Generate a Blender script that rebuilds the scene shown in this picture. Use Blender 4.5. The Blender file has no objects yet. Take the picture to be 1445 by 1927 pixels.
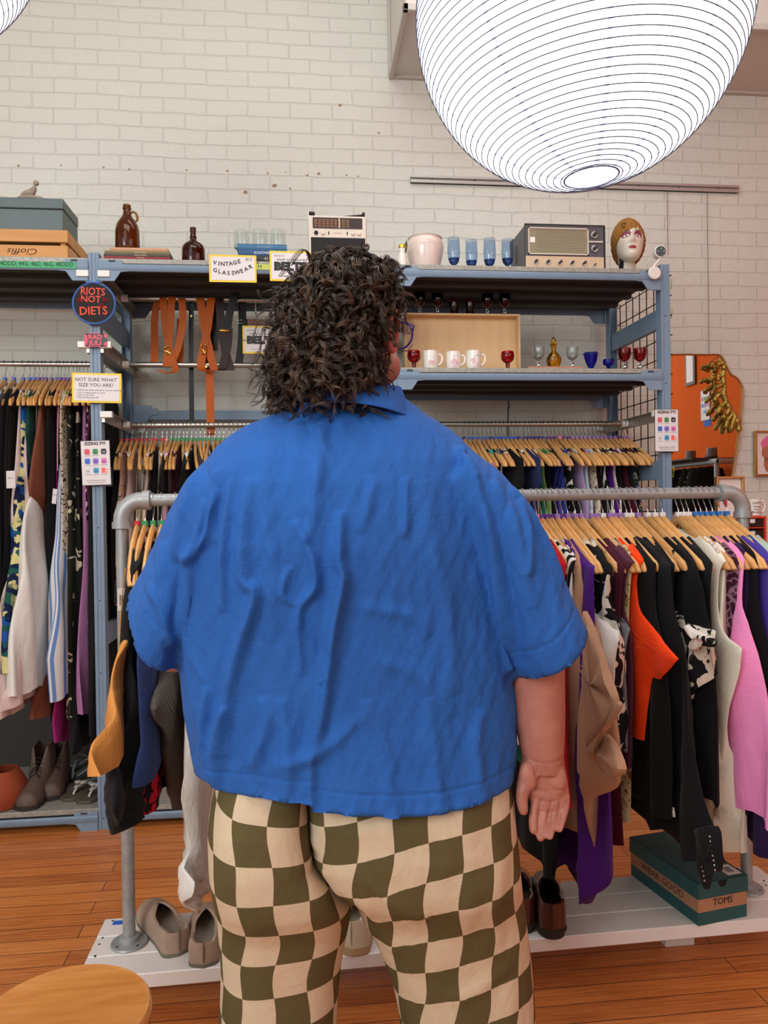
import bpy, math, random
import numpy as np
from mathutils import Vector, Matrix, Euler, noise as mnoise

SC = bpy.context.scene
COL = SC.collection
PI = math.pi
R = math.radians

# ------------------------------------------------------------------ camera
T_, P_, R_, FPX = 0.1087, 0.0087, -0.0145, 1444.4
CAM = Vector((0, 0, 1.32))
FWD = Vector((math.sin(T_) * math.cos(P_), math.cos(T_) * math.cos(P_), -math.sin(P_)))
_r = Vector((math.cos(T_), -math.sin(T_), 0)); _u = _r.cross(FWD)
RT = _r * math.cos(R_) + _u * math.sin(R_)
UP = -_r * math.sin(R_) + _u * math.cos(R_)
cam = bpy.data.cameras.new('camera'); camo = bpy.data.objects.new('camera', cam); COL.objects.link(camo)
m = Matrix.Identity(4)
for i in range(3):
    m[i][0], m[i][1], m[i][2], m[i][3] = RT[i], UP[i], -FWD[i], CAM[i]
camo.matrix_world = m
cam.sensor_width = 36; cam.lens = FPX / 1927 * 36; cam.clip_start = .05
SC.camera = camo

def ray(px, py):
    return FWD + RT * ((px - 722.5) / FPX) - UP * ((py - 963.5) / FPX)
def PX(px, py, X): d = ray(px, py); return CAM + d * (X / d.x)
def PY(px, py, Y): d = ray(px, py); return CAM + d * (Y / d.y)
def PZ(px, py, Z): d = ray(px, py); return CAM + d * ((Z - CAM.z) / d.z)
def PD(px, py, D): return CAM + ray(px, py) * D

# ------------------------------------------------------------------ light and exposure
SC.view_settings.view_transform = 'Standard'
SC.view_settings.look = 'None'
SC.view_settings.exposure = 0.12
SC.view_settings.gamma = 1.0
SC.view_settings.use_curve_mapping = False
SC.cycles.max_bounces = 8
SC.cycles.transparent_max_bounces = 24
SC.cycles.use_denoising = True
W = bpy.data.worlds.new('world'); SC.world = W; W.use_nodes = True
W.node_tree.nodes['Background'].inputs[0].default_value = (.97, 1.0, .965, 1)
W.node_tree.nodes['Background'].inputs[1].default_value = 0.50

def area(name, loc, target, size, power, col, sy=None):
    l = bpy.data.lights.new(name, 'AREA'); l.energy = power; l.color = col
    l.shape = 'RECTANGLE' if sy else 'SQUARE'; l.size = size
    if sy: l.size_y = sy
    o = bpy.data.objects.new(name, l); COL.objects.link(o); o.location = loc
    o.rotation_euler = (Vector(target) - Vector(loc)).to_track_quat('-Z', 'Y').to_euler()
    return o
area('ceiling_light_row', (-.3, .9, 4.2), (-.1, 2.2, 0), 2.6, 34, (1, 1, .985), 1.2)
area('shop_front_light', (-2.3, -1.6, 2.7), (.6, 2.8, 1.0), 2.0, 92, (1, .99, .96), 1.8)
area('right_fill_light', (3.0, -.2, 2.7), (1.0, 2.3, .8), 1.8, 18, (1, .98, .95), 1.8)  # added fill from the right for the clothes and shelf recess, no window there
area('aisle_fill_light', (.9, 2.75, 4.1), (.9, 2.9, 0), 2.6, 12, (1, .97, .93), .5)  # added fill from above to brighten the shelving and hanging clothes

# ------------------------------------------------------------------ materials
def lin(c):
    c = [x / 255 for x in c[:3]]
    return tuple(x / 12.92 if x <= .04045 else ((x + .055) / 1.055) ** 2.4 for x in c) + (1,)

MATS = {}
class NT:
    def __init__(s, name):
        s.m = bpy.data.materials.new(name); s.m.use_nodes = True
        s.t = s.m.node_tree; s.b = s.t.nodes['Principled BSDF']
    def n(s, typ, **kw):
        x = s.t.nodes.new(typ)
        for k, v in kw.items():
            if k.startswith('i_'): x.inputs[k[2:].replace('_', ' ')].default_value = v
            elif k.startswith('n'): x.inputs[int(k[1:])].default_value = v
            else: setattr(x, k, v)
        return x
    def l(s, a, b): s.t.links.new(a, b)
    def set(s, k, v): s.b.inputs[k].default_value = v
    def coord(s, which='Object', scale=(1, 1, 1), rot=(0, 0, 0)):
        tc = s.n('ShaderNodeTexCoord'); mp = s.n('ShaderNodeMapping')
        mp.inputs['Scale'].default_value = scale; mp.inputs['Rotation'].default_value = rot
        s.l(tc.outputs[which], mp.inputs['Vector']); return mp.outputs['Vector']
    def noise(s, vec, scale=5, detail=3, rough=.5, dist=0):
        x = s.n('ShaderNodeTexNoise'); x.inputs['Scale'].default_value = scale
        x.inputs['Detail'].default_value = detail; x.inputs['Roughness'].default_value = rough
        x.inputs['Distortion'].default_value = dist
        s.l(vec, x.inputs['Vector']); return x
    def ramp(s, fac, stops, interp='LINEAR'):
        x = s.n('ShaderNodeValToRGB'); e = x.color_ramp.elements; x.color_ramp.interpolation = interp
        e[0].position, e[0].color = stops[0][0], stops[0][1]
        e[1].position, e[1].color = stops[-1][0], stops[-1][1]
        for p, c in stops[1:-1]:
            q = e.new(p); q.color = c
        s.l(fac, x.inputs['Fac']); return x.outputs['Color']
    def mix(s, fac, a, b, mode='MIX'):
        x = s.n('ShaderNodeMix', data_type='RGBA', blend_type=mode)
        for k, v in ((0, fac), (6, a), (7, b)):
            if isinstance(v, (tuple, float, int)): x.inputs[k].default_value = v
            else: s.l(v, x.inputs[k])
        return x.outputs[2]
    def math(s, op, a, b=None):
        x = s.n('ShaderNodeMath', operation=op)
        for k, v in ((0, a), (1, b)):
            if v is None: continue
            if isinstance(v, (float, int)): x.inputs[k].default_value = v
            else: s.l(v, x.inputs[k])
        return x.outputs[0]
    def bump(s, h, strength=.3, dist=.002):
        x = s.n('ShaderNodeBump'); x.inputs['Strength'].default_value = strength
        x.inputs['Distance'].default_value = dist; s.l(h, x.inputs['Height'])
        s.l(x.outputs['Normal'], s.b.inputs['Normal']); return x
    def color(s, c):
        if isinstance(c, tuple): s.b.inputs['Base Color'].default_value = c
        else: s.l(c, s.b.inputs['Base Color'])
def G(v): return (v, v, v, 1)

def mat(name, rgb, rough=.6, metal=0, trans=0, ior=1.45, var=0, vscale=8, bump=0, bscale=60, bdist=.002,
        emit=0, coat=0, alpha=1, stretch=(1, 1, 1), sheen=0, spec=None):
    if name in MATS: return MATS[name]
    t = NT(name); c = lin(rgb)
    t.color(c); t.set('Roughness', rough); t.set('Metallic', metal)
    if trans: t.set('Transmission Weight', trans); t.set('IOR', ior)
    if coat: t.set('Coat Weight', coat); t.set('Coat Roughness', .1)
    if sheen: t.set('Sheen Weight', sheen)
    if spec is not None: t.set('Specular IOR Level', spec)
    if emit: t.set('Emission Color', c); t.set('Emission Strength', emit)
    if alpha < 1: t.set('Alpha', alpha)
    v = t.coord(scale=stretch) if (var or bump) else None
    if var:
        n = t.noise(v, vscale, 4, .6)
        d = tuple(max(0, x * (1 - var)) for x in c[:3]) + (1,); h = tuple(min(1, x * (1 + var)) for x in c[:3]) + (1,)
        t.color(t.ramp(n.outputs['Fac'], [(.3, d), (.7, h)]))
    if bump:
        n2 = t.noise(v, bscale, 4, .6); t.bump(n2.outputs['Fac'], bump, bdist)
    MATS[name] = t.m; return t.m

def fabric(name, rgb, rough=.9, wrinkle=.35, sheen=.04, var=.06):
    """plain woven cloth: soft creases and a fine weave"""
    if name in MATS: return MATS[name]
    t = NT(name); c = lin(rgb); t.set('Roughness', rough); t.set('Sheen Weight', sheen); t.set('Specular IOR Level', .2)
    v = t.coord()
    n = t.noise(v, 9, 4, .6)
    d = tuple(x * (1 - var) for x in c[:3]) + (1,); h = tuple(min(1, x * (1 + var)) for x in c[:3]) + (1,)
    t.color(t.ramp(n.outputs['Fac'], [(.3, d), (.7, h)]))
    v2 = t.coord(scale=(1, 1, .35)); n2 = t.noise(v2, 14, 5, .65, .6)
    t.bump(n2.outputs['Fac'], wrinkle, .02)
    MATS[name] = t.m; return t.m

def print_fabric(name, base, cols, scale=18, thr=.62, kind='floral', stretch=(1, 1, 1)):
    """patterned cloth: floral blotches, animal cells, lace, sequins, stripes, ribs"""
    if name in MATS: return MATS[name]
    t = NT(name); t.set('Roughness', .85); t.set('Specular IOR Level', .2)
    v = t.coord(scale=stretch); col = lin(base)
    if kind == 'floral':
        cur = col
        for i, cc in enumerate(cols):
            mp = t.n('ShaderNodeMapping'); mp.inputs['Location'].default_value = (i * 3.7, i * 1.9, i * 5.3); t.l(v, mp.inputs['Vector'])
            n = t.noise(mp.outputs['Vector'], scale * (1 + .25 * i), 1.5, .5, 1.2)
            f = t.ramp(n.outputs['Fac'], [(thr - .012, G(0)), (thr + .012, G(1))])
            cur = t.mix(f, cur, lin(cc))
        t.color(cur)
    elif kind == 'cells':
        vo = t.n('ShaderNodeTexVoronoi', feature='DISTANCE_TO_EDGE'); vo.inputs['Scale'].default_value = scale
        n = t.noise(v, scale * .6, 2); vm = t.n('ShaderNodeVectorMath', operation='ADD')
        vs = t.n('ShaderNodeVectorMath', operation='SCALE'); vs.inputs['Scale'].default_value = .06
        t.l(n.outputs['Color'], vs.inputs[0]); t.l(v, vm.inputs[0]); t.l(vs.outputs[0], vm.inputs[1]); t.l(vm.outputs[0], vo.inputs['Vector'])
        f = t.ramp(vo.outputs['Distance'], [(0, G(1)), (thr, G(.6)), (thr + .06, G(0))])
        t.color(t.mix(f, col, lin(cols[0])))
    elif kind == 'sequin':
        vo = t.n('ShaderNodeTexVoronoi'); vo.inputs['Scale'].default_value = scale; t.l(v, vo.inputs['Vector'])
        t.color(t.mix(vo.outputs['Color'], col, lin(cols[0]))); t.set('Metallic', .75); t.set('Roughness', .28)
        nm = t.n('ShaderNodeBump'); nm.inputs['Strength'].default_value = 1; nm.inputs['Distance'].default_value = .01
        t.l(vo.outputs['Color'], nm.inputs['Height']); t.l(nm.outputs['Normal'], t.b.inputs['Normal'])
    elif kind == 'stripe':
        w = t.n('ShaderNodeTexWave', wave_type='BANDS', bands_direction='Y' if stretch != (1, 1, 1) else 'X'); w.inputs['Scale'].default_value = scale
        t.l(v if stretch != (1, 1, 1) else t.coord('UV'), w.inputs['Vector'])
        f = t.ramp(w.outputs['Fac'], [(thr, G(0)), (thr + .05, G(1))]); t.color(t.mix(f, col, lin(cols[0])))
    elif kind == 'rib':
        w = t.n('ShaderNodeTexWave', wave_type='BANDS', bands_direction='X'); w.inputs['Scale'].default_value = scale
        t.l(t.coord('UV', (1, .12, 1)), w.inputs['Vector'])
        t.color(t.mix(w.outputs['Fac'], col, lin(cols[0]))); t.bump(w.outputs['Fac'], .6, .004)
    if kind in ('floral', 'stripe', 'cells'):
        n2 = t.noise(t.coord(scale=(1, 1, .35)), 14, 5, .6, .5); t.bump(n2.outputs['Fac'], .3, .02)
    MATS[name] = t.m; return t.m

def glass(name, rgb, rough=.03, alpha=None):
    if name in MATS: return MATS[name]
    t = NT(name); t.color(lin(rgb)); t.set('Transmission Weight', 1.0); t.set('Roughness', rough); t.set('IOR', 1.42)
    MATS[name] = t.m; return t.m

# ------------------------------------------------------------------ mesh building
class MB:
    def __init__(s): s.v = []; s.f = []; s.uv = {}
    def add(s, vs, fs, uvs=None):
        o = len(s.v); s.v += [tuple(p) for p in vs]
        for k, f in enumerate(fs):
            if uvs: s.uv[len(s.f)] = [uvs[i] for i in f]
            s.f.append([i + o for i in f])
        return s
    def box(s, x0, x1, y0, y1, z0, z1):
        s.add([(x, y, z) for x in (x0, x1) for y in (y0, y1) for z in (z0, z1)],
              [(0, 1, 3, 2), (4, 6, 7, 5), (0, 4, 5, 1), (2, 3, 7, 6), (0, 2, 6, 4), (1, 5, 7, 3)]); return s
    def obox(s, c, ax, ay, az):
        """box with centre c and half-axis vectors"""
        c, ax, ay, az = map(Vector, (c, ax, ay, az))
        s.add([c + ax * a + ay * b + az * d for a in (-1, 1) for b in (-1, 1) for d in (-1, 1)],
              [(0, 1, 3, 2), (4, 6, 7, 5), (0, 4, 5, 1), (2, 3, 7, 6), (0, 2, 6, 4), (1, 5, 7, 3)]); return s
    def loft(s, rings, cap=True, close=True, uv=None):
        n = len(rings[0]); o = len(s.v)
        for r in rings: s.v += [tuple(p) for p in r]
        for i in range(len(rings) - 1):
            for j in range(n if close else n - 1):
                k = (j + 1) % n
                if uv:
                    s.uv[len(s.f)] = [uv(i, j), uv(i, j + 1), uv(i + 1, j + 1), uv(i + 1, j)]
                s.f.append([o + i * n + j, o + i * n + k, o + (i + 1) * n + k, o + (i + 1) * n + j])
        if cap and close:
            s.f.append([o + j for j in range(n)][::-1]); s.f.append([o + (len(rings) - 1) * n + j for j in range(n)])
        return s
    def tube(s, pts, r, n=8, cap=True, flat=1.0, upv=None):
        pts = [Vector(p) for p in pts]; L = len(pts)
        rs = r if isinstance(r, (list, tuple)) else [r] * L
        rings = []; u = None
        for i, p in enumerate(pts):
            d = (pts[min(i + 1, L - 1)] - pts[max(i - 1, 0)])
            d = d.normalized() if d.length > 1e-9 else Vector((0, 0, 1))
            if u is None:
                a = Vector(upv) if upv else (Vector((0, 0, 1)) if abs(d.z) < .9 else Vector((1, 0, 0)))
                u = (a - d * a.dot(d)).normalized()
            else:
                u = (u - d * u.dot(d))
                u = u.normalized() if u.length > 1e-6 else Vector((1, 0, 0))
            w = d.cross(u)
            rings.append([p + (u * math.cos(2 * PI * k / n) + w * math.sin(2 * PI * k / n) * flat) * rs[i] for k in range(n)])
        return s.loft(rings, cap)
    def cyl(s, a, b, r, n=16, r2=None, cap=True): return s.tube([a, b], [r, r if r2 is None else r2], n, cap)
    def lathe(s, prof, c=(0, 0, 0), n=24, sx=1, sy=1, cap=False, wob=None):
        rings = []
        for i, (r, z) in enumerate(prof):
            rings.append([(c[0] + max(r, 1e-4) * sx * math.cos(2 * PI * k / n) * (wob(k / n, i) if wob else 1),
                           c[1] + max(r, 1e-4) * sy * math.sin(2 * PI * k / n) * (wob(k / n, i) if wob else 1), c[2] + z) for k in range(n)])
        return s.loft(rings, cap)
    def prism(s, out, d0, d1, fn):
        """outline (2-D list) between depths d0 and d1; fn(u, v, d) gives the point"""
        n = len(out); o = len(s.v)
        s.v += [tuple(fn(u, v, d0)) for u, v in out] + [tuple(fn(u, v, d1)) for u, v in out]
        s.f.append([o + i for i in range(n)]); s.f.append([o + n + i for i in range(n)][::-1])
        for i in range(n):
            j = (i + 1) % n; s.f.append([o + i, o + n + i, o + n + j, o + j])
        return s
    def ribbon(s, pts, widths, nrm, th=.002):
        """flat strap along pts; nrm: width direction(s)"""
        pts = [Vector(p) for p in pts]; L = len(pts); rings = []
        for i, p in enumerate(pts):
            w = widths[i] if isinstance(widths, (list, tuple)) else widths
            nn = Vector(nrm[i] if isinstance(nrm, list) else nrm).normalized()
            d = (pts[min(i + 1, L - 1)] - pts[max(i - 1, 0)]).normalized(); t = d.cross(nn)
            t = t.normalized() if t.length > 1e-6 else Vector((0, 0, 1))
            rings.append([p - nn * w / 2 - t * th / 2, p + nn * w / 2 - t * th / 2, p + nn * w / 2 + t * th / 2, p - nn * w / 2 + t * th / 2])
        return s.loft(rings)
    def xf(s, M):
        s.v = [tuple(M @ Vector(p)) for p in s.v]; return s
    def mesh(s, name, off=(0, 0, 0), ang=40):
        me = bpy.data.meshes.new(name)
        me.from_pydata([(p[0] - off[0], p[1] - off[1], p[2] - off[2]) for p in s.v], [], s.f)
        if s.uv:
            uvl = me.uv_layers.new(name='UVMap')
            for pi, poly in enumerate(me.polygons):
                if pi in s.uv:
                    for li, c in zip(poly.loop_indices, s.uv[pi]): uvl.data[li].uv = c
        me.validate(); me.update()
        if ang:
            me.shade_smooth(); me.set_sharp_from_angle(angle=R(ang))
        return me

def orient(me):
    import bmesh
    b = bmesh.new(); b.from_mesh(me); bmesh.ops.recalc_face_normals(b, faces=b.faces); b.to_mesh(me); b.free()

def thing(name, label, cat, loc=(0, 0, 0), group=None, rz=0):
    o = bpy.data.objects.new(name, None); COL.objects.link(o); o.location = loc; o.rotation_euler = (0, 0, rz)
    o.empty_display_size = .05
    o['label'] = label; o['category'] = cat
    if group: o['group'] = group
    return o
def part(parent, name, mb, m, local=False, bevel=0, sub=0, solid=0, ang=40, label=None, fix=True):
    off = (0, 0, 0)
    if parent is not None and not local:
        p = parent; off = Vector(parent.location)
        while p.parent: p = p.parent; off = off + Vector(p.location)
    me = mb if isinstance(mb, bpy.types.Mesh) else mb.mesh(name, off, ang)
    if fix: orient(me)
    o = bpy.data.objects.new(name, me); COL.objects.link(o); o.parent = parent
    if m: me.materials.append(m)
    if bevel:
        b = o.modifiers.new('bevel', 'BEVEL'); b.width = bevel; b.segments = 2; b.limit_method = 'ANGLE'; b.angle_limit = R(40)
    if solid: b = o.modifiers.new('solid', 'SOLIDIFY'); b.thickness = solid; b.offset = 0
    if sub: b = o.modifiers.new('sub', 'SUBSURF'); b.levels = b.render_levels = sub
    if label: o['label'] = label
    return o
def tag(o, label, cat, group=None, kind=None):
    o['label'] = label; o['category'] = cat
    if group: o['group'] = group
    if kind: o['kind'] = kind
    return o
def struct(name, mb, m, parent=None, **k):
    o = part(parent, name, mb, m, **k)
    if parent is None: o['kind'] = 'structure'
    return o
def dup(root, loc=None, rz=None, label=None, group=None, cat=None):
    r = root.copy(); COL.objects.link(r)
    if loc is not None: r.location = loc
    if rz is not None: r.rotation_euler = (r.rotation_euler[0], r.rotation_euler[1], rz)
    if label: r['label'] = label
    if group: r['group'] = group
    for ch in KIDS.get(root.name) or list(root.children):
        c = ch.copy(); COL.objects.link(c); c.parent = r
        for g in list(ch.children):
            d = g.copy(); COL.objects.link(d); d.parent = c
    return r
KIDS = {}

def text_mb(items, M=None, ext=.0004):
    """items: (string, size, x, y, align, xscale, shear, angle); returns one MB in the local XY plane"""
    out = MB(); dg = None
    for it in items:
        body, size, x, y = it[:4]; al = it[4] if len(it) > 4 else 'CENTER'; xs = it[5] if len(it) > 5 else 1
        sh = it[6] if len(it) > 6 else 0; an = it[7] if len(it) > 7 else 0; off = it[8] if len(it) > 8 else 0
        cu = bpy.data.curves.new('t', 'FONT'); cu.body = body; cu.size = size; cu.align_x = al; cu.extrude = ext
        cu.shear = sh; cu.offset = off; cu.resolution_u = 2
        o = bpy.data.objects.new('t', cu); COL.objects.link(o)
        dg = bpy.context.evaluated_depsgraph_get(); me = bpy.data.meshes.new_from_object(o.evaluated_get(dg))
        ca, sa = math.cos(an), math.sin(an)
        vs = []
        for v in me.vertices:
            a, b = v.co.x * xs, v.co.y
            vs.append((x + a * ca - b * sa, y + a * sa + b * ca, v.co.z))
        out.add(vs, [tuple(p.vertices) for p in me.polygons])
        bpy.data.objects.remove(o); bpy.data.curves.remove(cu); bpy.data.meshes.remove(me)
    if M: out.xf(M)
    return out
def facing(x, y, z, rz=0, tilt=0):
    """local XY plane standing up, facing -Y, origin at the point"""
    return Matrix.Translation((x, y, z)) @ Matrix.Rotation(rz, 4, 'Z') @ Matrix.Rotation(tilt, 4, 'Y') @ Matrix.Rotation(PI / 2, 4, 'X')

def lerp(a, b, t): return a + (b - a) * t
def interp(tab, x):
    """piecewise linear table [(x, y), ...]"""
    if x <= tab[0][0]: return tab[0][1]
    for (a, b), (c, d) in zip(tab, tab[1:]):
        if x <= c: return b + (d - b) * (x - a) / (c - a) if c != a else d
    return tab[-1][1]
def smooth_pts(pts, k=4):
    """Catmull-Rom"""
    pts = [Vector(p) for p in pts]; out = []
    for i in range(len(pts) - 1):
        p0, p1, p2, p3 = pts[max(i - 1, 0)], pts[i], pts[i + 1], pts[min(i + 2, len(pts) - 1)]
        for j in range(k):
            t = j / k
            out.append(.5 * ((2 * p1) + (p2 - p0) * t + (2 * p0 - 5 * p1 + 4 * p2 - p3) * t * t + (3 * p1 - p0 - 3 * p2 + p3) * t ** 3))
    return out + [pts[-1]]
random.seed(7)
# ================================================================== THE ROOM
def brick_mat(name, rgb, low):
    t = NT(name); t.set('Roughness', .55); v = t.coord(scale=(1, 1, 1), rot=(R(90), 0, 0))
    n0 = t.noise(v, 2.2, 3, .6); vs = t.n('ShaderNodeVectorMath', operation='SCALE'); vs.inputs['Scale'].default_value = .035
    t.l(n0.outputs['Color'], vs.inputs[0]); va = t.n('ShaderNodeVectorMath', operation='ADD'); t.l(v, va.inputs[0]); t.l(vs.outputs[0], va.inputs[1])
    n1 = t.noise(v, 28, 3, .6); vs2 = t.n('ShaderNodeVectorMath', operation='SCALE'); vs2.inputs['Scale'].default_value = .007
    t.l(n1.outputs['Color'], vs2.inputs[0]); vb = t.n('ShaderNodeVectorMath', operation='ADD'); t.l(va.outputs[0], vb.inputs[0]); t.l(vs2.outputs[0], vb.inputs[1])
    b = t.n('ShaderNodeTexBrick'); b.inputs['Scale'].default_value = 1; b.inputs['Brick Width'].default_value = .21
    b.inputs['Row Height'].default_value = .0745; b.inputs['Mortar Size'].default_value = .0042; b.inputs['Mortar Smooth'].default_value = .5
    b.inputs['Color1'].default_value = G(.35); b.inputs['Color2'].default_value = G(.65); b.inputs['Mortar'].default_value = G(.5)
    t.l(vb.outputs[0], b.inputs['Vector'])
    base = lin(rgb); mo = tuple(x * .88 for x in base[:3]) + (1,)
    nb = t.noise(v, 6, 4, .7)
    # mortar joints only show here and there under the paint
    jm = t.math('MULTIPLY', b.outputs['Fac'], t.ramp(nb.outputs['Fac'], [(.40, G(.04)), (.66, G(.75))]))
    c = t.mix(jm, base, mo)
    big = t.noise(v, .9, 3, .6); c = t.mix(.3, c, t.ramp(big.outputs['Fac'], [(.3, tuple(x * .93 for x in base[:3]) + (1,)), (.7, base)]))
    # chipped paint
    ch = t.noise(v, 13, 6, .75); cf = t.ramp(ch.outputs['Fac'], [(.735, G(0)), (.755, G(1))])
    c = t.mix(cf, c, lin((150, 118, 95)))
    t.color(c)
    h = t.math('MULTIPLY', b.outputs['Fac'], -1.0)
    n2 = t.noise(v, 22, 5, .6); n3 = t.noise(v, 90, 3, .6)
    h = t.math('ADD', h, t.math('MULTIPLY', n2.outputs['Fac'], 1.1)); h = t.math('ADD', h, t.math('MULTIPLY', n3.outputs['Fac'], .25))
    h = t.math('ADD', h, t.math('MULTIPLY', b.outputs['Color'], .25))
    t.bump(h, .62, .009)
    return t.m
YW = 3.95
WALL = brick_mat('painted_brick', (215, 217, 208), 0)
struct('wall_back', MB().box(-6, 3.9, YW, YW + .2, 0, 4.6), WALL)
struct('wall_right', MB().box(3.7, 3.9, -3.5, YW, 0, 4.6), mat('orange_wall_paint', (218, 98, 36), .8, bump=.1, spec=.05))
struct('ceiling', MB().box(-6, 3.9, -4, YW + .2, 4.6, 4.7), mat('ceiling_white', (225, 222, 215), .8))

def floor_mat():
    t = NT('pine_floorboards'); t.set('Roughness', .33); v = t.coord()
    n0 = t.noise(v, .5, 2); 
    b = t.n('ShaderNodeTexBrick'); b.inputs['Scale'].default_value = 1; b.inputs['Brick Width'].default_value = 1.9; b.offset = .37
    b.inputs['Row Height'].default_value = .072; b.inputs['Mortar Size'].default_value = .0013; b.inputs['Mortar Smooth'].default_value = .2
    b.inputs['Color1'].default_value = G(0); b.inputs['Color2'].default_value = G(1); b.inputs['Mortar'].default_value = G(.5)
    t.l(v, b.inputs['Vector'])
    c = t.ramp(b.outputs['Color'], [(0, lin((160, 84, 38))), (.35, lin((194, 112, 52))), (.7, lin((212, 128, 62))), (1, lin((228, 156, 88)))])
    g = t.noise(t.coord(scale=(1.6, 42, 1)), 3.2, 7, .65, .8)
    c = t.mix(.55, c, t.ramp(g.outputs['Fac'], [(.32, lin((124, 60, 24))), (.5, lin((200, 118, 58))), (.7, lin((230, 158, 92)))]), 'MIX')
    g2 = t.noise(t.coord(scale=(5, 60, 1)), 2.6, 5, .7); c = t.mix(t.ramp(g2.outputs['Fac'], [(.68, G(0)), (.74, G(.85))]), c, lin((52, 24, 12)))
    c = t.mix(b.outputs['Fac'], c, lin((34, 16, 8)))
    t.color(c)
    h = t.math('ADD', t.math('MULTIPLY', b.outputs['Fac'], -1.5), t.math('MULTIPLY', g.outputs['Fac'], .25)); t.bump(h, .5, .003)
    return t.m
struct('floor', MB().box(-6, 3.9, -4, YW + .2, -.1, 0), floor_mat())
# boxed-in duct under the ceiling, top right
SOF = mat('duct_paint', (206, 202, 194), .6)
g = MB().box(.50, 3.7, 3.40, YW, 3.53, 4.6)
struct('trim_1', g, SOF, bevel=.004)
g = MB(); g.box(.488, .512, 3.385, YW, 3.515, 3.545); g.box(.488, 3.7, 3.385, 3.41, 3.515, 3.545); g.box(.5, 3.7, 3.925, YW, 3.517, 3.535); g.box(.485, .5, 3.925, YW, 3.53, 4.6)
struct('trim_2', g, mat('duct_edge', (190, 186, 178), .6), bevel=.003)
# nail holes and paint chips left in a row on the wall
cm = mat('bare_brick_chip', (158, 130, 108), .9, bump=.5)
for i, (x, y, s) in enumerate([(35, 312, 5), (115, 311, 3), (195, 315, 3.5), (243, 319, 4), (351, 320, 3.5), (428, 322, 4), (504, 326, 3.5), (538, 324, 2), (578, 330, 4),
                 (600, 327, 6), (652, 330, 3), (674, 332, 3.5), (462, 362, 7), (516, 350, 8), (546, 355, 5), (712, 250, 4), (640, 198, 7)]):
    c = PY(x, y, YW); g = MB(); o = []
    for k in range(9):
        a = 2 * PI * k / 9; r = s / FPX * 2.6 * random.uniform(.55, 1.15); o.append((c.x + r * math.cos(a), c.z + r * .8 * math.sin(a)))
    g.prism(o, YW - .0012, YW + .004, lambda u, v, d: (u, d, v))
    tag(part(None, 'paint_chip', g, cm), 'small brown chip of bare brick in the white painted wall', 'paint chip', 'brown chips in the painted brick wall')

# hanging rail fixed to the wall above the radio, with two picture wires
a, b = PY(773, 336, YW - .02), PY(1390, 351, YW - .02)
al = mat('aluminium', (190, 188, 186), .4, .6)
t = thing('picture_rail', 'long thin aluminium picture rail screwed to the brick wall behind the lantern', 'picture rail', (a.x, YW - .01, a.z))
g = MB(); g.box(a.x, b.x, YW - .022, YW, a.z - .017, a.z - .004); g.box(a.x, b.x, YW - .03, YW, a.z + .004, a.z + .016); g.box(a.x, b.x, YW - .012, YW, a.z - .017, a.z + .016)
part(t, 'rail', g, al)
g = MB()
for k in range(8):
    x = lerp(a.x, b.x, (k + .5) / 8); g.cyl((x, YW - .014, a.z), (x, YW - .010, a.z), .004, 8)
part(t, 'screw', g, mat('dark_steel', (70, 68, 66), .4, .8))
for (px, y1, lab) in ((1255, 480, 'left of two thin grey wires hanging from the picture rail'), (1330, 668, 'right of two thin grey wires, running down to the mirror')):
    p = PY(px, 350, YW - .016); q = PY(px + 1, y1, YW - .016)
    tag(part(None, 'picture_wire', MB().cyl((p.x, YW - .018, a.z - .01), (p.x, YW - .018, q.z), .0016, 6), mat('wire_grey', (120, 116, 110), .4, .7)), lab, 'wire')

# ================================================================== METAL SHELVING
YS, YR = 3.262, 3.88
X0, BAY = -.826, 1.2266
BLUE = mat('blue_grey_paint', (122, 146, 170), .45, .0, var=.06, vscale=20)
BLUED = BLUE
GALV = mat('galvanised_deck', (160, 158, 150), .5, .3, var=.22, vscale=70)
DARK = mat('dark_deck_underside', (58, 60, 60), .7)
PL = mat('white_plastic', (236, 236, 230), .4)
BAR = mat('steel_rail', (176, 174, 168), .28, .9)
BRK = mat('bare_bracket', (168, 162, 152), .35, .7, var=.12, vscale=15)
ZT = 2.373
def upright(x, front=True):
    """perforated folded-steel post"""
    g = MB(); w = .021; y = YS if front else YR; s = 1 if front else -1
    out = [(-w, 0), (-w * .45, 0), (-w * .3, .004), (w * .3, .004), (w * .45, 0), (w, 0), (w, .05), (w - .003, .05), (w - .003, .009), (-w + .003, .009), (-w + .003, .05), (-w, .05)]
    z0, z1 = 0, ZT if front else ZT - .03
    g.prism(out, z0, z1, lambda u, v, d: (x + u, y + s * v, d))
    return g
def holes(x):
    g = MB(); z = .045
    while z < ZT:
        g.cyl((x, YS + .0035, z), (x, YS + .003, z), .0032, 8); z += .30
    return g
def plate(x, z, side, y, fl=1):
    """end plate of a beam: hooks over the post and steps down to the beam"""
    s = side
    o = [(0, -.052), (.062, -.052), (.088, -.014), (.12, -.011), (.12, .020), (.096, .020), (.09, .034), (0, .036)]
    g = MB(); g.prism([(x + s * u, z + v) for u, v in o], y - .006 * fl, y - .001 * fl, lambda u, v, d: (u, d, v)); return g
def frame(t, x):
    part(t, 'front_post', upright(x), BLUE, label='front post'); part(t, 'rear_post', upright(x, False), BLUE)
    part(t, 'post_hole', holes(x), DARK)
    for z in (2.10, 1.42, .75, .12):
        part(t, 'side_rail', MB().box(x - .012, x + .012, YS + .05, YR - .05, z, z + .085), BLUE)
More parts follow.
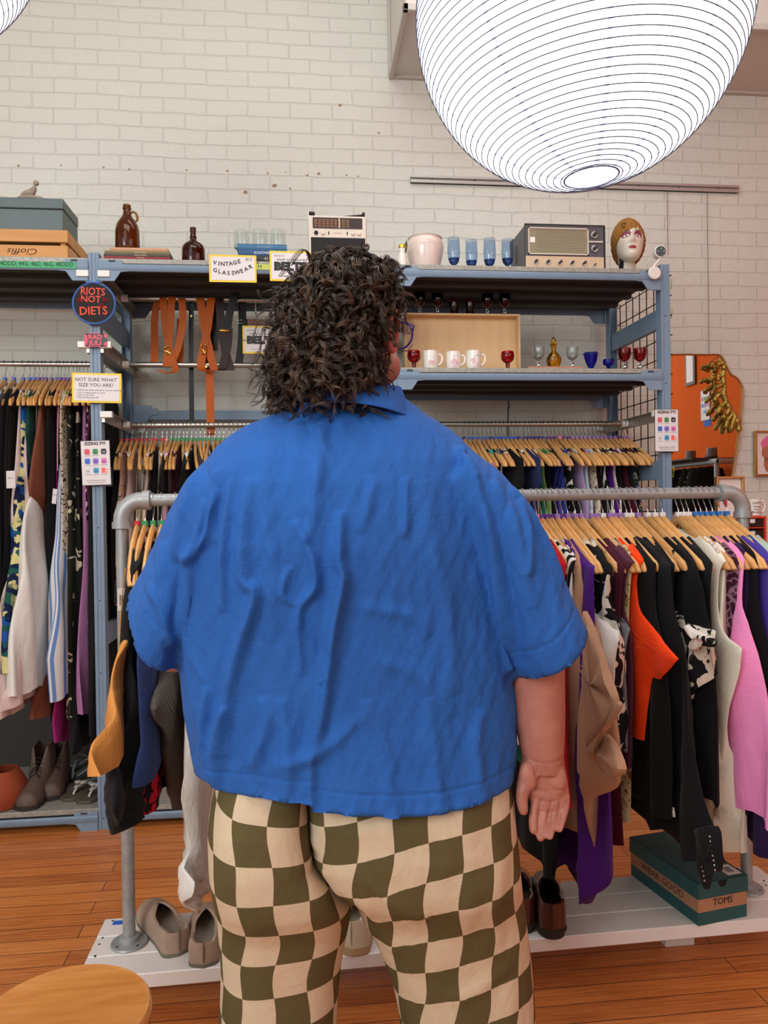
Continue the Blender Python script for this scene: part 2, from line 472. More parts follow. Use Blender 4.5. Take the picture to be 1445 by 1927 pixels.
def deck(t, x0, x1, z, th=.021, name='deck'):
    g = MB().box(x0 + .02, x1 - .02, YS + .004, YR - .004, z - th, z); part(t, name, g, GALV, bevel=.002)
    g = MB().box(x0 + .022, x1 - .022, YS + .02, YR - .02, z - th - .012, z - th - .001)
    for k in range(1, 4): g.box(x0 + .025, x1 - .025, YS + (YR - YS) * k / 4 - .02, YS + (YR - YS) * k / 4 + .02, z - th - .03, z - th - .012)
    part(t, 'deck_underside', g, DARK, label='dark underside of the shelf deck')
    for y, fl in ((YS, 1), (YR, -1)):
        zz = z - th - .004
        g = MB(); g.prism([(0, 0), (.004, 0), (.009, -.005), (.009, -.025), (.004, -.031), (0, -.031), (.003, -.015)], x0 + .02, x1 - .02,
                          lambda u, v, d: (d, y - (u + .001) * fl, zz + v))
        g.add(plate(x0 + .021, zz - .02, 1, y - .001 * fl, fl).v, plate(x0, 0, 1, y).f); g.add(plate(x1 - .021, zz - .02, -1, y - .001 * fl, fl).v, plate(x0, 0, 1, y).f)
        part(t, 'front_beam' if fl == 1 else 'rear_beam', g, BLUE, bevel=.0015)
def slotmarks(t, x0, x1, z):
    g = MB()
    for x in (x0 + .075, x1 - .075):
        g.box(x - .013, x + .013, YS - .0085, YS - .0078, z - .018, z - .011)
    part(t, 'beam_slot', g, DARK)
XS = [X0 - BAY, X0, X0 + BAY, X0 + 2 * BAY]
DZ = 2.352
S = []
labs = ['left bay of the blue-grey metal shelving, with long dresses and shoes',
        'middle bay of the blue-grey metal shelving behind the person, with belts on its rails',
        'right bay of the blue-grey metal shelving, with goblets and mugs on its second deck']
for i in range(3):
    t = thing('shelving_unit', labs[i], 'shelving unit', (XS[i], YS, 0), 'blue-grey metal shelving bays'); S.append(t)
    if i == 0: frame(t, XS[0])
    frame(t, XS[i + 1])
    deck(t, XS[i], XS[i + 1], DZ); slotmarks(t, XS[i], XS[i + 1], DZ)
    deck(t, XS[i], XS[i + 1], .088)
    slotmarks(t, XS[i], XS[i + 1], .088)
D2 = 1.910
deck(S[2], XS[2], XS[3], D2, name='second_deck'); slotmarks(S[2], XS[2], XS[3], D2)
# rear beam without a deck in the middle bay
g = MB(); g.box(XS[1] + .02, XS[2] - .02, YR - .012, YR, 1.755, 1.80); g.add(plate(XS[1] + .021, 1.79, 1, YR - .012).v, plate(0, 0, 1, 0).f); g.add(plate(XS[2] - .021, 1.79, -1, YR - .012).v, plate(0, 0, 1, 0).f)
part(S[1], 'rear_beam', g, BLUE, bevel=.0015)
# cross brackets that carry the hanging rails, with their white clips
YRAIL = YS + .33
def brackets(t, x, zs, s):
    for z in zs:
        g = MB().box(x + s * .022, x + s * .034, YS + .0, YR + .02, z - .022, z + .022); g.box(x + s * .022, x + s * .05, YS, YR + .02, z + .019, z + .023)
        b = part(t, 'rail_bracket', g, BRK)
        for g in (MB().box(x + s * .018, x + s * .066, YS - .014, YS + .012, z - .004, z + .022), MB().box(x + s * .02, x + s * .07, YR + .02, YR + .034, z - .002, z + .02)):
            part(b, 'end_clip', g, PL, bevel=.002, label='white plastic clip on the end of a rail bracket')
ZR1, ZR2, ZR3 = 2.275, 1.975, 1.70
part(S[0], 'shade_panel', MB().box(XS[0] + .03, XS[1] - .03, YR - .03, YR - .02, .09, .72), mat('shade_panel_dark', (56, 52, 50), .8), label='dark panel added for the shade behind the shoes')  # dark sheet added to stand in for shade on the wall low down
brackets(S[1], XS[1], (ZR1, ZR2 + .01, ZR3 + .0), 1); brackets(S[0], XS[1], (ZR1, ZR2 + .01), -1); brackets(S[1], XS[2], (ZR1, ZR2 + .01, ZR3), -1)
brackets(S[2], XS[2], (ZR3,), 1); brackets(S[2], XS[3], (ZR3,), -1)
def rail(t, i, z, y=YRAIL, r=.0125):
    g = MB().cyl((XS[i] + .036, y, z), (XS[i + 1] - .036, y, z), r, 20)
    part(t, 'hanging_rail', g, BAR)
    g = MB()
    for x, s in ((XS[i] + .036, 1), (XS[i + 1] - .036, -1)): g.cyl((x, y, z), (x + s * .03, y, z), r + .004, 16)
    part(t, 'rail_socket', g, PL)
rail(S[0], 0, ZR2); rail(S[1], 1, ZR1); rail(S[1], 1, ZR2); rail(S[1], 1, ZR3); rail(S[2], 2, ZR3)
# black wire grid on the right end of the unit
BLK = mat('black_wire', (22, 22, 24), .45, .3)
g = MB(); xg = XS[3] + .034
for k in range(9):
    y = YS + .03 + k * .076; g.tube([(xg, y, .9), (xg, y, 2.34)], .0028, 6)
for k in range(17):
    z = .92 + k * .088; g.tube([(xg, YS + .01, z), (xg, YS + .66, z)], .0028, 6)
t = thing('wire_grid_panel', 'black wire grid panel tied to the right end of the shelving', 'grid panel', (xg, YS, .9)); part(t, 'grid', g, BLK)
for y, z in ((YS + .02, 2.17), (YS + .55, 2.2), (YS + .5, 2.12), (YS + .02, 1.46), (YS + .02, 2.30)):
    g = MB().tube([(xg - .03, y, z), (xg + .006, y - .004, z + .012), (xg + .006, y + .006, z - .03), (xg - .03, y, z - .03)], .0022, 6)
    part(t, 'cable_tie', g, mat('lime_tie', (196, 220, 60), .5), label='lime green cable ties')
# ================================================================== PIPE RACK AND ITS LOW WHITE PLATFORM
GP = mat('galvanised_pipe', (164, 168, 170), .48, .45, var=.12, vscale=35, bump=.15, bscale=120)
ZP = .15
def rackY(x): return 2.134 + .027 * x
L, Rr = Vector((-.475, 2.121, ZP)), Vector((1.318, 2.170, ZP))
t = thing('clothes_rack', 'galvanised pipe clothes rack with elbow corners standing on the white platform', 'clothes rack', tuple((L + Rr) / 2))
ZTOP = 1.343
g = MB().cyl(L + Vector((.045, 0, ZTOP - ZP)), Rr + Vector((-.045, 0, ZTOP - ZP)), .0167, 24); part(t, 'top_pipe', g, GP)
for P, s in ((L, 1), (Rr, -1)):
    part(t, 'leg_pipe', MB().cyl(P + Vector((0, 0, .01)), P + Vector((0, 0, ZTOP - ZP - .045)), .0167, 24), GP)
    g = MB(); pts = []
    for k in range(9):
        a = PI / 2 * k / 8; pts.append((P.x + s * .052 * (1 - math.cos(a)), P.y + s * .052 * (1 - math.cos(a)) * .027, ZTOP - .052 + .052 * math.sin(a)))
    g.tube([(P.x, P.y, ZTOP - .06)] + pts + [(P.x + s * .06, P.y, ZTOP)], .0225, 20)
    g.cyl((P.x, P.y, ZTOP - .075), (P.x, P.y, ZTOP - .057), .0262, 20); g.cyl((P.x + s * .057, P.y, ZTOP), (P.x + s * .075, P.y, ZTOP), .0262, 20)
    part(t, 'elbow_fitting', g, GP)
    g = MB().lathe([(0, .0), (.047, .0), (.049, .003), (.047, .007), (.027, .009), (.025, .022), (.022, .024), (.0, .024)], P, 28)
    f = part(t, 'floor_flange', g, GP)
    g = MB()
    for k in range(4):
        a = PI / 4 + PI / 2 * k; g.cyl(P + Vector((.036 * math.cos(a), .036 * math.sin(a), .0068)), P + Vector((.036 * math.cos(a), .036 * math.sin(a), .0082)), .0042, 10)
    part(f, 'screw', g, mat('dark_steel', (70, 68, 66), .4, .8))
q = L + Vector((0, 0, .93)); g = MB().box(q.x - .011, q.x + .013, q.y - .0175, q.y - .0168, q.z - .03, q.z + .03)
st = part(t, 'barcode_sticker', g, mat('sticker_white', (214, 212, 206), .6))
g = MB()
for k in range(8): g.box(q.x - .006 + .002 * k, q.x - .005 + .002 * k, q.y - .0180, q.y - .0174, q.z - .016, q.z + .012)
part(st, 'bars', g, mat('print_black', (30, 30, 32), .6))

WP = mat('white_platform_paint', (232, 226, 222), .45, var=.035, vscale=7, bump=.12, bscale=25)
cs = [(-.572, 2.258), (-.572, 1.976), (1.50, 2.012), (1.425, 2.305)]
def plat(v, x): return lerp(cs[1][1], cs[0][1], v) + (x + .57) * (.0172 if v < .5 else .0225)
t = thing('display_platform', 'low white painted plank platform on the floor under the pipe rack', 'platform', (.45, 2.13, 0))
for k, (a, b) in enumerate(((0, .325), (.335, .66), (.67, 1))):
    xl, xr = lerp(-.572, -.572, a), lerp(1.445, 1.43, a)
    g = MB(); o = [(xl, lerp(1.976, 2.258, a)), (xr, lerp(2.012, 2.305, a)), (xr, lerp(2.012, 2.305, b)), (xl, lerp(1.976, 2.258, b))]
    g.prism(o, ZP - .038, ZP, lambda u, v, d: (u, v, d)); part(t, 'board', g, WP, bevel=.003)
for x in (-.05, .5, 1.1):
    part(t, 'foot_block', MB().box(x - .045, x + .045, 2.16, 2.24, 0, ZP - .038), WP)
g = MB()
for px, py in ((212, 1733), (193, 1765), (187, 1777), (179, 1799), (175, 1819), (1437, 1657), (1441, 1666)):
    p = PZ(px, py, ZP); g.cyl((p.x, p.y, ZP - .001), (p.x, p.y, ZP + .0006), .0034, 8)
part(t, 'screw', g, mat('dark_steel', (70, 68, 66), .4, .8))
BT = mat('blue_painters_tape', (40, 96, 200), .7)
for (x, y, lab) in ((222, 1737, 'scrap of blue painters tape beside the left leg of the pipe rack'), (1383, 1637, 'scrap of blue painters tape beside the right leg of the pipe rack')):
    p = PZ(x, y, ZP); tag(part(None, 'painters_tape', MB().box(p.x - .014, p.x + .017, p.y - .009, p.y + .012, ZP, ZP + .0008), BT), lab, 'tape')

# ================================================================== HANGERS
WOOD = None
def wood_mat(name, a, b):
    t = NT(name); t.set('Roughness', .38); v = t.coord(scale=(9, 1, 3)); oi = t.n('ShaderNodeObjectInfo')
    n = t.noise(v, 12, 4, .6, .5); c = t.ramp(n.outputs['Fac'], [(.3, lin(a)), (.7, lin(b))])
    hs = t.n('ShaderNodeHueSaturation'); t.l(c, hs.inputs['Color']); t.l(t.math('ADD', t.math('MULTIPLY', oi.outputs['Random'], .3), .82), hs.inputs['Value'])
    t.l(hs.outputs['Color'], t.b.inputs['Base Color']); t.set('Coat Weight', .25); return t.m
WOODA = wood_mat('hanger_wood_honey', (188, 112, 50), (214, 142, 70))
WOODB = wood_mat('hanger_wood_pale', (214, 156, 88), (232, 184, 120))
CHROME = mat('hook_wire', (200, 200, 202), .2, .95)
MK = {'red': (196, 26, 48), 'green': (20, 140, 74), 'blue': (34, 84, 190), 'navy': (38, 44, 130), 'purple': (92, 44, 140), 'lilac': (158, 120, 196),
      'pink': (240, 130, 140), 'white': (236, 236, 240), 'sky': (30, 120, 200)}
MKM = {k: mat('marker_' + k, v, .4) for k, v in MK.items()}
def hz(s): return -.080 - .128 * (min(abs(s), .225) / .225) ** 1.18
def hook_mb():
    g = MB(); pts = [(0, 0, -.066), (0, 0, -.050), (0, .006, -.040), (0, .016, -.024)]
    for k in range(9):
        a = -PI / 5 + (PI * 1.12) * k / 8; pts.append((0, .0195 * math.cos(a), .0195 * math.sin(a)))
    g.tube(pts, .0017, 6); return g
def wood_mb(bow=.022):
    g = MB(); rings = []; N = 26
    for i in range(N + 1):
        s = lerp(-.225, .225, i / N); a = abs(s) / .225
        h = lerp(.0145, .0165, a) * (1 if a < .93 else math.sqrt(max(0, 1 - ((a - .93) / .07) ** 2)) * .8 + .2)
        w = lerp(.0062, .0085, a) * (1 if a < .95 else .8)
        z = hz(s) + (.004 if a < .12 else 0); x = bow * a * a
        d = (hz(s + .01) - hz(s - .01)) / .02 if a < .95 else -.7 * (1 if s > 0 else -1)
        nrm = Vector((0, -d, 1)).normalized()
        r = []
        for k in range(10):
            q = 2 * PI * k / 10; r.append(Vector((x, s, z)) + Vector((1, 0, 0)) * w * math.cos(q) + nrm * h * math.sin(q))
        rings.append(r)
    g.loft(rings); return g
HP = {}
def proto(col, pale):
    key = (col, pale)
    if key in HP: return None
    t = thing('clothes_hanger', '', 'hanger', (0, 0, 0))
    if not HP: 
        m1 = part(t, 'wooden_arms', wood_mb(), WOODB if pale else WOODA, local=True); m2 = part(t, 'hook', hook_mb(), CHROME, local=True)
        m3 = part(t, 'size_marker', MB().box(-.0075, .0075, -.008, .008, -.070, -.055), MKM[col], local=True, bevel=.002)
        proto.m = (m1.data, m2.data)
    else:
        a = proto.m[0]
        if pale: a = a.copy(); a.materials.clear(); a.materials.append(WOODB)
        if pale and hasattr(proto, 'pale'): a = proto.pale
        if pale: proto.pale = a
        o = bpy.data.objects.new('wooden_arms', a); COL.objects.link(o); o.parent = t
        o = bpy.data.objects.new('hook', proto.m[1]); COL.objects.link(o); o.parent = t
        part(t, 'size_marker', MB().box(-.0075, .0075, -.008, .008, -.070, -.055), MKM[col], local=True, bevel=.002)
    HP[key] = t; KIDS[t.name] = list(t.children) or [o for o in COL.objects if o.parent == t]
    return t
def hanger(X, Y, Z, col, label, group, pale=False, rz=0, tilt=0):
    new = proto(col, pale); src = HP[(col, pale)]
    if new is None:
        kids = [o for o in KIDS[src.name]]
        r = src.copy(); COL.objects.link(r)
        for ch in kids:
            c = ch.copy(); COL.objects.link(c); c.parent = r
    else: r = src
    r.location = (X, Y, Z); r.rotation_euler = (tilt, 0, rz); r['label'] = label; r['category'] = 'hanger'; r['group'] = group
    return r

# ================================================================== GARMENTS
def garment(name, label, cat, X, Yc, zr, prof, m, th=.014, th2=.024, neck=(.118, .045), group=None, fold=.010, seed=0, back=None, straps=None, hem=.01, top=True, lean=0, extra=None, nf=3.2):
    """a piece of clothing hanging edge-on: prof = [(drop below rail, reach towards the aisle)]; back = the same on the wall side"""
    rnd = random.Random(seed + int(X * 1000)); t = thing(name, label, cat, (X, Yc, zr), group)
    ph, ph2 = rnd.uniform(0, 6), rnd.uniform(0, 6); NU, NV = 44, 46
    d0, d1 = prof[0][0], prof[-1][0]
    if back is None: back = [(d, min(s, .24 if i else s)) for i, (d, s) in enumerate(prof)]
    rings = []
    for i in range(NV + 1):
        v = i / NV; d = lerp(d0, d1, v); af = interp(prof, d); ab = interp(back, d)
        b = lerp(th, th2, min(1, v * 2.2)); k = min(1, v / .32); k = k * k * (3 - 2 * k)
        r = []
        for j in range(NU):
            u = 2 * PI * j / NU; c, s_ = math.cos(u), math.sin(u)
            cc = math.copysign(abs(c) ** .85, c); y = -af * cc if cc > 0 else -ab * cc
            s = -y
            zs = hz(s) + .021 if top else -d0
            if top and abs(s) < neck[0]: zs -= neck[1] * math.sqrt(max(0, 1 - (s / neck[0]) ** 2))
            if not top: zs += .015 * math.cos(s * 30)
            z = lerp(zs, -d, k)
            if i == NV: z -= hem * math.sin(s * 34 + ph)
            w = fold * min(1, v * 1.6) * (math.sin(s * 2 * PI / (.52 / nf) + ph + v * .8) + .5 * math.sin(s * 2 * PI / (.31 / nf) + ph2 - v * 1.4))
            x = b * (s_ if abs(s_) > .2 else s_ * .9) + w + .022 * (min(abs(s), .225) / .225) ** 2 * (1 - k) + lean * v
            r.append((X + x, Yc + y, zr + z))
        rings.append(r)
    g = MB(); g.loft(rings, uv=lambda i, j: (j / NU, i / NV))
    part(t, 'cloth_body', g, m, ang=0 or 80)
    if straps:
        for sgn in (-1, 1):
            for off in (-.006, .006):
                s0, s1 = straps[0], straps[1]; w = straps[2]
                pts = [(X + .012 + off * .4, Yc + sgn * s0, zr + hz(s0) + .017), (X + off * 1.5 + .008, Yc + sgn * lerp(s0, s1, .3), zr + lerp(hz(s0), -d0, .35)), (X + off * 2, Yc + sgn * s1, zr - d0 - .01)]
                part(t, 'strap', MB().ribbon(smooth_pts(pts, 4), w, (0, 1, 0), .0018), straps[3] if len(straps) > 3 else m)
    t.rotation_euler = (0, 0, RZ[0])
    return t
RZ = [0]
def pxprof(pts, X, Yc, zr):
    out = []
    for px, py in pts:
        p = PX(px, py, X); out.append((zr - p.z, max(.03, Yc - p.y)))
    return sorted(out, key=lambda q: q[0])

F = {}
def fab(n, rgb, **k): F[n] = fabric('cloth_' + n, rgb, **k); return F[n]
for n, c in dict(black=(13, 13, 15), black2=(20, 20, 23), red=(176, 14, 34), brown_linen=(176, 134, 106), violet=(74, 22, 118), white=(232, 230, 224), plum=(88, 42, 62),
                 orange=(252, 70, 14), cream=(236, 230, 212), pink=(244, 150, 206), purple=(76, 60, 160), mint=(178, 206, 196), dkpurple=(46, 28, 72), maroon=(70, 14, 34),
                 tan=(216, 146, 74), navy=(36, 44, 88), denim=(44, 58, 104), pale_pink=(226, 204, 200), rust=(128, 74, 54), mauve=(178, 120, 168), green=(118, 156, 74),
                 teal=(40, 168, 172), dkgreen=(20, 66, 60), lilac=(176, 150, 190), royal=(40, 60, 150), bluegrey=(176, 196, 214), beige=(206, 186, 164), grey=(120, 122, 128),
                 rose=(226, 182, 190), charcoal=(52, 52, 54), magenta=(170, 40, 120), peach=(222, 190, 172), kelly=(14, 110, 70)).items(): fab(n, c)
F['snake'] = print_fabric('snake_print', (58, 20, 40), [(150, 110, 130)], 34, .05, 'cells')
F['bwfloral'] = print_fabric('black_white_floral', (22, 22, 24), [(226, 222, 210)], 16, .54)
F['wbfloral'] = print_fabric('white_black_palm', (220, 212, 196), [(24, 24, 28)], 20, .55)
F['yfloral'] = print_fabric('yellow_blue_floral', (214, 206, 142), [(30, 90, 80), (28, 84, 160), (20, 34, 70)], 9, .54)
F['pfloral'] = print_fabric('pink_floral', (232, 196, 184), [(196, 76, 72), (90, 100, 120), (206, 180, 90)], 26, .63)
F['ofloral'] = print_fabric('olive_floral', (38, 42, 34), [(222, 214, 190)], 20, .64)
F['bfloral'] = print_fabric('beige_floral', (206, 184, 142), [(140, 72, 40), (150, 130, 70)], 34, .6)
F['stripe'] = print_fabric('blue_white_stripe', (226, 226, 226), [(104, 146, 206)], 4.6, .70, 'stripe')
F['zebra'] = print_fabric('zebra_stripe', (225, 222, 214), [(24, 24, 26)], 20, .5, 'stripe', (1, .5, 1.6))
F['leopard'] = print_fabric('leopard_spots', (218, 204, 178), [(56, 44, 36)], 55, .6)
F['lace'] = print_fabric('white_lace', (228, 220, 212), [(150, 130, 126)], 70, .06, 'cells')
F['sequin'] = print_fabric('gold_sequins', (200, 176, 150), [(240, 225, 205)], 190, .5, 'sequin')
F['knit'] = print_fabric('grey_rib_knit', (112, 106, 102), [(76, 72, 70)], 26, .5, 'rib')
F['redemb'] = print_fabric('red_embroidery', (30, 22, 26), [(206, 26, 56)], 26, .47)
F['navyp'] = print_fabric('navy_white_print', (30, 32, 66), [(206, 200, 204)], 26, .58)
F['lfloral'] = print_fabric('dark_multicolour_floral', (34, 36, 40), [(176, 90, 110), (170, 160, 90), (60, 110, 150)], 22, .58)
F['camo'] = print_fabric('black_cream_floral', (26, 26, 26), [(196, 186, 160)], 13, .6)

def neck_px_X(tip):
    tab = [(-1000, -2), (791, .3), (863, .4), (935, .5), (1006, .6), (1075, .7), (1144, .8), (1212, .9), (1279, 1.0), (1345, 1.1), (1410, 1.2), (1474, 1.3)]
    return interp(tab, tip)
HZF = ZTOP + .0000
# ---- front rack, right of the person: (tip px, marker, garment)
FRONT = [
 (1010, 'purple', ('knit_sweater', 'knit top with a white and green ribbed cuff, just right of the blue shirt', 'top', 'kelly', [(990, 1080), (985, 1200), (984, 1345), (985, 1440)], {})),
 (1030, 'purple', ('trousers', 'black trousers hanging low behind the hand of the person', 'trousers', 'black', [(1035, 1090), (1040, 1300), (1046, 1500), (1046, 1600), (1042, 1655)], {})),
 (1048, 'purple', ('long_tunic', 'bright red long top hanging right beside the bare forearm', 'top', 'red', [(1052, 1045), (1057, 1150), (1066, 1300), (1073, 1420), (1081, 1525)], {})),
 (1059, 'pink', None), (1069, 'purple', ('striped_blouse', 'black and white striped sleeveless top between the red top and the brown shirt', 'top', 'zebra', [(1074, 1055), (1080, 1150), (1080, 1260)], {})),
 (1080, 'purple', ('linen_shirt', 'crumpled brown linen shirt with rolled sleeve hems next to the red top', 'shirt', 'brown_linen', [(1086, 1090), (1097, 1150), (1122, 1235), (1142, 1310), (1150, 1385), (1152, 1440), (1150, 1480), (1128, 1500), (1116, 1597)], dict(fold=.020, th2=.045, hem=.02))),
 (1089, 'purple', ('velvet_dress', 'dark purple velvet dress reaching lowest below the brown shirt', 'dress', 'violet', [(1108, 1050), (1112, 1100), (1122, 1200), (1132, 1400), (1143, 1560), (1142, 1650), (1120, 1693)], dict(fold=.018, hem=.03))),
 (1102, 'lilac', ('camisole', 'white camisole with thin straps behind the brown shirt', 'camisole', 'white', [(1124, 1170), (1152, 1222), (1146, 1290), (1140, 1400)], dict(top=False, straps=(.17, .12, .010)))),
 (1113, 'purple', None),
 (1124, 'lilac', ('ruffled_blouse', 'black and white ruffled strappy top behind the brown shirt', 'top', 'bwfloral', [(1134, 1085), (1140, 1150), (1158, 1215), (1156, 1290), (1150, 1420)], dict(fold=.02, nf=9))),
 (1140, 'lilac', ('camisole', 'grey camisole with narrow straps beside the plum tank top', 'camisole', 'grey', [(1160, 1180), (1164, 1300), (1160, 1420)], dict(top=False, straps=(.17, .14, .012)))),
 (1152, 'lilac', ('long_dress', 'dark maroon dress whose hem shows between the purple dress and the beige floral one', 'dress', 'maroon', [(1160, 1080), (1160, 1300), (1163, 1500), (1166, 1598)], {})),
 (1174, 'lilac', ('tank_top', 'plum sleeveless tank top left of the bright orange top', 'tank top', 'plum', [(1181, 1045), (1172, 1090), (1170, 1150), (1186, 1200), (1190, 1300), (1187, 1440)], {})),
 (1184, 'lilac', ('floral_dress', 'beige floral dress whose hem hangs below the orange top', 'dress', 'bfloral', [(1182, 1080), (1184, 1300), (1186, 1450), (1184, 1553)], {})),
 (1197, 'white', ('crop_top', 'bright orange top with a pointed short sleeve', 'top', 'orange', [(1199, 1045), (1193, 1100), (1200, 1140), (1226, 1188), (1256, 1222), (1274, 1240), (1252, 1266), (1220, 1290), (1217, 1330), (1213, 1395)], dict(th2=.020, fold=.006, hem=.003))),
 (1212, 'lilac', ('tank_top', 'black tank top directly right of the orange top', 'tank top', 'black', [(1222, 1060), (1228, 1140), (1250, 1210), (1262, 1330), (1264, 1440), (1262, 1545)], {})),
 (1221, 'lilac', None),
 (1232, 'lilac', ('studded_dress', 'long black dress with metal studs on its hem, hanging down onto the teal shoebox', 'dress', 'black2', [(1246, 1060), (1256, 1150), (1280, 1300), (1306, 1450), (1326, 1560), (1336, 1640)], dict(fold=.02, hem=.02))),
 (1246, 'white', ('lace_blouse', 'black top with a white lace band at its hem', 'top', 'black', [(1255, 1065), (1262, 1200), (1262, 1400), (1268, 1560)], {})),
 (1256, 'white', None),
 (1270, 'lilac', ('ruffled_blouse', 'strappy top of white cloth with black palm leaves and a ruffled neckline', 'top', 'wbfloral', [(1296, 1170), (1327, 1203), (1330, 1228), (1322, 1268), (1300, 1312)], dict(top=False, straps=(.17, .15, .024, 'bwfloral'), fold=.016, nf=5))),
 (1290, 'white', ('blouse', 'black blouse between the palm print top and the cream tank top', 'blouse', 'black', [(1300, 1065), (1318, 1120), (1334, 1210), (1345, 1350), (1346, 1520)], {})),
 (1305, 'white', None), (1320, 'white', ('tank_top', 'black sleeveless top behind the cream tank top', 'tank top', 'black2', [(1330, 1065), (1333, 1200), (1340, 1300), (1340, 1450)], {})),
 (1353, 'white', ('tank_top', 'cream sleeveless tank top with lace at the shoulder', 'tank top', 'cream', [(1354, 1060), (1347, 1100), (1347, 1140), (1354, 1175), (1368, 1200), (1386, 1219), (1383, 1260), (1371, 1330), (1364, 1400), (1354, 1480), (1344, 1562)], dict(th2=.02))),
 (1364, 'white', ('long_skirt', 'cream skirt whose flared hem shows under the snake print dress', 'skirt', 'cream', [(1368, 1200), (1372, 1400), (1388, 1560), (1389, 1612)], dict(fold=.02, nf=6))),
 (1374, 'white', ('fitted_dress', 'dark maroon snake print dress between the cream and the pink tank tops', 'dress', 'snake', [(1376, 1075), (1377, 1130), (1379, 1250), (1384, 1400), (1393, 1490), (1396, 1530), (1386, 1562)], {})),
 (1389, 'sky', ('tank_top', 'pink sleeveless tunic with a slit at its hem', 'tank top', 'pink', [(1390, 1055), (1394, 1100), (1397, 1140), (1406, 1165), (1417, 1230), (1431, 1350), (1441, 1450), (1452, 1556)], dict(th2=.03, fold=.014, neck=(.118, .06)))),
 (1399, 'sky', ('long_skirt', 'dark purple long skirt under the hem of the pink tunic', 'skirt', 'dkpurple', [(1405, 1200), (1420, 1400), (1445, 1560), (1455, 1622)], dict(fold=.02))),
 (1411, 'sky', ('tank_top', 'black tank top just right of the pink tunic', 'tank top', 'black', [(1412, 1070), (1424, 1150), (1446, 1280), (1465, 1420), (1475, 1520)], {})),
 (1423, 'sky', None),
 (1436, 'sky', ('tank_top', 'purple sleeveless top at the right end of the pipe rack', 'tank top', 'purple', [(1436, 1055), (1446, 1150), (1460, 1300), (1480, 1450)], {})),
 (1452, 'sky', ('slip_dress', 'mint green top at the right end of the pipe rack', 'dress', 'mint', [(1452, 1055), (1462, 1150), (1480, 1300), (1500, 1500)], {})),
]
gi = 0
for tip, mk, gd in FRONT:
    X = neck_px_X(tip); Y = rackY(X); gi += 1
    nm = gd[1] if gd else None
    lab = ('pale wooden hanger on the front pipe rack holding the ' + nm)[:400] if nm else 'pale wooden hanger squeezed between clothes on the right half of the front pipe rack'
    lab = ' '.join(lab.split()[:16])
    RZ[0] = R(random.uniform(-2, 2)) + R(1.5) if gd and gd[3] not in ('orange', 'cream', 'pink', 'brown_linen') else R(1); hanger(X, Y, HZF, mk, lab, 'pale wooden hangers on the front pipe rack', True, RZ[0])
    if gd:
        kw = dict(gd[5]); 
        if 'straps' in kw and len(kw['straps']) > 3: kw['straps'] = kw['straps'][:3] + (F[kw['straps'][3]],)
        pr = pxprof(gd[4], X, Y, HZF)
        if kw.get('top', True): pr = [(.10, min(.175, pr[0][1]))] + [p for p in pr if p[0] > .14]
        garment(gd[0], gd[1], gd[2], X, Y, HZF, pr, F[gd[3]], seed=gi, group='clothes on the front pipe rack', **kw)
# pieces of the same garments that hang loose: rolled sleeve, cuff bands, lace band, studs
def flap(root, name, pts, X, m, th=.006, puff=.010, k=5, lab=None):
    """padded cloth panel lying in the garment's own plane"""
    O_ = smooth_pts([PX(a, b, X) for a, b in pts] + [PX(*pts[0], X)], k)[:-1]; c = sum(O_, Vector()) / len(O_); g = MB(); rings = []
    for s, d in ((1, 0), (.96, 1), (.75, 1.25), (.4, 1.5), (.05, 1.6)): rings.append([c + (p - c) * s + Vector((-th / 2 - puff * .5 * d * (1 + .5 * math.sin(p.z * 70)) * (d > 0), 0, 0)) for p in O_])
    back_ = [[c + (p - c) * s + Vector((th / 2, 0, 0)) for p in O_] for s in (.05, 1)]
    g.loft(back_ + rings); return part(root, name, g, m, ang=60, label=lab)
def find(label): return next(o for o in COL.objects if o.get('label') == label)
ls = find('crumpled brown linen shirt with rolled sleeve hems next to the red top')
flap(ls, 'rolled_sleeve', [(1096, 1150), (1112, 1185), (1136, 1262), (1155, 1322), (1146, 1352), (1124, 1388), (1108, 1410), (1104, 1300), (1098, 1220)], ls.location.x - .034, F['brown_linen'], .01, .016, 3)
flap(ls, 'sleeve_hem', [(1157, 1320), (1160, 1332), (1140, 1366), (1118, 1400), (1112, 1428), (1104, 1412), (1122, 1386), (1142, 1352)], ls.location.x - .046, F['brown_linen'], .006, .008, 3)
flap(ls, 'front_hem', [(1118, 1405), (1130, 1380), (1150, 1400), (1167, 1448), (1150, 1462), (1130, 1448)], ls.location.x - .030, F['brown_linen'], .01, .014, 3)
ks = find('knit top with a white and green ribbed cuff, just right of the blue shirt')
flap(ks, 'white_cuff_band', [(960, 1358), (968, 1368), (984, 1398), (962, 1400), (950, 1380)], ks.location.x - .022, F['white'], .006, .006, 3)
lb = find('black top with a white lace band at its hem')
flap(lb, 'lace_band', [(1231, 1505), (1260, 1520), (1262, 1538), (1232, 1528)], lb.location.x - .05, F['lace'], .003, .002, 1, 'white lace band')
sd = find('long black dress with metal studs on its hem, hanging down onto the teal shoebox')
g = MB()
for a, b in ([(1317 + i * 1.3, 1575 + i * 9) for i in range(8)] + [(1302 + i * 1.6, 1622 + i * 9) for i in range(5)]):
    p = PX(a, b, sd.location.x - .04); g.lathe([(0, -.003), (.003, -.001), (.003, .001), (0, .003)], p, 8)
part(sd, 'metal_studs', g, CHROME)
flap(sd, 'dress_tail', [(1296, 1560), (1330, 1556), (1337, 1600), (1336, 1640), (1322, 1642), (1316, 1672), (1308, 1668), (1302, 1630)], sd.location.x - .03, F['black2'], .008, .01, 3)
rt = find('strappy top of white cloth with black palm leaves and a ruffled neckline')
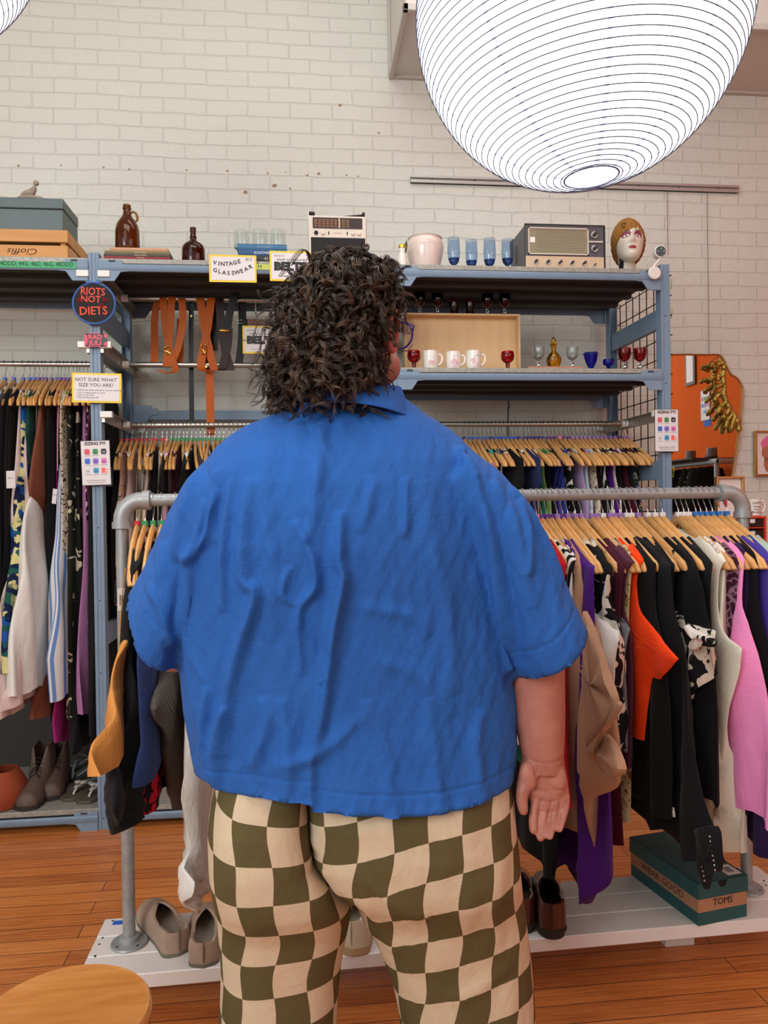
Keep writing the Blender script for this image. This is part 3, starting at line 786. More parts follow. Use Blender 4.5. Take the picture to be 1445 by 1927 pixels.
flap(rt, 'ruffled_neckline', [(1279, 1185), (1288, 1176), (1300, 1188), (1314, 1194), (1330, 1206), (1327, 1218), (1310, 1216), (1298, 1224), (1284, 1212)], rt.location.x - .03, F['bwfloral'], .008, .014, 3)
ct = find('cream sleeveless tank top with lace at the shoulder')
flap(ct, 'lace_yoke', [(1322, 1022), (1334, 1018), (1350, 1036), (1352, 1056), (1338, 1052), (1326, 1038)], ct.location.x + .012, F['lace'], .004, .004, 3)
# ---- front rack, left of the person
FL = [
 (-.436, 'red', ('satin_camisole', 'orange satin top on a thin strap at the left end of the pipe rack', 'top', 'tan', [(232, 1205), (216, 1245), (213, 1300), (196, 1380), (190, 1410), (182, 1467)], dict(top=False, straps=(.19, .17, .005), fold=.014, back=[(.3, .05), (.5, .12), (.9, .16)]))),
 (-.415, 'green', ('long_cardigan', 'long black cardigan at the left end of the pipe rack', 'cardigan', 'black2', [(240, 1100), (240, 1250), (232, 1380), (214, 1480), (206, 1530), (228, 1564)], dict(fold=.014, th2=.03))),
 (-.372, 'green', ('denim_dress', 'dark blue dress right of the long black cardigan', 'dress', 'denim', [(262, 1100), (262, 1250), (266, 1400), (262, 1478)], dict(th2=.03))),
 (-.394, 'green', ('embroidered_skirt', 'black skirt with red embroidery whose hem shows under the dark blue dress', 'skirt', 'redemb', [(280, 1200), (270, 1400), (262, 1536)], dict(th2=.03))),
 (-.335, 'green', ('knit_vest', 'grey ribbed knit vest left of the blue shirt', 'vest', 'knit', [(325, 1100), (318, 1230), (300, 1290), (292, 1335), (304, 1370), (318, 1430), (330, 1518)], dict(th2=.03, fold=.006))),
 (-.30, 'green', ('blouse', 'pale pink blouse between the grey knit vest and the sequined top', 'blouse', 'pale_pink', [(345, 1150), (350, 1350), (352, 1490), (350, 1538)], dict(fold=.006))),
 (-.275, 'blue', ('sequin_blouse', 'gold sequined top peeking out beside the checked trousers', 'top', 'sequin', [(360, 1150), (364, 1400), (366, 1522)], dict(fold=.004))),
 (-.262, 'blue', ('long_dress', 'white draped dress reaching down into the beige slip-on shoe', 'dress', 'white', [(358, 1200), (356, 1500), (360, 1600), (352, 1675), (364, 1722)], dict(fold=.013, nf=5, hem=.006))),
]
for X, mk, gd in FL:
    Y = rackY(X); RZ[0] = 0
    hanger(X, Y, HZF, mk, ' '.join(('wooden hanger at the left of the front pipe rack holding the ' + gd[1]).split()[:16]), 'wooden hangers at the left end of the pipe rack', False, R(random.uniform(-3, 3)))
    kw = dict(gd[5]); pr = pxprof(gd[4], X, Y, HZF)
    if kw.get('top', True): pr = [(.10, min(.19, max(.1, pr[0][1])))] + [p for p in pr if p[0] > .14]
    garment(gd[0], gd[1], gd[2], X, Y, HZF, pr, F[gd[3]], seed=50 + int(-X * 100), group='clothes on the left of the pipe rack', **kw)

# ---- left shelving bay
HB = .0042
LB = [
 (-1.30, 'blue', None), (-1.262, 'blue', ('maxi_dress', 'grey sequin maxi dress at the left edge of the picture', 'dress', 'charcoal', [(-15, 780), (-15, 1000), (-15, 1300)], {})),
 (-1.222, 'blue', ('maxi_dress', 'black maxi dress at the far left, with a white paper tag', 'dress', 'black', [(10, 785), (8, 950), (4, 1100), (-6, 1340)], {})),
 (-1.196, 'blue', ('maxi_dress', 'pale pink maxi dress left of the yellow floral dress', 'dress', 'pale_pink', [(33, 790), (28, 900), (16, 1050), (2, 1200), (-8, 1357)], dict(fold=.016))),
 (-1.176, 'blue', ('floral_dress', 'yellow dress with large blue and green leaves', 'dress', 'yfloral', [(36, 790), (40, 870), (33, 950), (20, 1050), (8, 1160), (2, 1273)], dict(th2=.05, fold=.012))),
 (-1.156, 'purple', ('slip_dress', 'cream slip dress with a long flared hem', 'dress', 'pale_pink', [(50, 800), (42, 1000), (22, 1200), (8, 1335)], dict(fold=.02))),
 (-1.138, 'purple', ('ruffled_blouse', 'dark teal ruffled top behind the brown knit', 'top', 'dkgreen', [(52, 790), (48, 815), (52, 850), (60, 880)], {})),
 (-1.124, 'purple', ('long_skirt', 'white crinkled cotton skirt in the left bay', 'skirt', 'white', [(62, 925), (48, 990), (38, 1100), (28, 1230), (24, 1313)], dict(th2=.05, fold=.014, top=False, straps=(.14, .12, .01)))),
 (-1.10, 'purple', ('draped_cardigan', 'reddish brown knit dress with a draped open front', 'dress', 'rust', [(84, 765), (66, 845), (58, 925), (78, 962), (86, 1100), (80, 1250), (65, 1354)], dict(th2=.035, fold=.010))),
 (-1.075, 'navy', None),
 (-1.062, 'purple', ('maxi_dress', 'black maxi dress between the brown knit and the striped dress', 'dress', 'black', [(90, 800), (92, 1000), (100, 1200), (104, 1362)], dict(th2=.035))),
 (-1.045, 'purple', ('party_dress', 'magenta dress whose hem shows under the black dress', 'dress', 'magenta', [(106, 1300), (104, 1350), (106, 1400)], dict(top=False, straps=(.14, .12, .01)))),
 (-1.03, 'purple', ('striped_dress', 'blue and white striped dress with thin straps', 'dress', 'stripe', [(103, 880), (109, 930), (108, 1010), (97, 1140), (92, 1240), (95, 1318)], dict(th2=.05, top=False, straps=(.17, .14, .012), fold=.01, back=[(.3, .14), (.6, .2), (1.4, .22)]))),
 (-1.01, 'purple', ('leopard_dress', 'leopard print dress behind the striped dress', 'dress', 'leopard', [(107, 770), (116, 900), (120, 1200)], {})),
 (-.994, 'lilac', ('strappy_blouse', 'leaf green strappy top in the left bay', 'top', 'green', [(122, 770), (128, 830), (130, 866)], dict(th2=.02))),
 (-.984, 'lilac', ('floral_dress', 'dark olive dress printed with cream flowers', 'dress', 'ofloral', [(125, 790), (130, 900), (132, 1000), (130, 1200), (128, 1360)], dict(th2=.03))),
 (-.965, 'lilac', ('maxi_dress', 'black maxi dress left of the mauve ribbed dress', 'dress', 'black', [(140, 790), (146, 1000), (140, 1250), (132, 1420)], dict(th2=.03))),
 (-.948, 'lilac', ('floral_dress', 'black dress with cream flowers near the blue-grey post', 'dress', 'camo', [(145, 780), (148, 900), (150, 1200)], {})),
 (-.93, 'lilac', ('ribbed_dress', 'mauve ribbed dress next to the blue-grey post', 'dress', 'mauve', [(156, 780), (156, 920), (155, 1100), (153, 1220), (149, 1350)], dict(th2=.025))),
 (-.91, 'lilac', ('printed_dress', 'navy and white printed dress next to the blue-grey post', 'dress', 'navyp', [(162, 790), (165, 950), (166, 1100), (166, 1260)], dict(th2=.02))),
 (-.896, 'lilac', ('maxi_dress', 'plum black maxi dress half hidden by the blue-grey post', 'dress', 'plum', [(165, 780), (160, 870), (170, 1000), (170, 1200)], {})),
 (-.872, 'lilac', ('maxi_dress', 'black maxi dress against the shelving post', 'dress', 'black', [(172, 790), (172, 1100), (170, 1400)], dict(th2=.03))),
]
for X, mk, gd in LB:
    Y = YRAIL
    RZ[0] = R(random.uniform(-1.5, 1.5)); hanger(X, Y, ZR2 - HB, mk, ' '.join(('wooden hanger on the left bay rail holding the ' + gd[1]).split()[:16]) if gd else 'bare wooden hanger on the rail of the left bay', 'wooden hangers in the left bay', False, RZ[0])
    if gd:
        kw = dict(gd[5]); pr = pxprof(gd[4], X, Y, ZR2 - HB)
        if kw.get('top', True): pr = [(.10, min(.19, max(.1, pr[0][1])))] + [p for p in pr if p[0] > .14]
        garment(gd[0], gd[1], gd[2], X, Y, ZR2 - HB, pr, F[gd[3]], seed=90 + int(-X * 100), group='long clothes in the left bay', **kw)

# ---- low rail of the middle bay and of the right bay (only the tops show)
TANK = [(.10, .17), (.17, .125), (.26, .12), (.36, .19), (.6, .2), (.78, .21)]
TEE = [(.10, .2), (.19, .24), (.29, .29), (.33, .22), (.6, .21), (.72, .21)]
SLIP = [(.30, .09), (.36, .17), (.6, .19), (.8, .2)]
def back_rail(rows, zr, group, where, sd):
    for i, (X, mk, gd) in enumerate(rows):
        RZ[0] = R(random.uniform(-5, 5)); hanger(X, YRAIL, zr - HB, mk, ' '.join((f'wooden hanger on the {where} holding the ' + gd[1]).split()[:16]) if gd else f'honey wooden hanger crowded on the {where}, {mk} size marker', f'wooden hangers on the {where}', False, RZ[0])
        if gd:
            sh = dict(tank=TANK, tee=TEE, slip=SLIP)[gd[4]]
            kw = dict(top=False, straps=(.17, .11, .010)) if gd[4] == 'slip' else {}
            garment(gd[0], gd[1], gd[2], X, YRAIL, zr - HB, sh, F[gd[3]], seed=sd + i, group=group, th2=.017, fold=.007, **kw)
MR = [
 (-.80, 'red', ('vest', 'black top at the left end of the middle bay rail', 'top', 'black', 'tank')), (-.775, 'red', ('tank_top', 'pink floral dress at the left end of the middle bay rail', 'dress', 'pfloral', 'tank')),
 (-.755, 'red', ('tank_top', 'pale pink tank top over the left end of the pipe rack', 'tank top', 'pale_pink', 'tank')), (-.73, 'red', None),
 (-.71, 'red', ('camisole', 'beige camisole with thin straps on the middle bay rail', 'camisole', 'beige', 'slip')), (-.69, 'red', ('camisole', 'cream camisole on the middle bay rail', 'camisole', 'cream', 'slip')),
 (-.665, 'red', ('tank_top', 'peach tank top on the middle bay rail', 'tank top', 'peach', 'tank')), (-.65, 'red', ('tank_top', 'black tank top with a white collar on the middle bay rail', 'tank top', 'black', 'tank')),
 (-.62, 'red', ('tank_top', 'white and orange striped tank top on the middle bay rail', 'tank top', 'cream', 'tank')), (-.60, 'pink', ('crop_top', 'black crop top on the middle bay rail', 'top', 'black2', 'tee')),
 (-.58, 'green', ('tank_top', 'soft pink tank top on the middle bay rail', 'tank top', 'rose', 'tank')), (-.56, 'green', None), (-.545, 'green', ('tee', 'maroon tee on the middle bay rail', 'top', 'maroon', 'tank')),
 (-.525, 'green', None), (-.51, 'green', ('tank_top', 'white tank top beside a black one on the middle bay rail', 'tank top', 'white', 'tank')), (-.49, 'green', ('tee', 'black tee left of the blue shirt shoulder', 'top', 'black', 'tee')),
 (-.47, 'green', None), (-.45, 'green', ('tee', 'charcoal tee left of the blue shirt shoulder', 'top', 'charcoal', 'tee')), (-.43, 'green', None), (-.41, 'green', None),
 (-.385, 'green', ('tee', 'black ribbed tee half hidden by the blue shirt', 'top', 'black2', 'tee')), (-.365, 'green', None), (-.345, 'green', None), (-.32, 'pink', ('tank_top', 'brown tank top half hidden by the blue shirt', 'tank top', 'rust', 'tank')),
 (-.30, 'green', None), (-.28, 'green', ('tee', 'black tee almost hidden by the blue shirt', 'top', 'black', 'tank')), (-.26, 'green', None), (-.24, 'green', None), (-.22, 'green', None)]
back_rail(MR, ZR3, 'clothes on the middle bay rail', 'middle bay rail', 200)
RRL = [
 (.78, 'navy', None), (.805, 'blue', None), (.825, 'blue', None), (.848, 'blue', None), (.872, 'blue', ('tank_top', 'turquoise tank top on the right bay rail', 'tank top', 'teal', 'tank')),
 (.893, 'blue', ('tank_top', 'grey tank top next to the turquoise one', 'tank top', 'grey', 'tank')), (.912, 'navy', ('tank_top', 'navy tank top on the right bay rail', 'tank top', 'navy', 'tank')), (.932, 'blue', ('tank_top', 'zebra striped tank top on the right bay rail', 'tank top', 'zebra', 'tank')),
 (.952, 'blue', None), (.968, 'blue', ('tee', 'black tee on the right bay rail right of the zebra stripes', 'top', 'black', 'tee')), (.99, 'blue', ('camisole', 'pale cream camisole on the right bay rail', 'camisole', 'cream', 'slip')),
 (1.01, 'blue', ('tank_top', 'black and white floral tank top left of the navy blouse', 'tank top', 'bwfloral', 'tank')), (1.03, 'blue', None), (1.048, 'navy', ('blouse', 'navy satin blouse on the right bay rail', 'blouse', 'navy', 'tee')),
 (1.075, 'navy', ('tank_top', 'beige tank top right of the navy blouse', 'tank top', 'beige', 'tank')), (1.095, 'navy', None), (1.112, 'navy', ('tank_top', 'emerald tank top on the right bay rail', 'tank top', 'kelly', 'tank')),
 (1.13, 'navy', ('tank_top', 'grass green tank top on the right bay rail', 'tank top', 'green', 'tank')), (1.15, 'navy', None), (1.165, 'navy', ('tee', 'black tee right of the green tops', 'top', 'black', 'tank')),
 (1.19, 'purple', ('camisole', 'light blue satin camisole on the right bay rail', 'camisole', 'purple', 'slip')), (1.21, 'purple', None), (1.228, 'purple', ('tank_top', 'royal blue tank top on the right bay rail', 'tank top', 'royal', 'tank')),
 (1.25, 'pink', ('tank_top', 'black top with white leaves on the right bay rail', 'tank top', 'bwfloral', 'tank')), (1.272, 'purple', ('tank_top', 'black cream floral top on the right bay rail', 'tank top', 'camo', 'tank')), (1.295, 'purple', None),
 (1.312, 'lilac', ('tank_top', 'lilac tank top on the right bay rail', 'tank top', 'lilac', 'tank')), (1.335, 'lilac', ('tank_top', 'pale blue satin top on the right bay rail', 'top', 'bluegrey', 'tank')), (1.357, 'lilac', None),
 (1.375, 'lilac', ('tank_top', 'leopard print tank top on the right bay rail', 'tank top', 'leopard', 'tank')), (1.398, 'lilac', ('tank_top', 'black tank top right of the leopard print', 'tank top', 'black', 'tank')), (1.42, 'lilac', ('tank_top', 'zebra striped top right of the leopard print', 'tank top', 'zebra', 'tank')),
 (1.44, 'lilac', None), (1.458, 'lilac', ('tank_top', 'deep violet tank top on the right bay rail', 'tank top', 'violet', 'tank')), (1.48, 'lilac', ('blouse', 'white lace blouse on the right bay rail', 'blouse', 'lace', 'tank')),
 (1.505, 'lilac', ('tank_top', 'large black tank top at the right of the right bay rail', 'tank top', 'black', 'tank')), (1.528, 'lilac', ('tank_top', 'maroon tank top near the right post', 'tank top', 'maroon', 'tank')), (1.55, 'purple', ('tee', 'black sleeveless top nearest the right post', 'top', 'black2', 'tank')),
 (1.575, 'lilac', ('floral_blouse', 'dark flowered top against the black wire grid', 'top', 'lfloral', 'tank')), (1.592, 'lilac', None)]
back_rail(RRL, ZR3, 'clothes on the right bay rail', 'right bay rail', 300)
# ================================================================== THINGS ON THE SHELVES
DT = DZ  # top of the top deck
def vessel(prof, th, c, n=28, sx=1, sy=1, wob=None):
    """hollow turned body: prof = outer profile from foot centre to rim; th wall"""
    inner = [(max(r - th, .0005), z) for r, z in prof if z > prof[0][1] + th * 1.5][::-1]
    return MB().lathe(prof + inner + [(0.0004, inner[-1][1])], c, n, sx, sy, wob=wob)
CLEAR = glass('clear_glass', (240, 246, 246)); RUBY = glass('ruby_glass', (190, 24, 40)); DRUBY = glass('dark_ruby_glass', (120, 24, 34))
BROWNG = glass('brown_glass', (158, 106, 44)); DBROWNG = glass('dark_brown_glass', (128, 66, 50)); COB = glass('cobalt_glass', (40, 70, 220)); PBLUE = glass('pale_blue_glass', (206, 224, 246))
AMB = glass('amber_glass', (250, 204, 80)); GRNG = glass('green_glass', (70, 200, 90)); BLUEG = glass('blue_glass', (90, 140, 232))
CER = mat('white_ceramic', (238, 232, 224), .2, coat=.5)
BLACK = mat('print_black', (30, 30, 32), .6)
def at(px, py, Y): p = PY(px, py, Y); return p.x, p.z
def pxm(Y): return Y * 1.0 / FPX * 1.0

# books
def book(x0, x1, z0, h, Y0, Y1, col, label, group, spine=None, txt=None, tcol=None, rz=0):
    cx, cy = (x0 + x1) / 2, (Y0 + Y1) / 2
    t = thing('book', label, 'book', (cx, cy, z0), group, rz)
    w, d = (x1 - x0) / 2, (Y1 - Y0) / 2; m = mat('book_' + '_'.join(map(str, col)), col, .6, var=.05)
    g = MB(); g.box(-w, w, -d, d, 0, .0022).box(-w, w, -d, d, h - .0022, h)
    rings = []
    for k in range(7):
        a = -PI / 2 + PI * k / 6; rings.append([(-w, -d + .004 - .006 * math.cos(a), h / 2 + h / 2 * math.sin(a)), (w, -d + .004 - .006 * math.cos(a), h / 2 + h / 2 * math.sin(a)),
                                               (w, -d + .006, h / 2 + h / 2 * math.sin(a)), (-w, -d + .006, h / 2 + h / 2 * math.sin(a))])
    g.loft(rings)
    part(t, 'cover', g, m, local=True)
    part(t, 'pages', MB().box(-w + .003, w - .003, -d + .004, d - .004, .0022, h - .0022), mat('book_pages', (226, 214, 190), .8), local=True)
    if txt:
        tm = mat('foil_' + '_'.join(map(str, tcol or (230, 220, 200))), tcol or (230, 220, 200), .4)
        g = text_mb([(s, h * sz, x * w, h * .5 - h * sz * .33, 'CENTER', xs) for s, sz, x, xs in txt], facing(0, -d - .0024, 0), .0002)
        part(t, 'spine_lettering', g, tm, local=True)
    return t
# ---- left bay top: grey box on a wooden crate
Yb = 3.30
xr, zt = at(118, 374, Yb); _, zc = at(118, 437, Yb); 
yb = min(PX(146, 410, xr).y, 3.82)
GB = mat('grey_green_metal', (92, 106, 108), .5, .2, var=.06, vscale=6)
t = thing('storage_box', 'dark grey-green metal box on top of the wooden crate', 'box', (xr - .22, (Yb + yb) / 2, zc))
part(t, 'body', MB().box(xr - .46, xr, Yb, yb, zc, zt - .045), GB, bevel=.004)
part(t, 'lid', MB().box(xr - .462, xr + .002, Yb - .002, yb + .002, zt - .043, zt), GB, bevel=.004)
xc, zc1 = at(127, 437, 3.275); CW = mat('crate_pine', (206, 150, 88), .6, var=.12, vscale=5, stretch=(.6, 4, 6))
t = thing('wooden_crate', 'slatted wooden crate with an upside-down name, under the grey metal box', 'crate', (xc - .2, 3.5, DT))
hgt = zc - DT; yc1 = 3.80
def slatbox(z0, z1): 
    g = MB(); g.box(xc - .47, xc, 3.275, 3.287, z0, z1); g.box(xc - .47, xc, yc1 - .012, yc1, z0, z1); g.box(xc - .012, xc, 3.287, yc1 - .012, z0, z1); g.box(xc - .47, xc - .458, 3.287, yc1 - .012, z0, z1); return g
part(t, 'upper_slats', slatbox(DT + hgt * .56, DT + hgt), CW, bevel=.002); part(t, 'lower_slats', slatbox(DT, DT + hgt * .44), CW, bevel=.002)
g = MB()
for x, y in ((xc - .032, 3.288), (xc - .032, yc1 - .032), (xc - .455, 3.288), (xc - .455, yc1 - .032)): g.box(x, x + .019, y, y + .019, DT, DT + hgt)
g.box(xc - .455, xc - .013, 3.29, yc1 - .013, DT + .002, DT + .008); part(t, 'corner_posts', g, CW)
x, z = at(43, 473, 3.27)
part(t, 'burnt_lettering', text_mb([('Cioffis', .036, 0, -.010, 'CENTER', 1.3, .3)], facing(x, 3.2745, DT + hgt * .22) @ Matrix.Rotation(PI, 4, 'Z'), .0003), mat('burnt_brown', (84, 44, 22), .7))
# figurine on the box
x, z = at(58, 372, 3.4); FG = mat('figurine_clay', (150, 138, 124), .6, var=.3, vscale=60)
g = MB(); x = at(58, 372, 3.33)[0]; g.lathe([(0, 0), (.035, 0), (.034, .008), (.02, .014), (0, .015)], (x, 3.42, zt), 20, 1.2, .7)
g.tube([(x - .03, 3.42, zt + .012), (x - .01, 3.415, zt + .02), (x + .006, 3.42, zt + .024), (x + .012, 3.42, zt + .045)], [.007, .011, .012, .006], 10)
g.lathe([(0, -.009), (.007, -.006), (.009, 0), (.007, .006), (0, .009)], (x + .014, 3.42, zt + .052), 12)
tag(part(None, 'figurine', g, FG, sub=1), 'small clay figurine lying on the grey metal box', 'figurine')
fo = COL.objects['figurine']; fo.data.transform(Matrix.Translation((x, 3.335, zt)) @ Matrix.Scale(1.45, 4) @ Matrix.Translation((-x, -3.42, -zt)))

# ---- middle bay top
x0, x1 = at(195, 485, 3.272)[0], at(321, 485, 3.272)[0]
bk = 'books under the brown glass jug'; zz = DT
for i, (col, h, a, b, lab, tx) in enumerate([((150, 50, 56), .010, 0, .002, 'red book at the bottom of the stack under the brown jug', 'COOKERY'), ((84, 76, 74), .012, .000, .002, 'dark grey book second from the bottom under the brown jug', 'CAROLY BARR'),
        ((128, 122, 84), .013, .003, .004, 'olive book third from the bottom under the brown jug', 'THE INVISIBLE'), ((208, 158, 122), .014, .024, .012, 'peach coloured book directly under the brown jug', 'SMALL TOWN POEMS')]):
    book(x0 + a, x1 - b, zz, h, 3.272 + .002 * i, 3.47, col, lab, bk, txt=[(tx, .62, .1, 1)], tcol=(226, 206, 170)); zz += h
x, z = at(240, 462, 3.36)
JP = [(0, 0), (.046, 0), (.050, .006), (.0505, .06), (.050, .095), (.046, .118), (.034, .140), (.022, .156), (.017, .168), (.0155, .185), (.0185, .188), (.0185, .194), (.0165, .196), (.0165, .206), (.014, .207)]
t = thing('glass_jug', 'brown glass jug with a small ring handle on a stack of books', 'jug', (x, 3.36, zz))
part(t, 'body', vessel([(r * 1.0, z * 1.0) for r, z in JP], .003, (x, 3.36, zz), 32), BROWNG)
g = MB().tube(smooth_pts([(x + .016, 3.36, zz + .172), (x + .028, 3.36, zz + .178), (x + .040, 3.36, zz + .165), (x + .042, 3.36, zz + .145), (x + .036, 3.36, zz + .138)], 4), .0052, 10)
part(t, 'handle', g, BROWNG)
x, z = at(364, 485, 3.36)
t = thing('glass_bottle', 'dark brown pebbled glass bottle standing right of the books and jug', 'bottle', (x, 3.36, DT))
BP = [(0, 0), (.044, 0), (.0485, .006), (.0485, .07), (.046, .085), (.036, .098), (.020, .107), (.0135, .116), (.0155, .124), (.0125, .134), (.0115, .146), (.013, .148), (.013, .166), (.0105, .168)]
part(t, 'body', vessel(BP, .003, (x, 3.36, DT), 32, 1, .8), DBROWNG)
x0, x1 = at(447, 485, 3.275)[0], at(539, 485, 3.275)[0]; zz = DT
for i, (col, h, a, b, lab, tx, tc) in enumerate([((52, 54, 62), .026, .0, .028, 'dark book at the bottom under the blue books', [('NORTHERN', .5, -.5, 1), ('43', .7, .35, 1)], (210, 200, 180)), ((50, 92, 140), .024, .004, .004, 'blue book with white lettering, middle of the stack', [('KOZYMBRASKA', .62, .2, 1)], (232, 236, 240)),
        ((62, 116, 156), .026, -.002, -.002, 'steel blue book directly under the three tumblers', [('THE JOURNEY', .4, .1, 1)], (150, 180, 200))]):
    book(x0 + a, x1 - b, zz, h, 3.275 + .002 * i, 3.46, col, lab, 'books under the tumblers', txt=tx, tcol=tc); zz += h
def tumbler(px, zz, Y, lab, h=.078, r=.036):
    x, _ = at(px, 450, Y); t = thing('glass_tumbler', lab, 'glass', (x, Y, zz), 'clear glass tumblers')
    part(t, 'body', vessel([(0, 0), (r * .72, 0), (r * .86, .004), (r * .97, .02), (r, .04), (r, h)], .0018, (x, Y, zz), 32), CLEAR)
tumbler(455, zz, 3.36, 'leftmost of the three clear tumblers on the blue books', r=.034); tumbler(489.5, zz, 3.35, 'middle one of the three clear tumblers on the blue books', r=.034); tumbler(523, zz, 3.35, 'rightmost of the three clear tumblers on the blue books', r=.034)
tumbler(558, DT + .002, 3.42, 'low clear tumbler between the blue books and the white radio', .073, .037)
# white portable radio
xa, xb = at(581, 478, 3.31)[0], at(690, 478, 3.31)[0]; z1 = at(600, 405, 3.31)[1]; w = xb - xa; Yr = 3.31
RW = mat('radio_white', (226, 216, 202), .4); RB = mat('radio_black_cloth', (34, 32, 34), .8, bump=.4, bscale=400)
t = thing('portable_radio', 'white and black portable radio with a folded handle, behind the curly hair', 'radio', ((xa + xb) / 2, Yr + .04, DT))
part(t, 'case', MB().box(xa, xb, Yr, Yr + .085, DT + .002, z1), RW, bevel=.005)
H = z1 - DT
part(t, 'speaker_cloth', MB().box(xa + .010, xb - .006, Yr - .0015, Yr + .002, DT + .012, DT + H * .56), RB)
dial = part(t, 'tuning_dial', MB().box(xa + w * .075, xb - w * .07, Yr - .002, Yr + .002, DT + H * .74, DT + H * .955), mat('dial_glass', (84, 78, 78), .12, .3))
g = MB()
for k, zf in enumerate((.91, .89, .865, .84, .82, .79, .77)):
    for j in range(9):
        xx = lerp(xa + w * .1, xb - w * .28, j / 9); g.box(xx, xx + w * .05, Yr - .0028, Yr - .002, DT + H * zf, DT + H * (zf + .006))
part(dial, 'scale_marks', g, mat('dial_print', (214, 150, 96), .5))
part(dial, 'needle', MB().box(xa + w * .525, xa + w * .537, Yr - .003, Yr - .002, DT + H * .75, DT + H * .95), mat('print_white', (240, 238, 232), .5))
for i, (fx, m_) in enumerate(((.13, RB), (.25, RW), (.77, RW), (.87, RW))):
    part(t, 'knob', MB().cyl((xa + w * fx, Yr - .008, DT + H * .65), (xa + w * fx, Yr, DT + H * .65), .0078, 20, .0088), m_, bevel=.001)
g = MB(); g.box(xa + w * .34, xa + w * .355, Yr - .003, Yr, DT + H * .62, DT + H * .68); g.box(xa + w * .66, xa + w * .675, Yr - .003, Yr, DT + H * .62, DT + H * .68); part(t, 'slide_switch', g, RB)
g = MB(); g.box(xa + w * .43, xa + w * .57, Yr - .0006, Yr, DT + H * .655, DT + H * .662); g.box(xa + w * .40, xa + w * .60, Yr - .0006, Yr, DT + H * .64, DT + H * .643); part(t, 'nameplate', g, mat('foil_gold', (190, 150, 110), .4))
g = MB(); g.box(xa - .003, xa + .004, Yr + .02, Yr + .05, DT + .01, z1 + .026); g.box(xb - .004, xb + .003, Yr + .02, Yr + .05, DT + .01, z1 + .024); part(t, 'handle_bracket', g, mat('chrome_trim', (206, 206, 204), .25, .9), bevel=.001)
g = MB(); g.obox((xa + .016, Yr + .035, z1 + .019), (.013, 0, -.001), (0, .011, 0), (0, 0, .005)); g.obox((xb - .052, Yr + .035, z1 + .010), (.050, 0, .006), (0, .011, 0), (0, 0, .0035)); g.obox((xb - .009, Yr + .035, z1 + .020), (.006, 0, 0), (0, .012, 0), (0, 0, .006)); part(t, 'handle', g, RB, bevel=.001)

# ---- right bay top
x, _ = at(757, 490, 3.33)
t = thing('ceramic_figurine', 'small white ceramic figurine with a gilded top, left of the white pot', 'figurine', (x, 3.33, DT))
part(t, 'body', MB().lathe([(0, 0), (.023, 0), (.024, .012), (.020, .016), (.021, .03), (.017, .055), (.012, .072), (.014, .080), (.013, .092), (.006, .098), (0, .099)], (x, 3.33, DT), 20), CER)
part(t, 'gilded_top', MB().lathe([(.0135, .088), (.0165, .094), (.014, .103), (.008, .106), (0, .105)], (x, 3.33, DT), 14, wob=lambda k, i: 1 + .12 * math.cos(k * 2 * PI * 5)), mat('gilding', (200, 170, 60), .3, .9))
g = MB().prism([(x + a, DT + b) for a, b in ((.010, .078), (.018, .07), (.024, .10), (.022, .128), (.012, .108), (.006, .096))], 3.335, 3.339, lambda u, v, d: (u, d, v)); part(t, 'leaf', g, mat('dark_green_glaze', (22, 60, 34), .3))
x, _ = at(800, 492, 3.43)
tag(part(None, 'plant_pot', vessel([(0, 0), (.052, 0), (.058, .006), (.068, .04), (.080, .09), (.0855, .125), (.082, .148), (.074, .156), (.073, .162), (.078, .166)], .006, (x, 3.43, DT), 40), mat('pot_glaze', (226, 208, 198), .2, coat=.5)), 'large empty white glazed pot right of the small figurine', 'pot')
GOB = [(0, 0), (.026, 0), (.027, .002), (.012, .006), (.005, .010), (.004, .012)]
def blue_goblet(px, Y, lab, h):
    x, _ = at(px, 490, Y); t = thing('goblet', lab, 'goblet', (x, Y, DT), 'tall blue goblets with green stems')
    part(t, 'foot', MB().lathe([(0, 0), (.024, 0), (.0245, .002), (.006, .006), (.004, .010), (0, .010)], (x, Y, DT), 24), GRNG)
    part(t, 'green_ball', MB().lathe([(0, .008), (.007, .010), (.0105, .017), (.010, .023), (.006, .028), (0, .029)], (x, Y, DT), 20), GRNG)
    part(t, 'bowl', vessel([(.002, .028), (.010, .030), (.020, .040), (.026, .060), (.028, .085), (.027, .12), (.0265, h)], .0018, (x, Y, DT), 28), PBLUE)
    part(t, 'blue_base', MB().lathe([(0, .0305), (.009, .032), (.0185, .0415), (.0225, .052), (.0235, .058), (0, .056)], (x, Y, DT), 24), BLUEG)
blue_goblet(854, 3.36, 'first blue goblet right of the white pot', .148); blue_goblet(887, 3.39, 'second blue goblet from the pot, standing further back', .150); blue_goblet(921, 3.37, 'third blue goblet from the pot, tallest', .152); blue_goblet(955, 3.35, 'fourth blue goblet, beside the grey radio', .142)
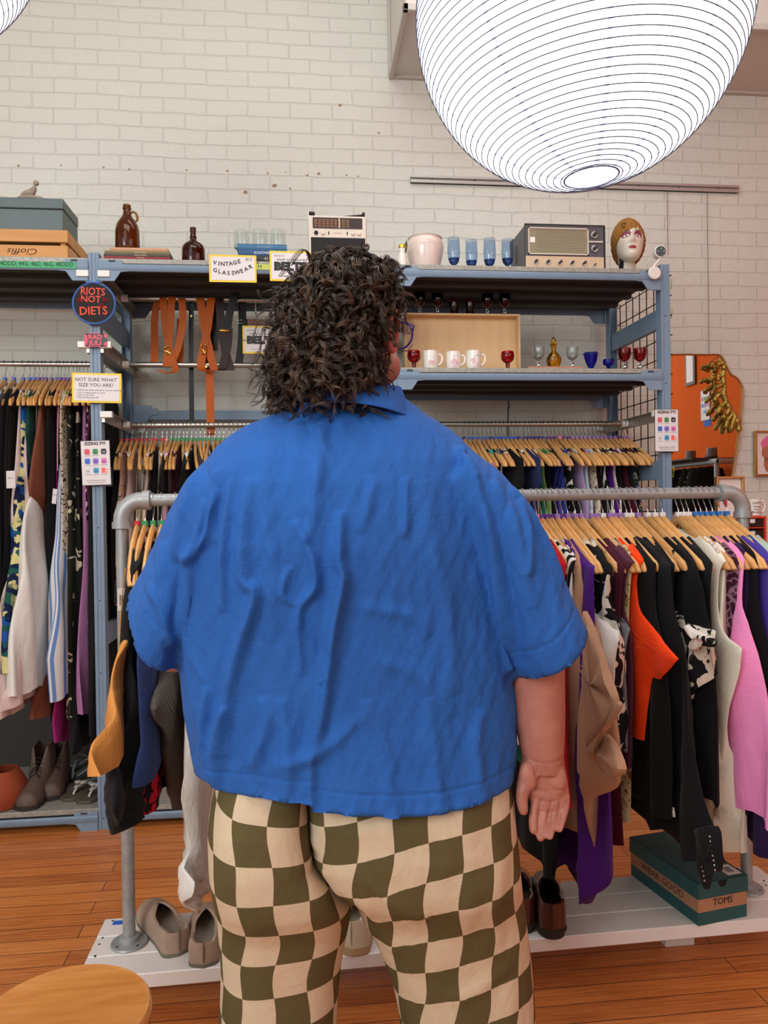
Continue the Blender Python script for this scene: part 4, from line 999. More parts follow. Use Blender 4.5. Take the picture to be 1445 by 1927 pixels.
# grey table receiver
Yr = 3.315; xa, xb = at(989, 498, Yr)[0], at(1138, 498, Yr)[0]; z1 = at(1060, 424, Yr)[1]; w = xb - xa; z0 = DT + .004; H = z1 - z0
xbk = .30
t = thing('radio_receiver', 'grey vintage radio receiver with seven chrome knobs, beside the blue goblets', 'radio', ((xa + xb) / 2, Yr + .12, DT))
DK = mat('receiver_grey', (92, 92, 98), .5, .3); CR = mat('receiver_cream', (214, 190, 160), .45, .3); TR = mat('chrome_trim', (206, 206, 204), .25, .9)
part(t, 'cabinet', MB().box(xa, xb, Yr + .004, Yr + .24, z0, z1), DK, bevel=.003)
g = MB(); g.box(xa - .003, xa, Yr, Yr + .005, z0 - .002, z1 + .002)
g.box(xa - .002, xb + .002, Yr - .002, Yr + .006, z0 - .004, z0); g.box(xa - .002, xb + .002, Yr - .002, Yr + .006, z1, z1 + .004); g.box(xb - .001, xb + .003, Yr - .002, Yr + .006, z0, z1); part(t, 'dark_bezel', g, mat('bezel_dark', (52, 48, 52), .4))
part(t, 'front_panel', MB().box(xa + .001, xb - .004, Yr, Yr + .004, z0 + .001, z0 + H * .30), CR)
dg = part(t, 'dial_window', MB().box(xa + w * .05, xa + w * .78, Yr + .000, Yr + .004, z0 + H * .36, z0 + H * .92), mat('dial_olive', (150, 142, 118), .2, .1))
g = MB()
for a, b, c, d in ((.035, .795, .915, .94), (.035, .795, .335, .36), (.035, .05, .335, .94), (.78, .795, .335, .94), (.795, .975, .625, .66)): g.box(xa + w * a, xa + w * b, Yr - .003, Yr + .002, z0 + H * c, z0 + H * d)
part(t, 'chrome_frame', g, mat('satin_trim', (214, 206, 194), .35, .2))
g = MB(); rnd = random.Random(3)
for k in range(12):
    zz = z0 + H * (.40 + .043 * k); xx = xa + w * .14
    while xx < xa + w * .75: l_ = rnd.uniform(.004, .014); g.box(xx, min(xx + l_, xa + w * .76), Yr - .0006, Yr, zz, zz + .0012); xx += l_ + .003
part(dg, 'scale_marks', g, mat('dial_marks', (92, 84, 66), .5))
part(dg, 'meter', MB().box(xa + w * .06, xa + w * .12, Yr - .001, Yr, z0 + H * .6, z0 + H * .72), mat('print_white', (240, 238, 232), .5))
for fx, fz, r in ((.87, .80, .0155), (.87, .49, .0155), (.125, .17, .0115), (.275, .165, .0115), (.43, .16, .0115), (.58, .155, .0115), (.735, .155, .0115), (.865, .12, .006)):
    c = (xa + w * fx, Yr, z0 + H * fz)
    k = part(t, 'knob', MB().cyl((c[0], Yr - .004, c[2]), (c[0], Yr + .001, c[2]), r, 24), TR, bevel=.001)
    part(k, 'knob_cap', MB().cyl((c[0], Yr - .020, c[2]), (c[0], Yr - .003, c[2]), r * .55, 20, r * .62), mat('knob_dark', (70, 66, 64), .35, .5), bevel=.001)
g = MB()
for k in range(8): g.box(xa - .0008, xa + .001, Yr + .12 + .0, Yr + .16, z0 + H * (.35 + .055 * k), z0 + H * (.35 + .055 * k) + .003)
part(t, 'vent_slots', g, BLACK)

# ---- heads: shared surface builder
HEADP = [(-.118, .013, -.060, .014), (-.112, .026, -.052, .028), (-.100, .038, -.038, .047), (-.085, .047, -.024, .063), (-.055, .060, -.008, .081), (-.02, .068, 0, .091), (.02, .074, .005, .097), (.055, .073, .008, .095), (.082, .062, .010, .080), (.102, .042, .010, .055), (.113, .022, .010, .030), (.118, .005, .010, .006)]
def head_pt(a, z, face=1):
    w = interp([(q[0], q[1]) for q in HEADP], z); yc = interp([(q[0], q[2]) for q in HEADP], z); ry = interp([(q[0], q[3]) for q in HEADP], z)
    x, y = w * math.sin(a), yc - ry * math.cos(a)
    if face and math.cos(a) > 0:
        def gs(x0, z0, sx, sz): return math.exp(-((x - x0) / sx) ** 2 - ((z - z0) / sz) ** 2)
        d = .010 * gs(0, .012, .008, .02) + .022 * gs(0, -.026, .010, .013) + .007 * (gs(.012, -.033, .007, .007) + gs(-.012, -.033, .007, .007)) \
            + .007 * gs(0, -.062, .020, .007) + .004 * gs(0, -.073, .016, .006) - .009 * (gs(.031, .006, .016, .011) + gs(-.031, .006, .016, .011)) + .005 * (gs(.03, .028, .022, .008) + gs(-.03, .028, .022, .008)) \
            + .006 * gs(0, -.100, .016, .012) + .004 * (gs(.043, -.025, .02, .02) + gs(-.043, -.025, .02, .02)) - .003 * gs(0, -.082, .02, .006)
        y -= d
    return Vector((x, y, z))
def head_mb(M, n=64, rows=56, zmin=-.118, face=1, neck=None):
    rings = []
    for i in range(rows + 1):
        z = lerp(zmin, .118, i / rows); rings.append([M @ head_pt(2 * PI * j / n, z, face) for j in range(n)])
    return MB().loft(rings)
def patch_on_head(M, cx, cz, sx, sz, lift, out=None, n=20, k=3):
    """small painted patch following the face surface"""
    g = MB(); pts = [M @ (_hp(cx, cz) + Vector((0, -lift, 0)))]; fs = []
    for r in range(1, k + 1):
        for j in range(n):
            a = 2 * PI * j / n; f = out(a) if out else 1
            pts.append(M @ (_hp(cx + sx * f * math.cos(a) * r / k, cz + sz * f * math.sin(a) * r / k) + Vector((0, -lift * (1 if r < k else .2), 0))))
    for j in range(n): fs.append((0, 1 + j, 1 + (j + 1) % n))
    for r in range(k - 1):
        for j in range(n): o = 1 + r * n; fs.append((o + j, o + n + j, o + n + (j + 1) % n, o + (j + 1) % n))
    return g.add(pts, fs)
def _hp(x, z):
    w = interp([(q[0], q[1]) for q in HEADP], z); return head_pt(math.asin(max(-.98, min(.98, x / max(w, .001)))), z)
xh, _ = at(1183, 500, 3.40); Ym = 3.40
t = thing('mannequin_head', 'painted mannequin head with heavy purple eye makeup and red lips, on the top shelf', 'mannequin head', (xh, Ym, DT))
M = Matrix.Translation((xh + .004, Ym, DT + .150)) @ Matrix.Rotation(R(-13), 4, 'Z') @ Matrix.Rotation(R(-14), 4, 'X') @ Matrix.Rotation(R(3), 4, 'Y') @ Matrix.Scale(.86, 4)
SK = mat('mannequin_paint', (222, 212, 196), .45, var=.08, vscale=9)
g = head_mb(M); part(t, 'face', g, SK)
rings = []
for z, rx, ry, cx, cy in ((0, .062, .05, 0, .01), (.004, .064, .052, 0, .01), (.012, .052, .044, 0, .01), (.035, .040, .038, .0, .014), (.07, .036, .036, -.003, .016), (.11, .038, .038, -.004, .018)):
    rings.append([(xh + cx + rx * math.cos(2 * PI * k / 28), Ym + cy + ry * math.sin(2 * PI * k / 28), DT + z) for k in range(28)])
part(t, 'neck', MB().loft(rings), SK)
rnd = random.Random(5); g = MB()
for k in range(16):   # painted black hair wisps on the nape
    z = DT + .01 + k * .0072; a0 = rnd.uniform(2.55, 2.75); a1 = a0 + rnd.uniform(.3, .75); pts = []
    for j in range(6):
        a = lerp(2.4, a1, j / 5); rr = interp([(0, .058), (.012, .052), (.035, .0405), (.07, .0375), (.13, .040)], z - DT) + .0012
        pts.append((xh - .002 + rr * math.cos(a + 0.0), Ym + .014 + rr * math.sin(-a), z + .012 * (1 - j / 5)))
    g.tube(pts, [.006, .006, .005, .004, .003, .001], 5, flat=.2)
part(t, 'painted_hair', g, mat('painted_black_hair', (28, 20, 26), .5))
for s in (-1, 1):
    part(t, 'eye_makeup', patch_on_head(M, s * .031, .012, .023, .019, .0008), mat('purple_makeup', (142, 62, 92), .5))
    e = part(t, 'eye', patch_on_head(M, s * .030, .006, .0145, .0075, .0022), mat('eye_white', (238, 236, 232), .25))
    part(e, 'iris', patch_on_head(M, s * .030, .006, .0062, .0064, .0034), mat('iris_dark', (60, 40, 30), .2))
    part(t, 'eyebrow', patch_on_head(M, s * .030, .031, .022, .0038, .0014), mat('brow_dark', (60, 30, 44), .5))
part(t, 'lips', patch_on_head(M, 0, -.066, .019, .0095, .0012, lambda a: 1 - .18 * (math.sin(a) > .9)), mat('lipstick_red', (150, 44, 50), .35))
# beanie
t2 = thing('knit_beanie', 'mustard brown ribbed knit beanie on the mannequin head', 'hat', (xh, Ym, DT + .18))
rings = []; NB = 72
BM = M @ Matrix.Rotation(R(-9), 4, 'X') @ Matrix.Rotation(R(-10), 4, 'Y')
for z, w_, b_ in ((-.012, .080, .104), (-.008, .086, .110), (.02, .089, .112), (.034, .088, .112), (.038, .084, .107), (.06, .084, .108), (.085, .077, .102), (.108, .062, .085), (.124, .040, .058), (.132, .018, .026), (.134, .004, .006)):
    rings.append([BM @ Vector(((w_ + .0018 * math.cos(k * 2 * PI * 24 / NB)) * math.sin(2 * PI * k / NB), .014 - (b_ + .0018 * math.cos(k * 2 * PI * 24 / NB)) * math.cos(2 * PI * k / NB), z + (.034 if z < .035 else .014) * max(0, math.cos(2 * PI * k / NB)) - (.045 if z < .035 else .02) * max(0, -math.cos(2 * PI * k / NB)))) for k in range(NB)])
KB = mat('mustard_knit', (150, 102, 44), .95, bump=.6, bscale=160, var=.12, vscale=60)
part(t2, 'crown', MB().loft(rings[3:]), KB); part(t2, 'folded_cuff', MB().loft(rings[:5]), KB)
g = MB(); c0 = BM @ Vector((-.035, -.092, .058)); 
g.tube([c0 + Vector((.011 * math.cos(a), -.004, .009 * math.sin(a))) for a in np.linspace(.4, 5.4, 16)], .0024, 6); part(t2, 'knit_buckle', g, mat('mustard_dark', (110, 70, 28), .9))
# security camera on its round base
xs_, zs_ = at(1236, 478, 3.30)
t = thing('security_camera', 'round white security camera with a black face above the top shelf end', 'camera', (xs_, 3.27, DT))
WPm = mat('white_plastic', (236, 236, 230), .4)
c = Vector((xs_, 3.27, zs_)); d = Vector((-.12, -1, -.04)).normalized()
part(t, 'camera_body', MB().cyl(c - d * .035, c + d * .010, .0245, 32, .0275), WPm, bevel=.003)
fc = part(t, 'black_face', MB().cyl(c + d * .0095, c + d * .0112, .0225, 32), mat('camera_black', (12, 12, 14), .15), bevel=.0005)
g = MB(); u = d.cross(Vector((0, 0, 1))).normalized()
for k in (-1, 1): g.cyl(c + u * .0145 * k + d * .011, c + u * .0145 * k + d * .0122, .0040, 14)
part(fc, 'infrared_led', g, mat('led_grey', (150, 150, 150), .3)); part(fc, 'lens', MB().cyl(c + d * .011, c + d * .0128, .0068, 18), mat('lens_glass', (30, 32, 40), .05))
part(fc, 'status_light', MB().cyl(c + Vector((.002, 0, .012)) + d * .011, c + Vector((.002, 0, .012)) + d * .0122, .0016, 10), mat('green_led', (90, 220, 80), .3, emit=2))
xd, zd = at(1231, 514, 3.24)
part(t, 'stem', MB().tube([c + Vector((0, 0, -.024)), c + Vector((-.004, 0, -.036)), (xd, 3.252, zd + .028), (xd, 3.246, zd + .006)], .0055, 12), WPm)
part(t, 'round_base', MB().cyl((xd, 3.246, zd), (xd, 3.232, zd), .0285, 36), WPm, bevel=.004)
part(t, 'cable', MB().tube(smooth_pts([c - d * .03, c + Vector((-.035, .03, -.02)), c + Vector((-.05, .04, -.05)), (xs_ - .045, 3.33, DT + .004), (xs_ - .04, 3.45, DT + .004)], 4), .0014, 6), WPm)

# ---- second deck of the right bay
Z2 = D2
PW = mat('pale_plywood', (226, 188, 138), .5, var=.07, vscale=4, stretch=(5, 1, .7))
x0, x1 = at(762, 690, 3.52)[0], at(980, 690, 3.52)[0]; zt2 = at(900, 590, 3.52)[1]
t = thing('display_box', 'shallow pale plywood tray standing on its edge behind the mugs', 'box', ((x0 + x1) / 2, 3.55, Z2))
part(t, 'back_board', MB().box(x0 + .008, x1 - .008, 3.575, 3.583, Z2 + .008, zt2 - .008), PW)
g = MB(); g.box(x0, x1, 3.52, 3.585, Z2, Z2 + .009); g.box(x0, x1, 3.52, 3.585, zt2 - .009, zt2); g.box(x0, x0 + .009, 3.52, 3.585, Z2 + .009, zt2 - .009); g.box(x1 - .009, x1, 3.52, 3.585, Z2 + .009, zt2 - .009)
part(t, 'frame', g, PW, bevel=.001)
def stem_goblet(px, Y, z, lab, group, m_, ms, s=1.0, stem='knot', py=600):
    x, _ = at(px, py, Y); t = thing('goblet', lab, 'goblet', (x, Y, z), group)
    part(t, 'bowl', vessel([(.001, .040), (.012, .042), (.022, .052), (.026, .068), (.0275, .085), (.0265, .098)] if stem == 'knot' else [(.001, .034), (.014, .036), (.0265, .048), (.030, .062), (.029, .078), (.0255, .086)], .0022, (x, Y, z), 24, s, s), m_)
    g = MB(); pr = [(0, 0), (.021, 0), (.0215, .003), (.007, .008), (.0042, .014), (.0095, .022), (.0042, .030), (.006, .038), (.0075, .042), (0, .043)] if stem == 'knot' else [(0, 0), (.0175, 0), (.018, .004), (.010, .008), (.0085, .016), (.010, .028), (.008, .036), (0, .037)]
    g.lathe(pr, (x, Y, z), 20, s, s); part(t, 'stem_and_foot', g, ms)
Yd = 3.552
for px, lab in ((790, 'leftmost dark red goblet on top of the plywood tray'), (823, 'second dark red goblet on top of the plywood tray'), (917, 'dark red goblet right of the two tumblers on the plywood tray'), (950, 'rightmost dark red goblet on top of the plywood tray')):
    stem_goblet(px, Yd, zt2, lab, 'dark red goblets on the plywood tray', DRUBY, CLEAR, py=585)
for px, lab in ((854, 'left dark red tumbler on top of the plywood tray'), (884, 'right dark red tumbler on top of the plywood tray')):
    x, _ = at(px, 585, Yd); tag(part(None, 'glass_tumbler', vessel([(0, 0), (.019, 0), (.021, .003), (.0235, .07), (.0235, .074)], .002, (x, Yd, zt2), 24), DRUBY), lab, 'glass', 'dark red tumblers on the plywood tray')
for px, lab in ((778, 'ruby red goblet left of the white mugs'), (954, 'ruby red goblet right of the white mugs')): stem_goblet(px, 3.34, Z2, lab, 'ruby red patterned goblets', RUBY, DRUBY, 1, 'thick')
for px, lab in ((1174, 'left ruby goblet with a clear stem near the wire grid'), (1203, 'right ruby goblet with a clear stem near the wire grid')): stem_goblet(px, 3.31, Z2, lab, 'ruby goblets with clear stems', RUBY, CLEAR, 1.05, 'knot')
for px, lab in ((1012, 'clear glass goblet left of the amber decanter'), (1076, 'clear glass goblet right of the amber decanter')): stem_goblet(px, 3.38, Z2 + .018, lab, 'clear goblets beside the amber decanter', CLEAR, CLEAR, 1.0, 'knot')
book(at(994, 690, 3.32)[0], at(1098, 690, 3.32)[0], Z2, .018, 3.32, 3.46, (176, 124, 98), 'tan book lying flat under the amber decanter', 'book under the decanter', txt=[('sing joy simplify', .5, -.2, 1), ('SMALL BOYS', .4, .6, 1)], tcol=(230, 206, 186))
def mug(px, s, lab, kind, hd=1):
    Y = 3.345; x, _ = at(px, 688, Y); t = thing('mug', lab, 'mug', (x, Y, Z2), 'white mugs with painted figures')
    part(t, 'cup', vessel([(0, 0), (.029, 0), (.0315, .003), (.0325, .04), (.0335, .085 * s)], .003, (x, Y, Z2), 32), CER)
    g = MB().tube(smooth_pts([(x + .030, Y, Z2 + .070 * s), (x + .044, Y, Z2 + .072 * s), (x + .053, Y, Z2 + .058 * s), (x + .048, Y, Z2 + .036), (x + .031, Y, Z2 + .022)], 4), .0042, 10, flat=.8); part(t, 'handle', g, CER)
    rnd = random.Random(px); g = MB()
    def sp(u, v, r, g):
        a = u / .033; o = []
        for k in range(12):
            q = 2 * PI * k / 12; rr = r * rnd.uniform(.75, 1.2); aa = a + rr * math.cos(q) / .033; o.append((x + .0341 * math.sin(aa), Y - .0341 * math.cos(aa), Z2 + v + rr * math.sin(q)))
        n = len(g.v); g.v += o; g.f.append(list(range(n, n + 12)))
    for _ in range(6): sp(rnd.uniform(-.012, .012), rnd.uniform(.014, .045), rnd.uniform(.004, .010), g)
    part(t, 'painted_figure', g, mat('pink_wash', (222, 180, 190), .4)); g = MB()
    for _ in range(4): sp(rnd.uniform(-.010, .014), rnd.uniform(.048, .066), .0015, g)
    part(t, 'painted_dots', g, mat('grey_wash', (110, 104, 116), .4))
mug(810, 1.0, 'left white mug with a faint pink pattern', 0); mug(853, .96, 'middle white mug with a pink pattern', 1); mug(891, 1.02, 'right white mug with a pink and lilac figure', 2)
x, _ = at(1042, 680, 3.37)
t = thing('glass_decanter', 'amber glass decanter with a pointed stopper standing on a tan book', 'decanter', (x, 3.37, Z2 + .018))
part(t, 'body', vessel([(0, 0), (.020, 0), (.021, .004), (.030, .016), (.0345, .032), (.032, .048), (.022, .062), (.0125, .074), (.0105, .088), (.013, .100), (.0185, .110)], .002, (x, 3.37, Z2 + .018), 48, wob=lambda k, i: 1 + (.03 * math.cos(k * 2 * PI * 12) if i < 9 else (.10 * math.cos(k * 2 * PI * 3) if i > 9 else 0))), AMB)
part(t, 'stopper', MB().lathe([(0, .098), (.006, .1), (.0085, .108), (.0125, .116), (.0115, .126), (.006, .137), (.0, .143)], (x, 3.37, Z2 + .018), 12), AMB)
x, _ = at(1112, 688, 3.33)
tag(part(None, 'glass_compote', vessel([(0, 0), (.012, 0), (.0135, .003), (.008, .010), (.015, .020), (.024, .040), (.029, .058), (.031, .072), (.034, .080)], .002, (x, 3.33, Z2), 48, wob=lambda k, i: 1 + (.09 * math.cos(k * 2 * PI * 5) if i in (8, 9) else 0)), COB), 'cobalt blue glass vase with a ruffled rim', 'vase')
x, _ = at(1145, 688, 3.32)
tag(part(None, 'glass_bowl', vessel([(0, 0), (.015, 0), (.016, .003), (.007, .012), (.011, .022), (.0225, .026), (.0245, .034), (.0245, .050)], .002, (x, 3.32, Z2), 36, wob=lambda k, i: 1 + .03 * math.cos(k * 2 * PI * 12)), COB), 'small footed cobalt blue glass bowl right of the ruffled vase', 'bowl')
# white card prices hanging from the post beside the face
Xp = XS[2] + .027
for (x, y, w_, h_, lab) in ((757, 593, .030, .045, 'upper white card fixed to the post beside the face'), (752, 752, .026, .05, 'lower white card fixed to the post beside the face')):
    a, z = at(x, y, YS - .012); tag(part(None, 'blank_card', MB().box(a - w_ / 2, a + w_ / 2, YS - .014, YS - .012, z - h_ / 2, z + h_ / 2), PL), lab, 'card')
# thin dark cable hanging behind the right bay
a, b = PY(954, 742, YW - .01), PY(957, 795, YW - .01)
tag(part(None, 'dark_cable', MB().tube(smooth_pts([(a.x, YW - .006, 1.95), (a.x + .004, YW - .006, a.z), (a.x + .01, YW - .006, lerp(a.z, b.z, .5)), (a.x + .004, YW - .006, b.z), (a.x, YW - .006, .9)], 4), .0025, 6), BLACK), 'thin dark cable hanging down the wall behind the right bay', 'cable')

# ================================================================== BELTS
TANL = mat('tan_leather', (180, 88, 24), .5, var=.1, vscale=6, bump=.12, bscale=200, spec=.2); DBR = mat('dark_brown_leather', (44, 26, 24), .42, var=.1, spec=.25); BRS = mat('brass', (206, 164, 84), .25, .95); BLL = mat('black_leather', (18, 16, 18), .4, spec=.25)
YB = YRAIL
def belt(label, m_, loops, buckle=None, w=.032, group='leather belts draped over the rail', rivet=None):
    """loops: list of strap runs in pixels at the rail distance: [(px, py, dY), ...]"""
    p0 = PY(*loops[0][0][:2], YB); t = thing('leather_belt', label, 'belt', tuple(p0), group)
    for run in loops:
        pts = [PY(a, b, YB + c) for a, b, c in run]; pts = smooth_pts(pts, 5)
        part(t, 'strap_run', MB().ribbon(pts, w, (1, 0, 0), .003), m_, bevel=.0)
    if buckle:
        bx, by, rx, rz_, dy = buckle; c = PY(bx, by, YB + dy)
        g = MB(); n = 24; ring = [c + Vector((rx * math.copysign(abs(math.cos(a)) ** .7, math.cos(a)), 0.004 * math.sin(a * 2), rz_ * math.copysign(abs(math.sin(a)) ** .7, math.sin(a)))) for a in np.linspace(0, 2 * PI, n)]
        g.tube(ring, .0026, 8); g.tube([c + Vector((-rx, -.003, 0)), c + Vector((0, -.006, -rz_ * .3)), c + Vector((rx * .8, -.005, -rz_))], .002, 6); part(t, 'buckle', g, BRS)
    if rivet:
        c = PY(rivet[0], rivet[1], YB + rivet[2]); part(t, 'rivet', MB().cyl(c + Vector((0, -.003, 0)), c + Vector((0, .002, 0)), .0052, 14), BRS)
f = -.020; bk_ = .020
belt('tan leather belt with a small brass ring buckle, left on the upper rail', TANL, [
    [(297, 564, bk_), (291, 600, bk_), (291, 650, bk_), (290, 688, .0)],
    [(306, 561, 0), (307, 566, f), (312, 620, f), (322, 670, f - .006), (330, 696, f), (316, 702, f + .006), (300, 697, f + .006)],
    [(322, 561, 0), (323, 566, f - .002), (318, 640, f - .004), (312, 690, f)],
    [(341, 561, 0), (342, 566, f), (344, 600, f), (336, 650, f - .004), (320, 690, f)],
    [(340, 600, bk_), (338, 690, bk_)]], (316, 660, .016, .016, f - .008))
belt('tan leather belt with an oval brass buckle, right on the upper rail', TANL, [
    [(376, 561, 0), (377, 566, f), (384, 610, f), (394, 660, f), (404, 697, f)],
    [(397, 561, 0), (397, 566, f - .003), (390, 620, f - .003), (382, 660, f - .003), (378, 690, f - .003), (386, 698, f + .004), (400, 697, f + .004)],
    [(393, 610, bk_), (396, 800, bk_), (397, 815, bk_)]], (383, 657, .010, .022, f - .010), rivet=(388, 690, f - .008), w=.036)
belt('dark brown leather belt with a brass buckle, crossed beside the tan ones', DBR, [
    [(412, 561, 0), (413, 567, f), (417, 620, f), (424, 660, f), (434, 697, f)], [(430, 618, f - .004), (428, 650, f - .004), (419, 690, f - .004), (417, 697, f)],
    [(408, 563, bk_), (404, 620, bk_), (402, 660, bk_)]], (423, 622, .022, .005, f - .010), w=.038)
belt('black leather belt with its end sticking up above the rail', BLL, [[(447, 543, f - .01), (440, 560, f - .012), (432, 590, f - .006), (428, 620, f)], [(456, 563, 0), (456, 570, bk_), (455, 640, bk_), (449, 686, bk_)]], w=.036)
belt('long black punched leather belt hanging straight down between the tan ones', BLL, [[(360, 563, 0), (360, 572, bk_ + .005), (360, 700, bk_ + .02), (361, 800, bk_ + .03)]], w=.022, rivet=(360, 595, bk_ - .004))
# wooden clip hanger holding the lower BELTS card
p = PY(487, 610, YRAIL - .05); 
t = thing('clip_hanger', 'dark wood clip hanger on the upper rail holding the lower belts sign', 'hanger', tuple(p))
hk = PY(481, 573, YRAIL); zc_ = PY(487, 606, YRAIL).z
g = MB(); g.tube([(hk.x, YRAIL, zc_ + .01), (hk.x, YRAIL, zc_ + .05), (hk.x, YRAIL - .012, ZR1 - .01)] + [(hk.x, YRAIL + .0165 * math.cos(a), ZR1 + .0165 * math.sin(a)) for a in np.linspace(PI * 1.1, -.3, 9)], .002, 8); part(t, 'hook', g, CHROME)
part(t, 'sleeve', MB().cyl((hk.x, YRAIL, zc_ + .018), (hk.x, YRAIL, zc_ + .048), .004, 12), CHROME)
xa, xb = at(461, 606, YRAIL)[0], at(520, 606, YRAIL)[0]
part(t, 'wooden_bar', MB().box(xa, hk.x * 2 - xa, YRAIL - .006, YRAIL + .006, zc_ - .014, zc_ + .012), mat('dark_hanger_wood', (112, 76, 60), .5, var=.15), bevel=.003)
for s in (0, 1):
    x = xa - .002 if not s else hk.x * 2 - xa + .002
    part(t, 'clip', MB().box(x - .008, x + .012, YRAIL - .012, YRAIL + .012, zc_ - .034, zc_ + .012), BLL, bevel=.002)
    g = MB(); d = -1 if not s else 1; g.tube([(x, YRAIL - .008, zc_ + .006), (x + d * .03, YRAIL - .008, zc_ + .006), (x + d * .032, YRAIL - .008, zc_ - .008), (x, YRAIL - .008, zc_ - .008)], .0016, 6); part(t, 'clip_wire', g, CHROME)
# ================================================================== SIGNS
YEL = mat('yellow_card', (246, 214, 60), .5); WHT = mat('paper_white', (232, 228, 230), .5); INK = mat('ink_dark', (58, 46, 50), .6); INKG = mat('ink_grey', (120, 112, 116), .6); BLK2 = mat('frame_black', (26, 26, 28), .4)
def card(name, label, x0, y0, x1, y1, Y, items, bord=.008, edge=YEL, rz=0, group=None, extra=None):
    a, b = PY(x0, y0, Y), PY(x1, y1, Y); cx, cz = (a.x + b.x) / 2, (a.z + b.z) / 2; w, h = abs(b.x - a.x) / 2, abs(a.z - b.z) / 2
    t = thing(name, label, 'sign', (cx, Y, cz), group)
    if rz: t.rotation_euler = (0, rz, 0)
    part(t, 'card_edge', MB().box(-w, w, -.001, .001, -h, h), edge, local=True)
    part(t, 'paper', MB().box(-w + bord, w - bord, -.0018, -.001, -h + bord, h - bord), WHT, local=True)
    for nm, its, m_ in items:
        g = text_mb([(it[0], it[1] * 2 * h, it[2] * w, it[3] * h) + tuple(it[4:]) for it in its], facing(0, -.0022, 0), .0002); part(t, nm, g, m_, local=True)
    return t, w, h
# VINTAGE GLASSWEAR with the words on a wave
its = []
def arc_text(word, x0, x1, yf, size):
    out = []
    n = len(word)
    for i, ch in enumerate(word):
        f = (i + .5) / n; x = lerp(x0, x1, f); y, an = yf(f); out.append((ch, size, x, y, 'CENTER', 1, 0, an, .0006))
    return out
l1 = arc_text('VINTAGE', -.86, .36, lambda f: (.38 - .22 * math.sin(f * PI * .9 + .35) * 1.0 + .0 + .05 * f, R(-12) if f < .35 else (0 if f < .6 else R(8))), .21)
l2 = arc_text('GLASSWEAR', -.86, .88, lambda f: (-.22 - .42 * math.sin(f * PI) + .34 * f, R(-16 + 46 * f)), .21)
card('price_sign', 'yellow-edged sign reading VINTAGE GLASSWEAR and the price, on the shelf edge', 393, 479, 483, 532, YS - .016, [('wavy_lettering', l1 + l2, INK), ('price_lettering', [('$12', .15, .68, .60)], INK)])
BL = [('price_line', [('$75-$100', .085, -.78, .62, 'LEFT')], INKG), ('script_line', [('made to measure', .125, 0, .36, 'CENTER', 1.05, .3)], INK),
      ('big_lettering', [('BELTS', .36, -.02, -.26, 'CENTER', 1.12, 0, 0, .0035)], BLK2), ('small_line', [('quality leather belts made by hand in store', .045, 0, -.72)], INKG)]
card('belts_sign', 'yellow-edged sign reading BELTS on the shelf edge beside the hair', 507, 472, 586, 530, YS - .018, BL)
zc2 = PY(487, 606, YRAIL).z
card('belts_sign', 'yellow-edged sign reading BELTS clipped to the dark wood hanger', 456, 613, 530, 666, YRAIL - .014, BL)
card('sizing_sign', 'yellow-edged sign reading NOT SURE WHAT SIZE YOU ARE on the left post', 135, 702, 229, 758, YS - .02,
     [('heading', [('NOT SURE WHAT', .17, -.03, .44), ('SIZE YOU ARE?', .17, -.03, .08)], INK),
      ('list_text', [('• Write out what size (you, me or cuttie) are', .085, -.84, -.20, 'LEFT'), ('• Try a couple sizes to start', .085, -.84, -.38, 'LEFT'), ('• Ask us for help', .085, -.84, -.54, 'LEFT'), ('• Don\'t bully yourself', .085, -.84, -.70, 'LEFT')], INKG)], rz=R(1))
CHIP = [('L', (226, 90, 110)), ('XL', (70, 150, 90)), ('1X', (48, 48, 54)), ('2X', (70, 120, 220)), ('3X', (146, 110, 214)), ('4X', (220, 120, 190)), ('5X', (226, 226, 230)), ('6X', (70, 160, 214)), ('', (250, 110, 90))]
def fyi(label, x0, y0, x1, y1, Y, rz=0, pt=None, flip=False):
    t, w, h = card('size_chart', label, x0, y0, x1, y1, Y, [('heading', [('SIZING FYI', .095, 0, .80, 'CENTER', 1.0, 0, 0, .0006)], INK), ('small_print', [("don't just shop one colour!", .042, 0, -.80, 'CENTER', .9), ('several sizes can fit one body', .032, 0, -.89)], INKG)], .0022, BLK2, rz, 'sizing charts on the shelving posts')
    for k, (s, c) in enumerate(CHIP):
        cx = w * (-.56 + .56 * (k % 3)); cz = h * (.50 - .42 * (k // 3))
        g = MB(); r = w * .19; o = []
        for a in range(20):
            q = 2 * PI * a / 20; o.append((cx + r * math.copysign(abs(math.cos(q)) ** .45, math.cos(q)), cz + r * 1.05 * math.copysign(abs(math.sin(q)) ** .6, math.sin(q))))
        if k == 8: o = [(cx - r, cz + r), (cx + r * .3, cz + r * .9), (cx + r * .3, cz + r * .45), (cx + r * 1.5, cz + r * .35), (cx + r * 1.5, cz + r * .15), (cx + r * .3, cz + .1 * r), (cx + r * .3, cz - r * .5), (cx + r * 1.6, cz - r * .55), (cx + r * 1.6, cz - r * .75), (cx - r, cz - r)]
        g.prism(o, -.0024, -.0018, lambda u, v, d: (u, d, v)); p = part(t, 'size_swatch', g, mat('swatch_%d' % k, c, .5), local=True)
        part(t, 'swatch_caption', text_mb([(s if s else '', r * 1.0, cx, cz - r * .55), ('sizes run small', r * .36, cx, cz - r * 1.55)], facing(0, -.0026, 0), .0002), INK if k not in (2,) else WHT, local=True)
    return t
fyi('black-edged SIZING FYI chart with coloured size swatches on the left post', 152, 829, 209, 913, YS - .022, R(-1.5))
fyi('black-edged SIZING FYI chart with coloured size swatches on the right post', 1231, 770, 1277, 850, YS - .02)
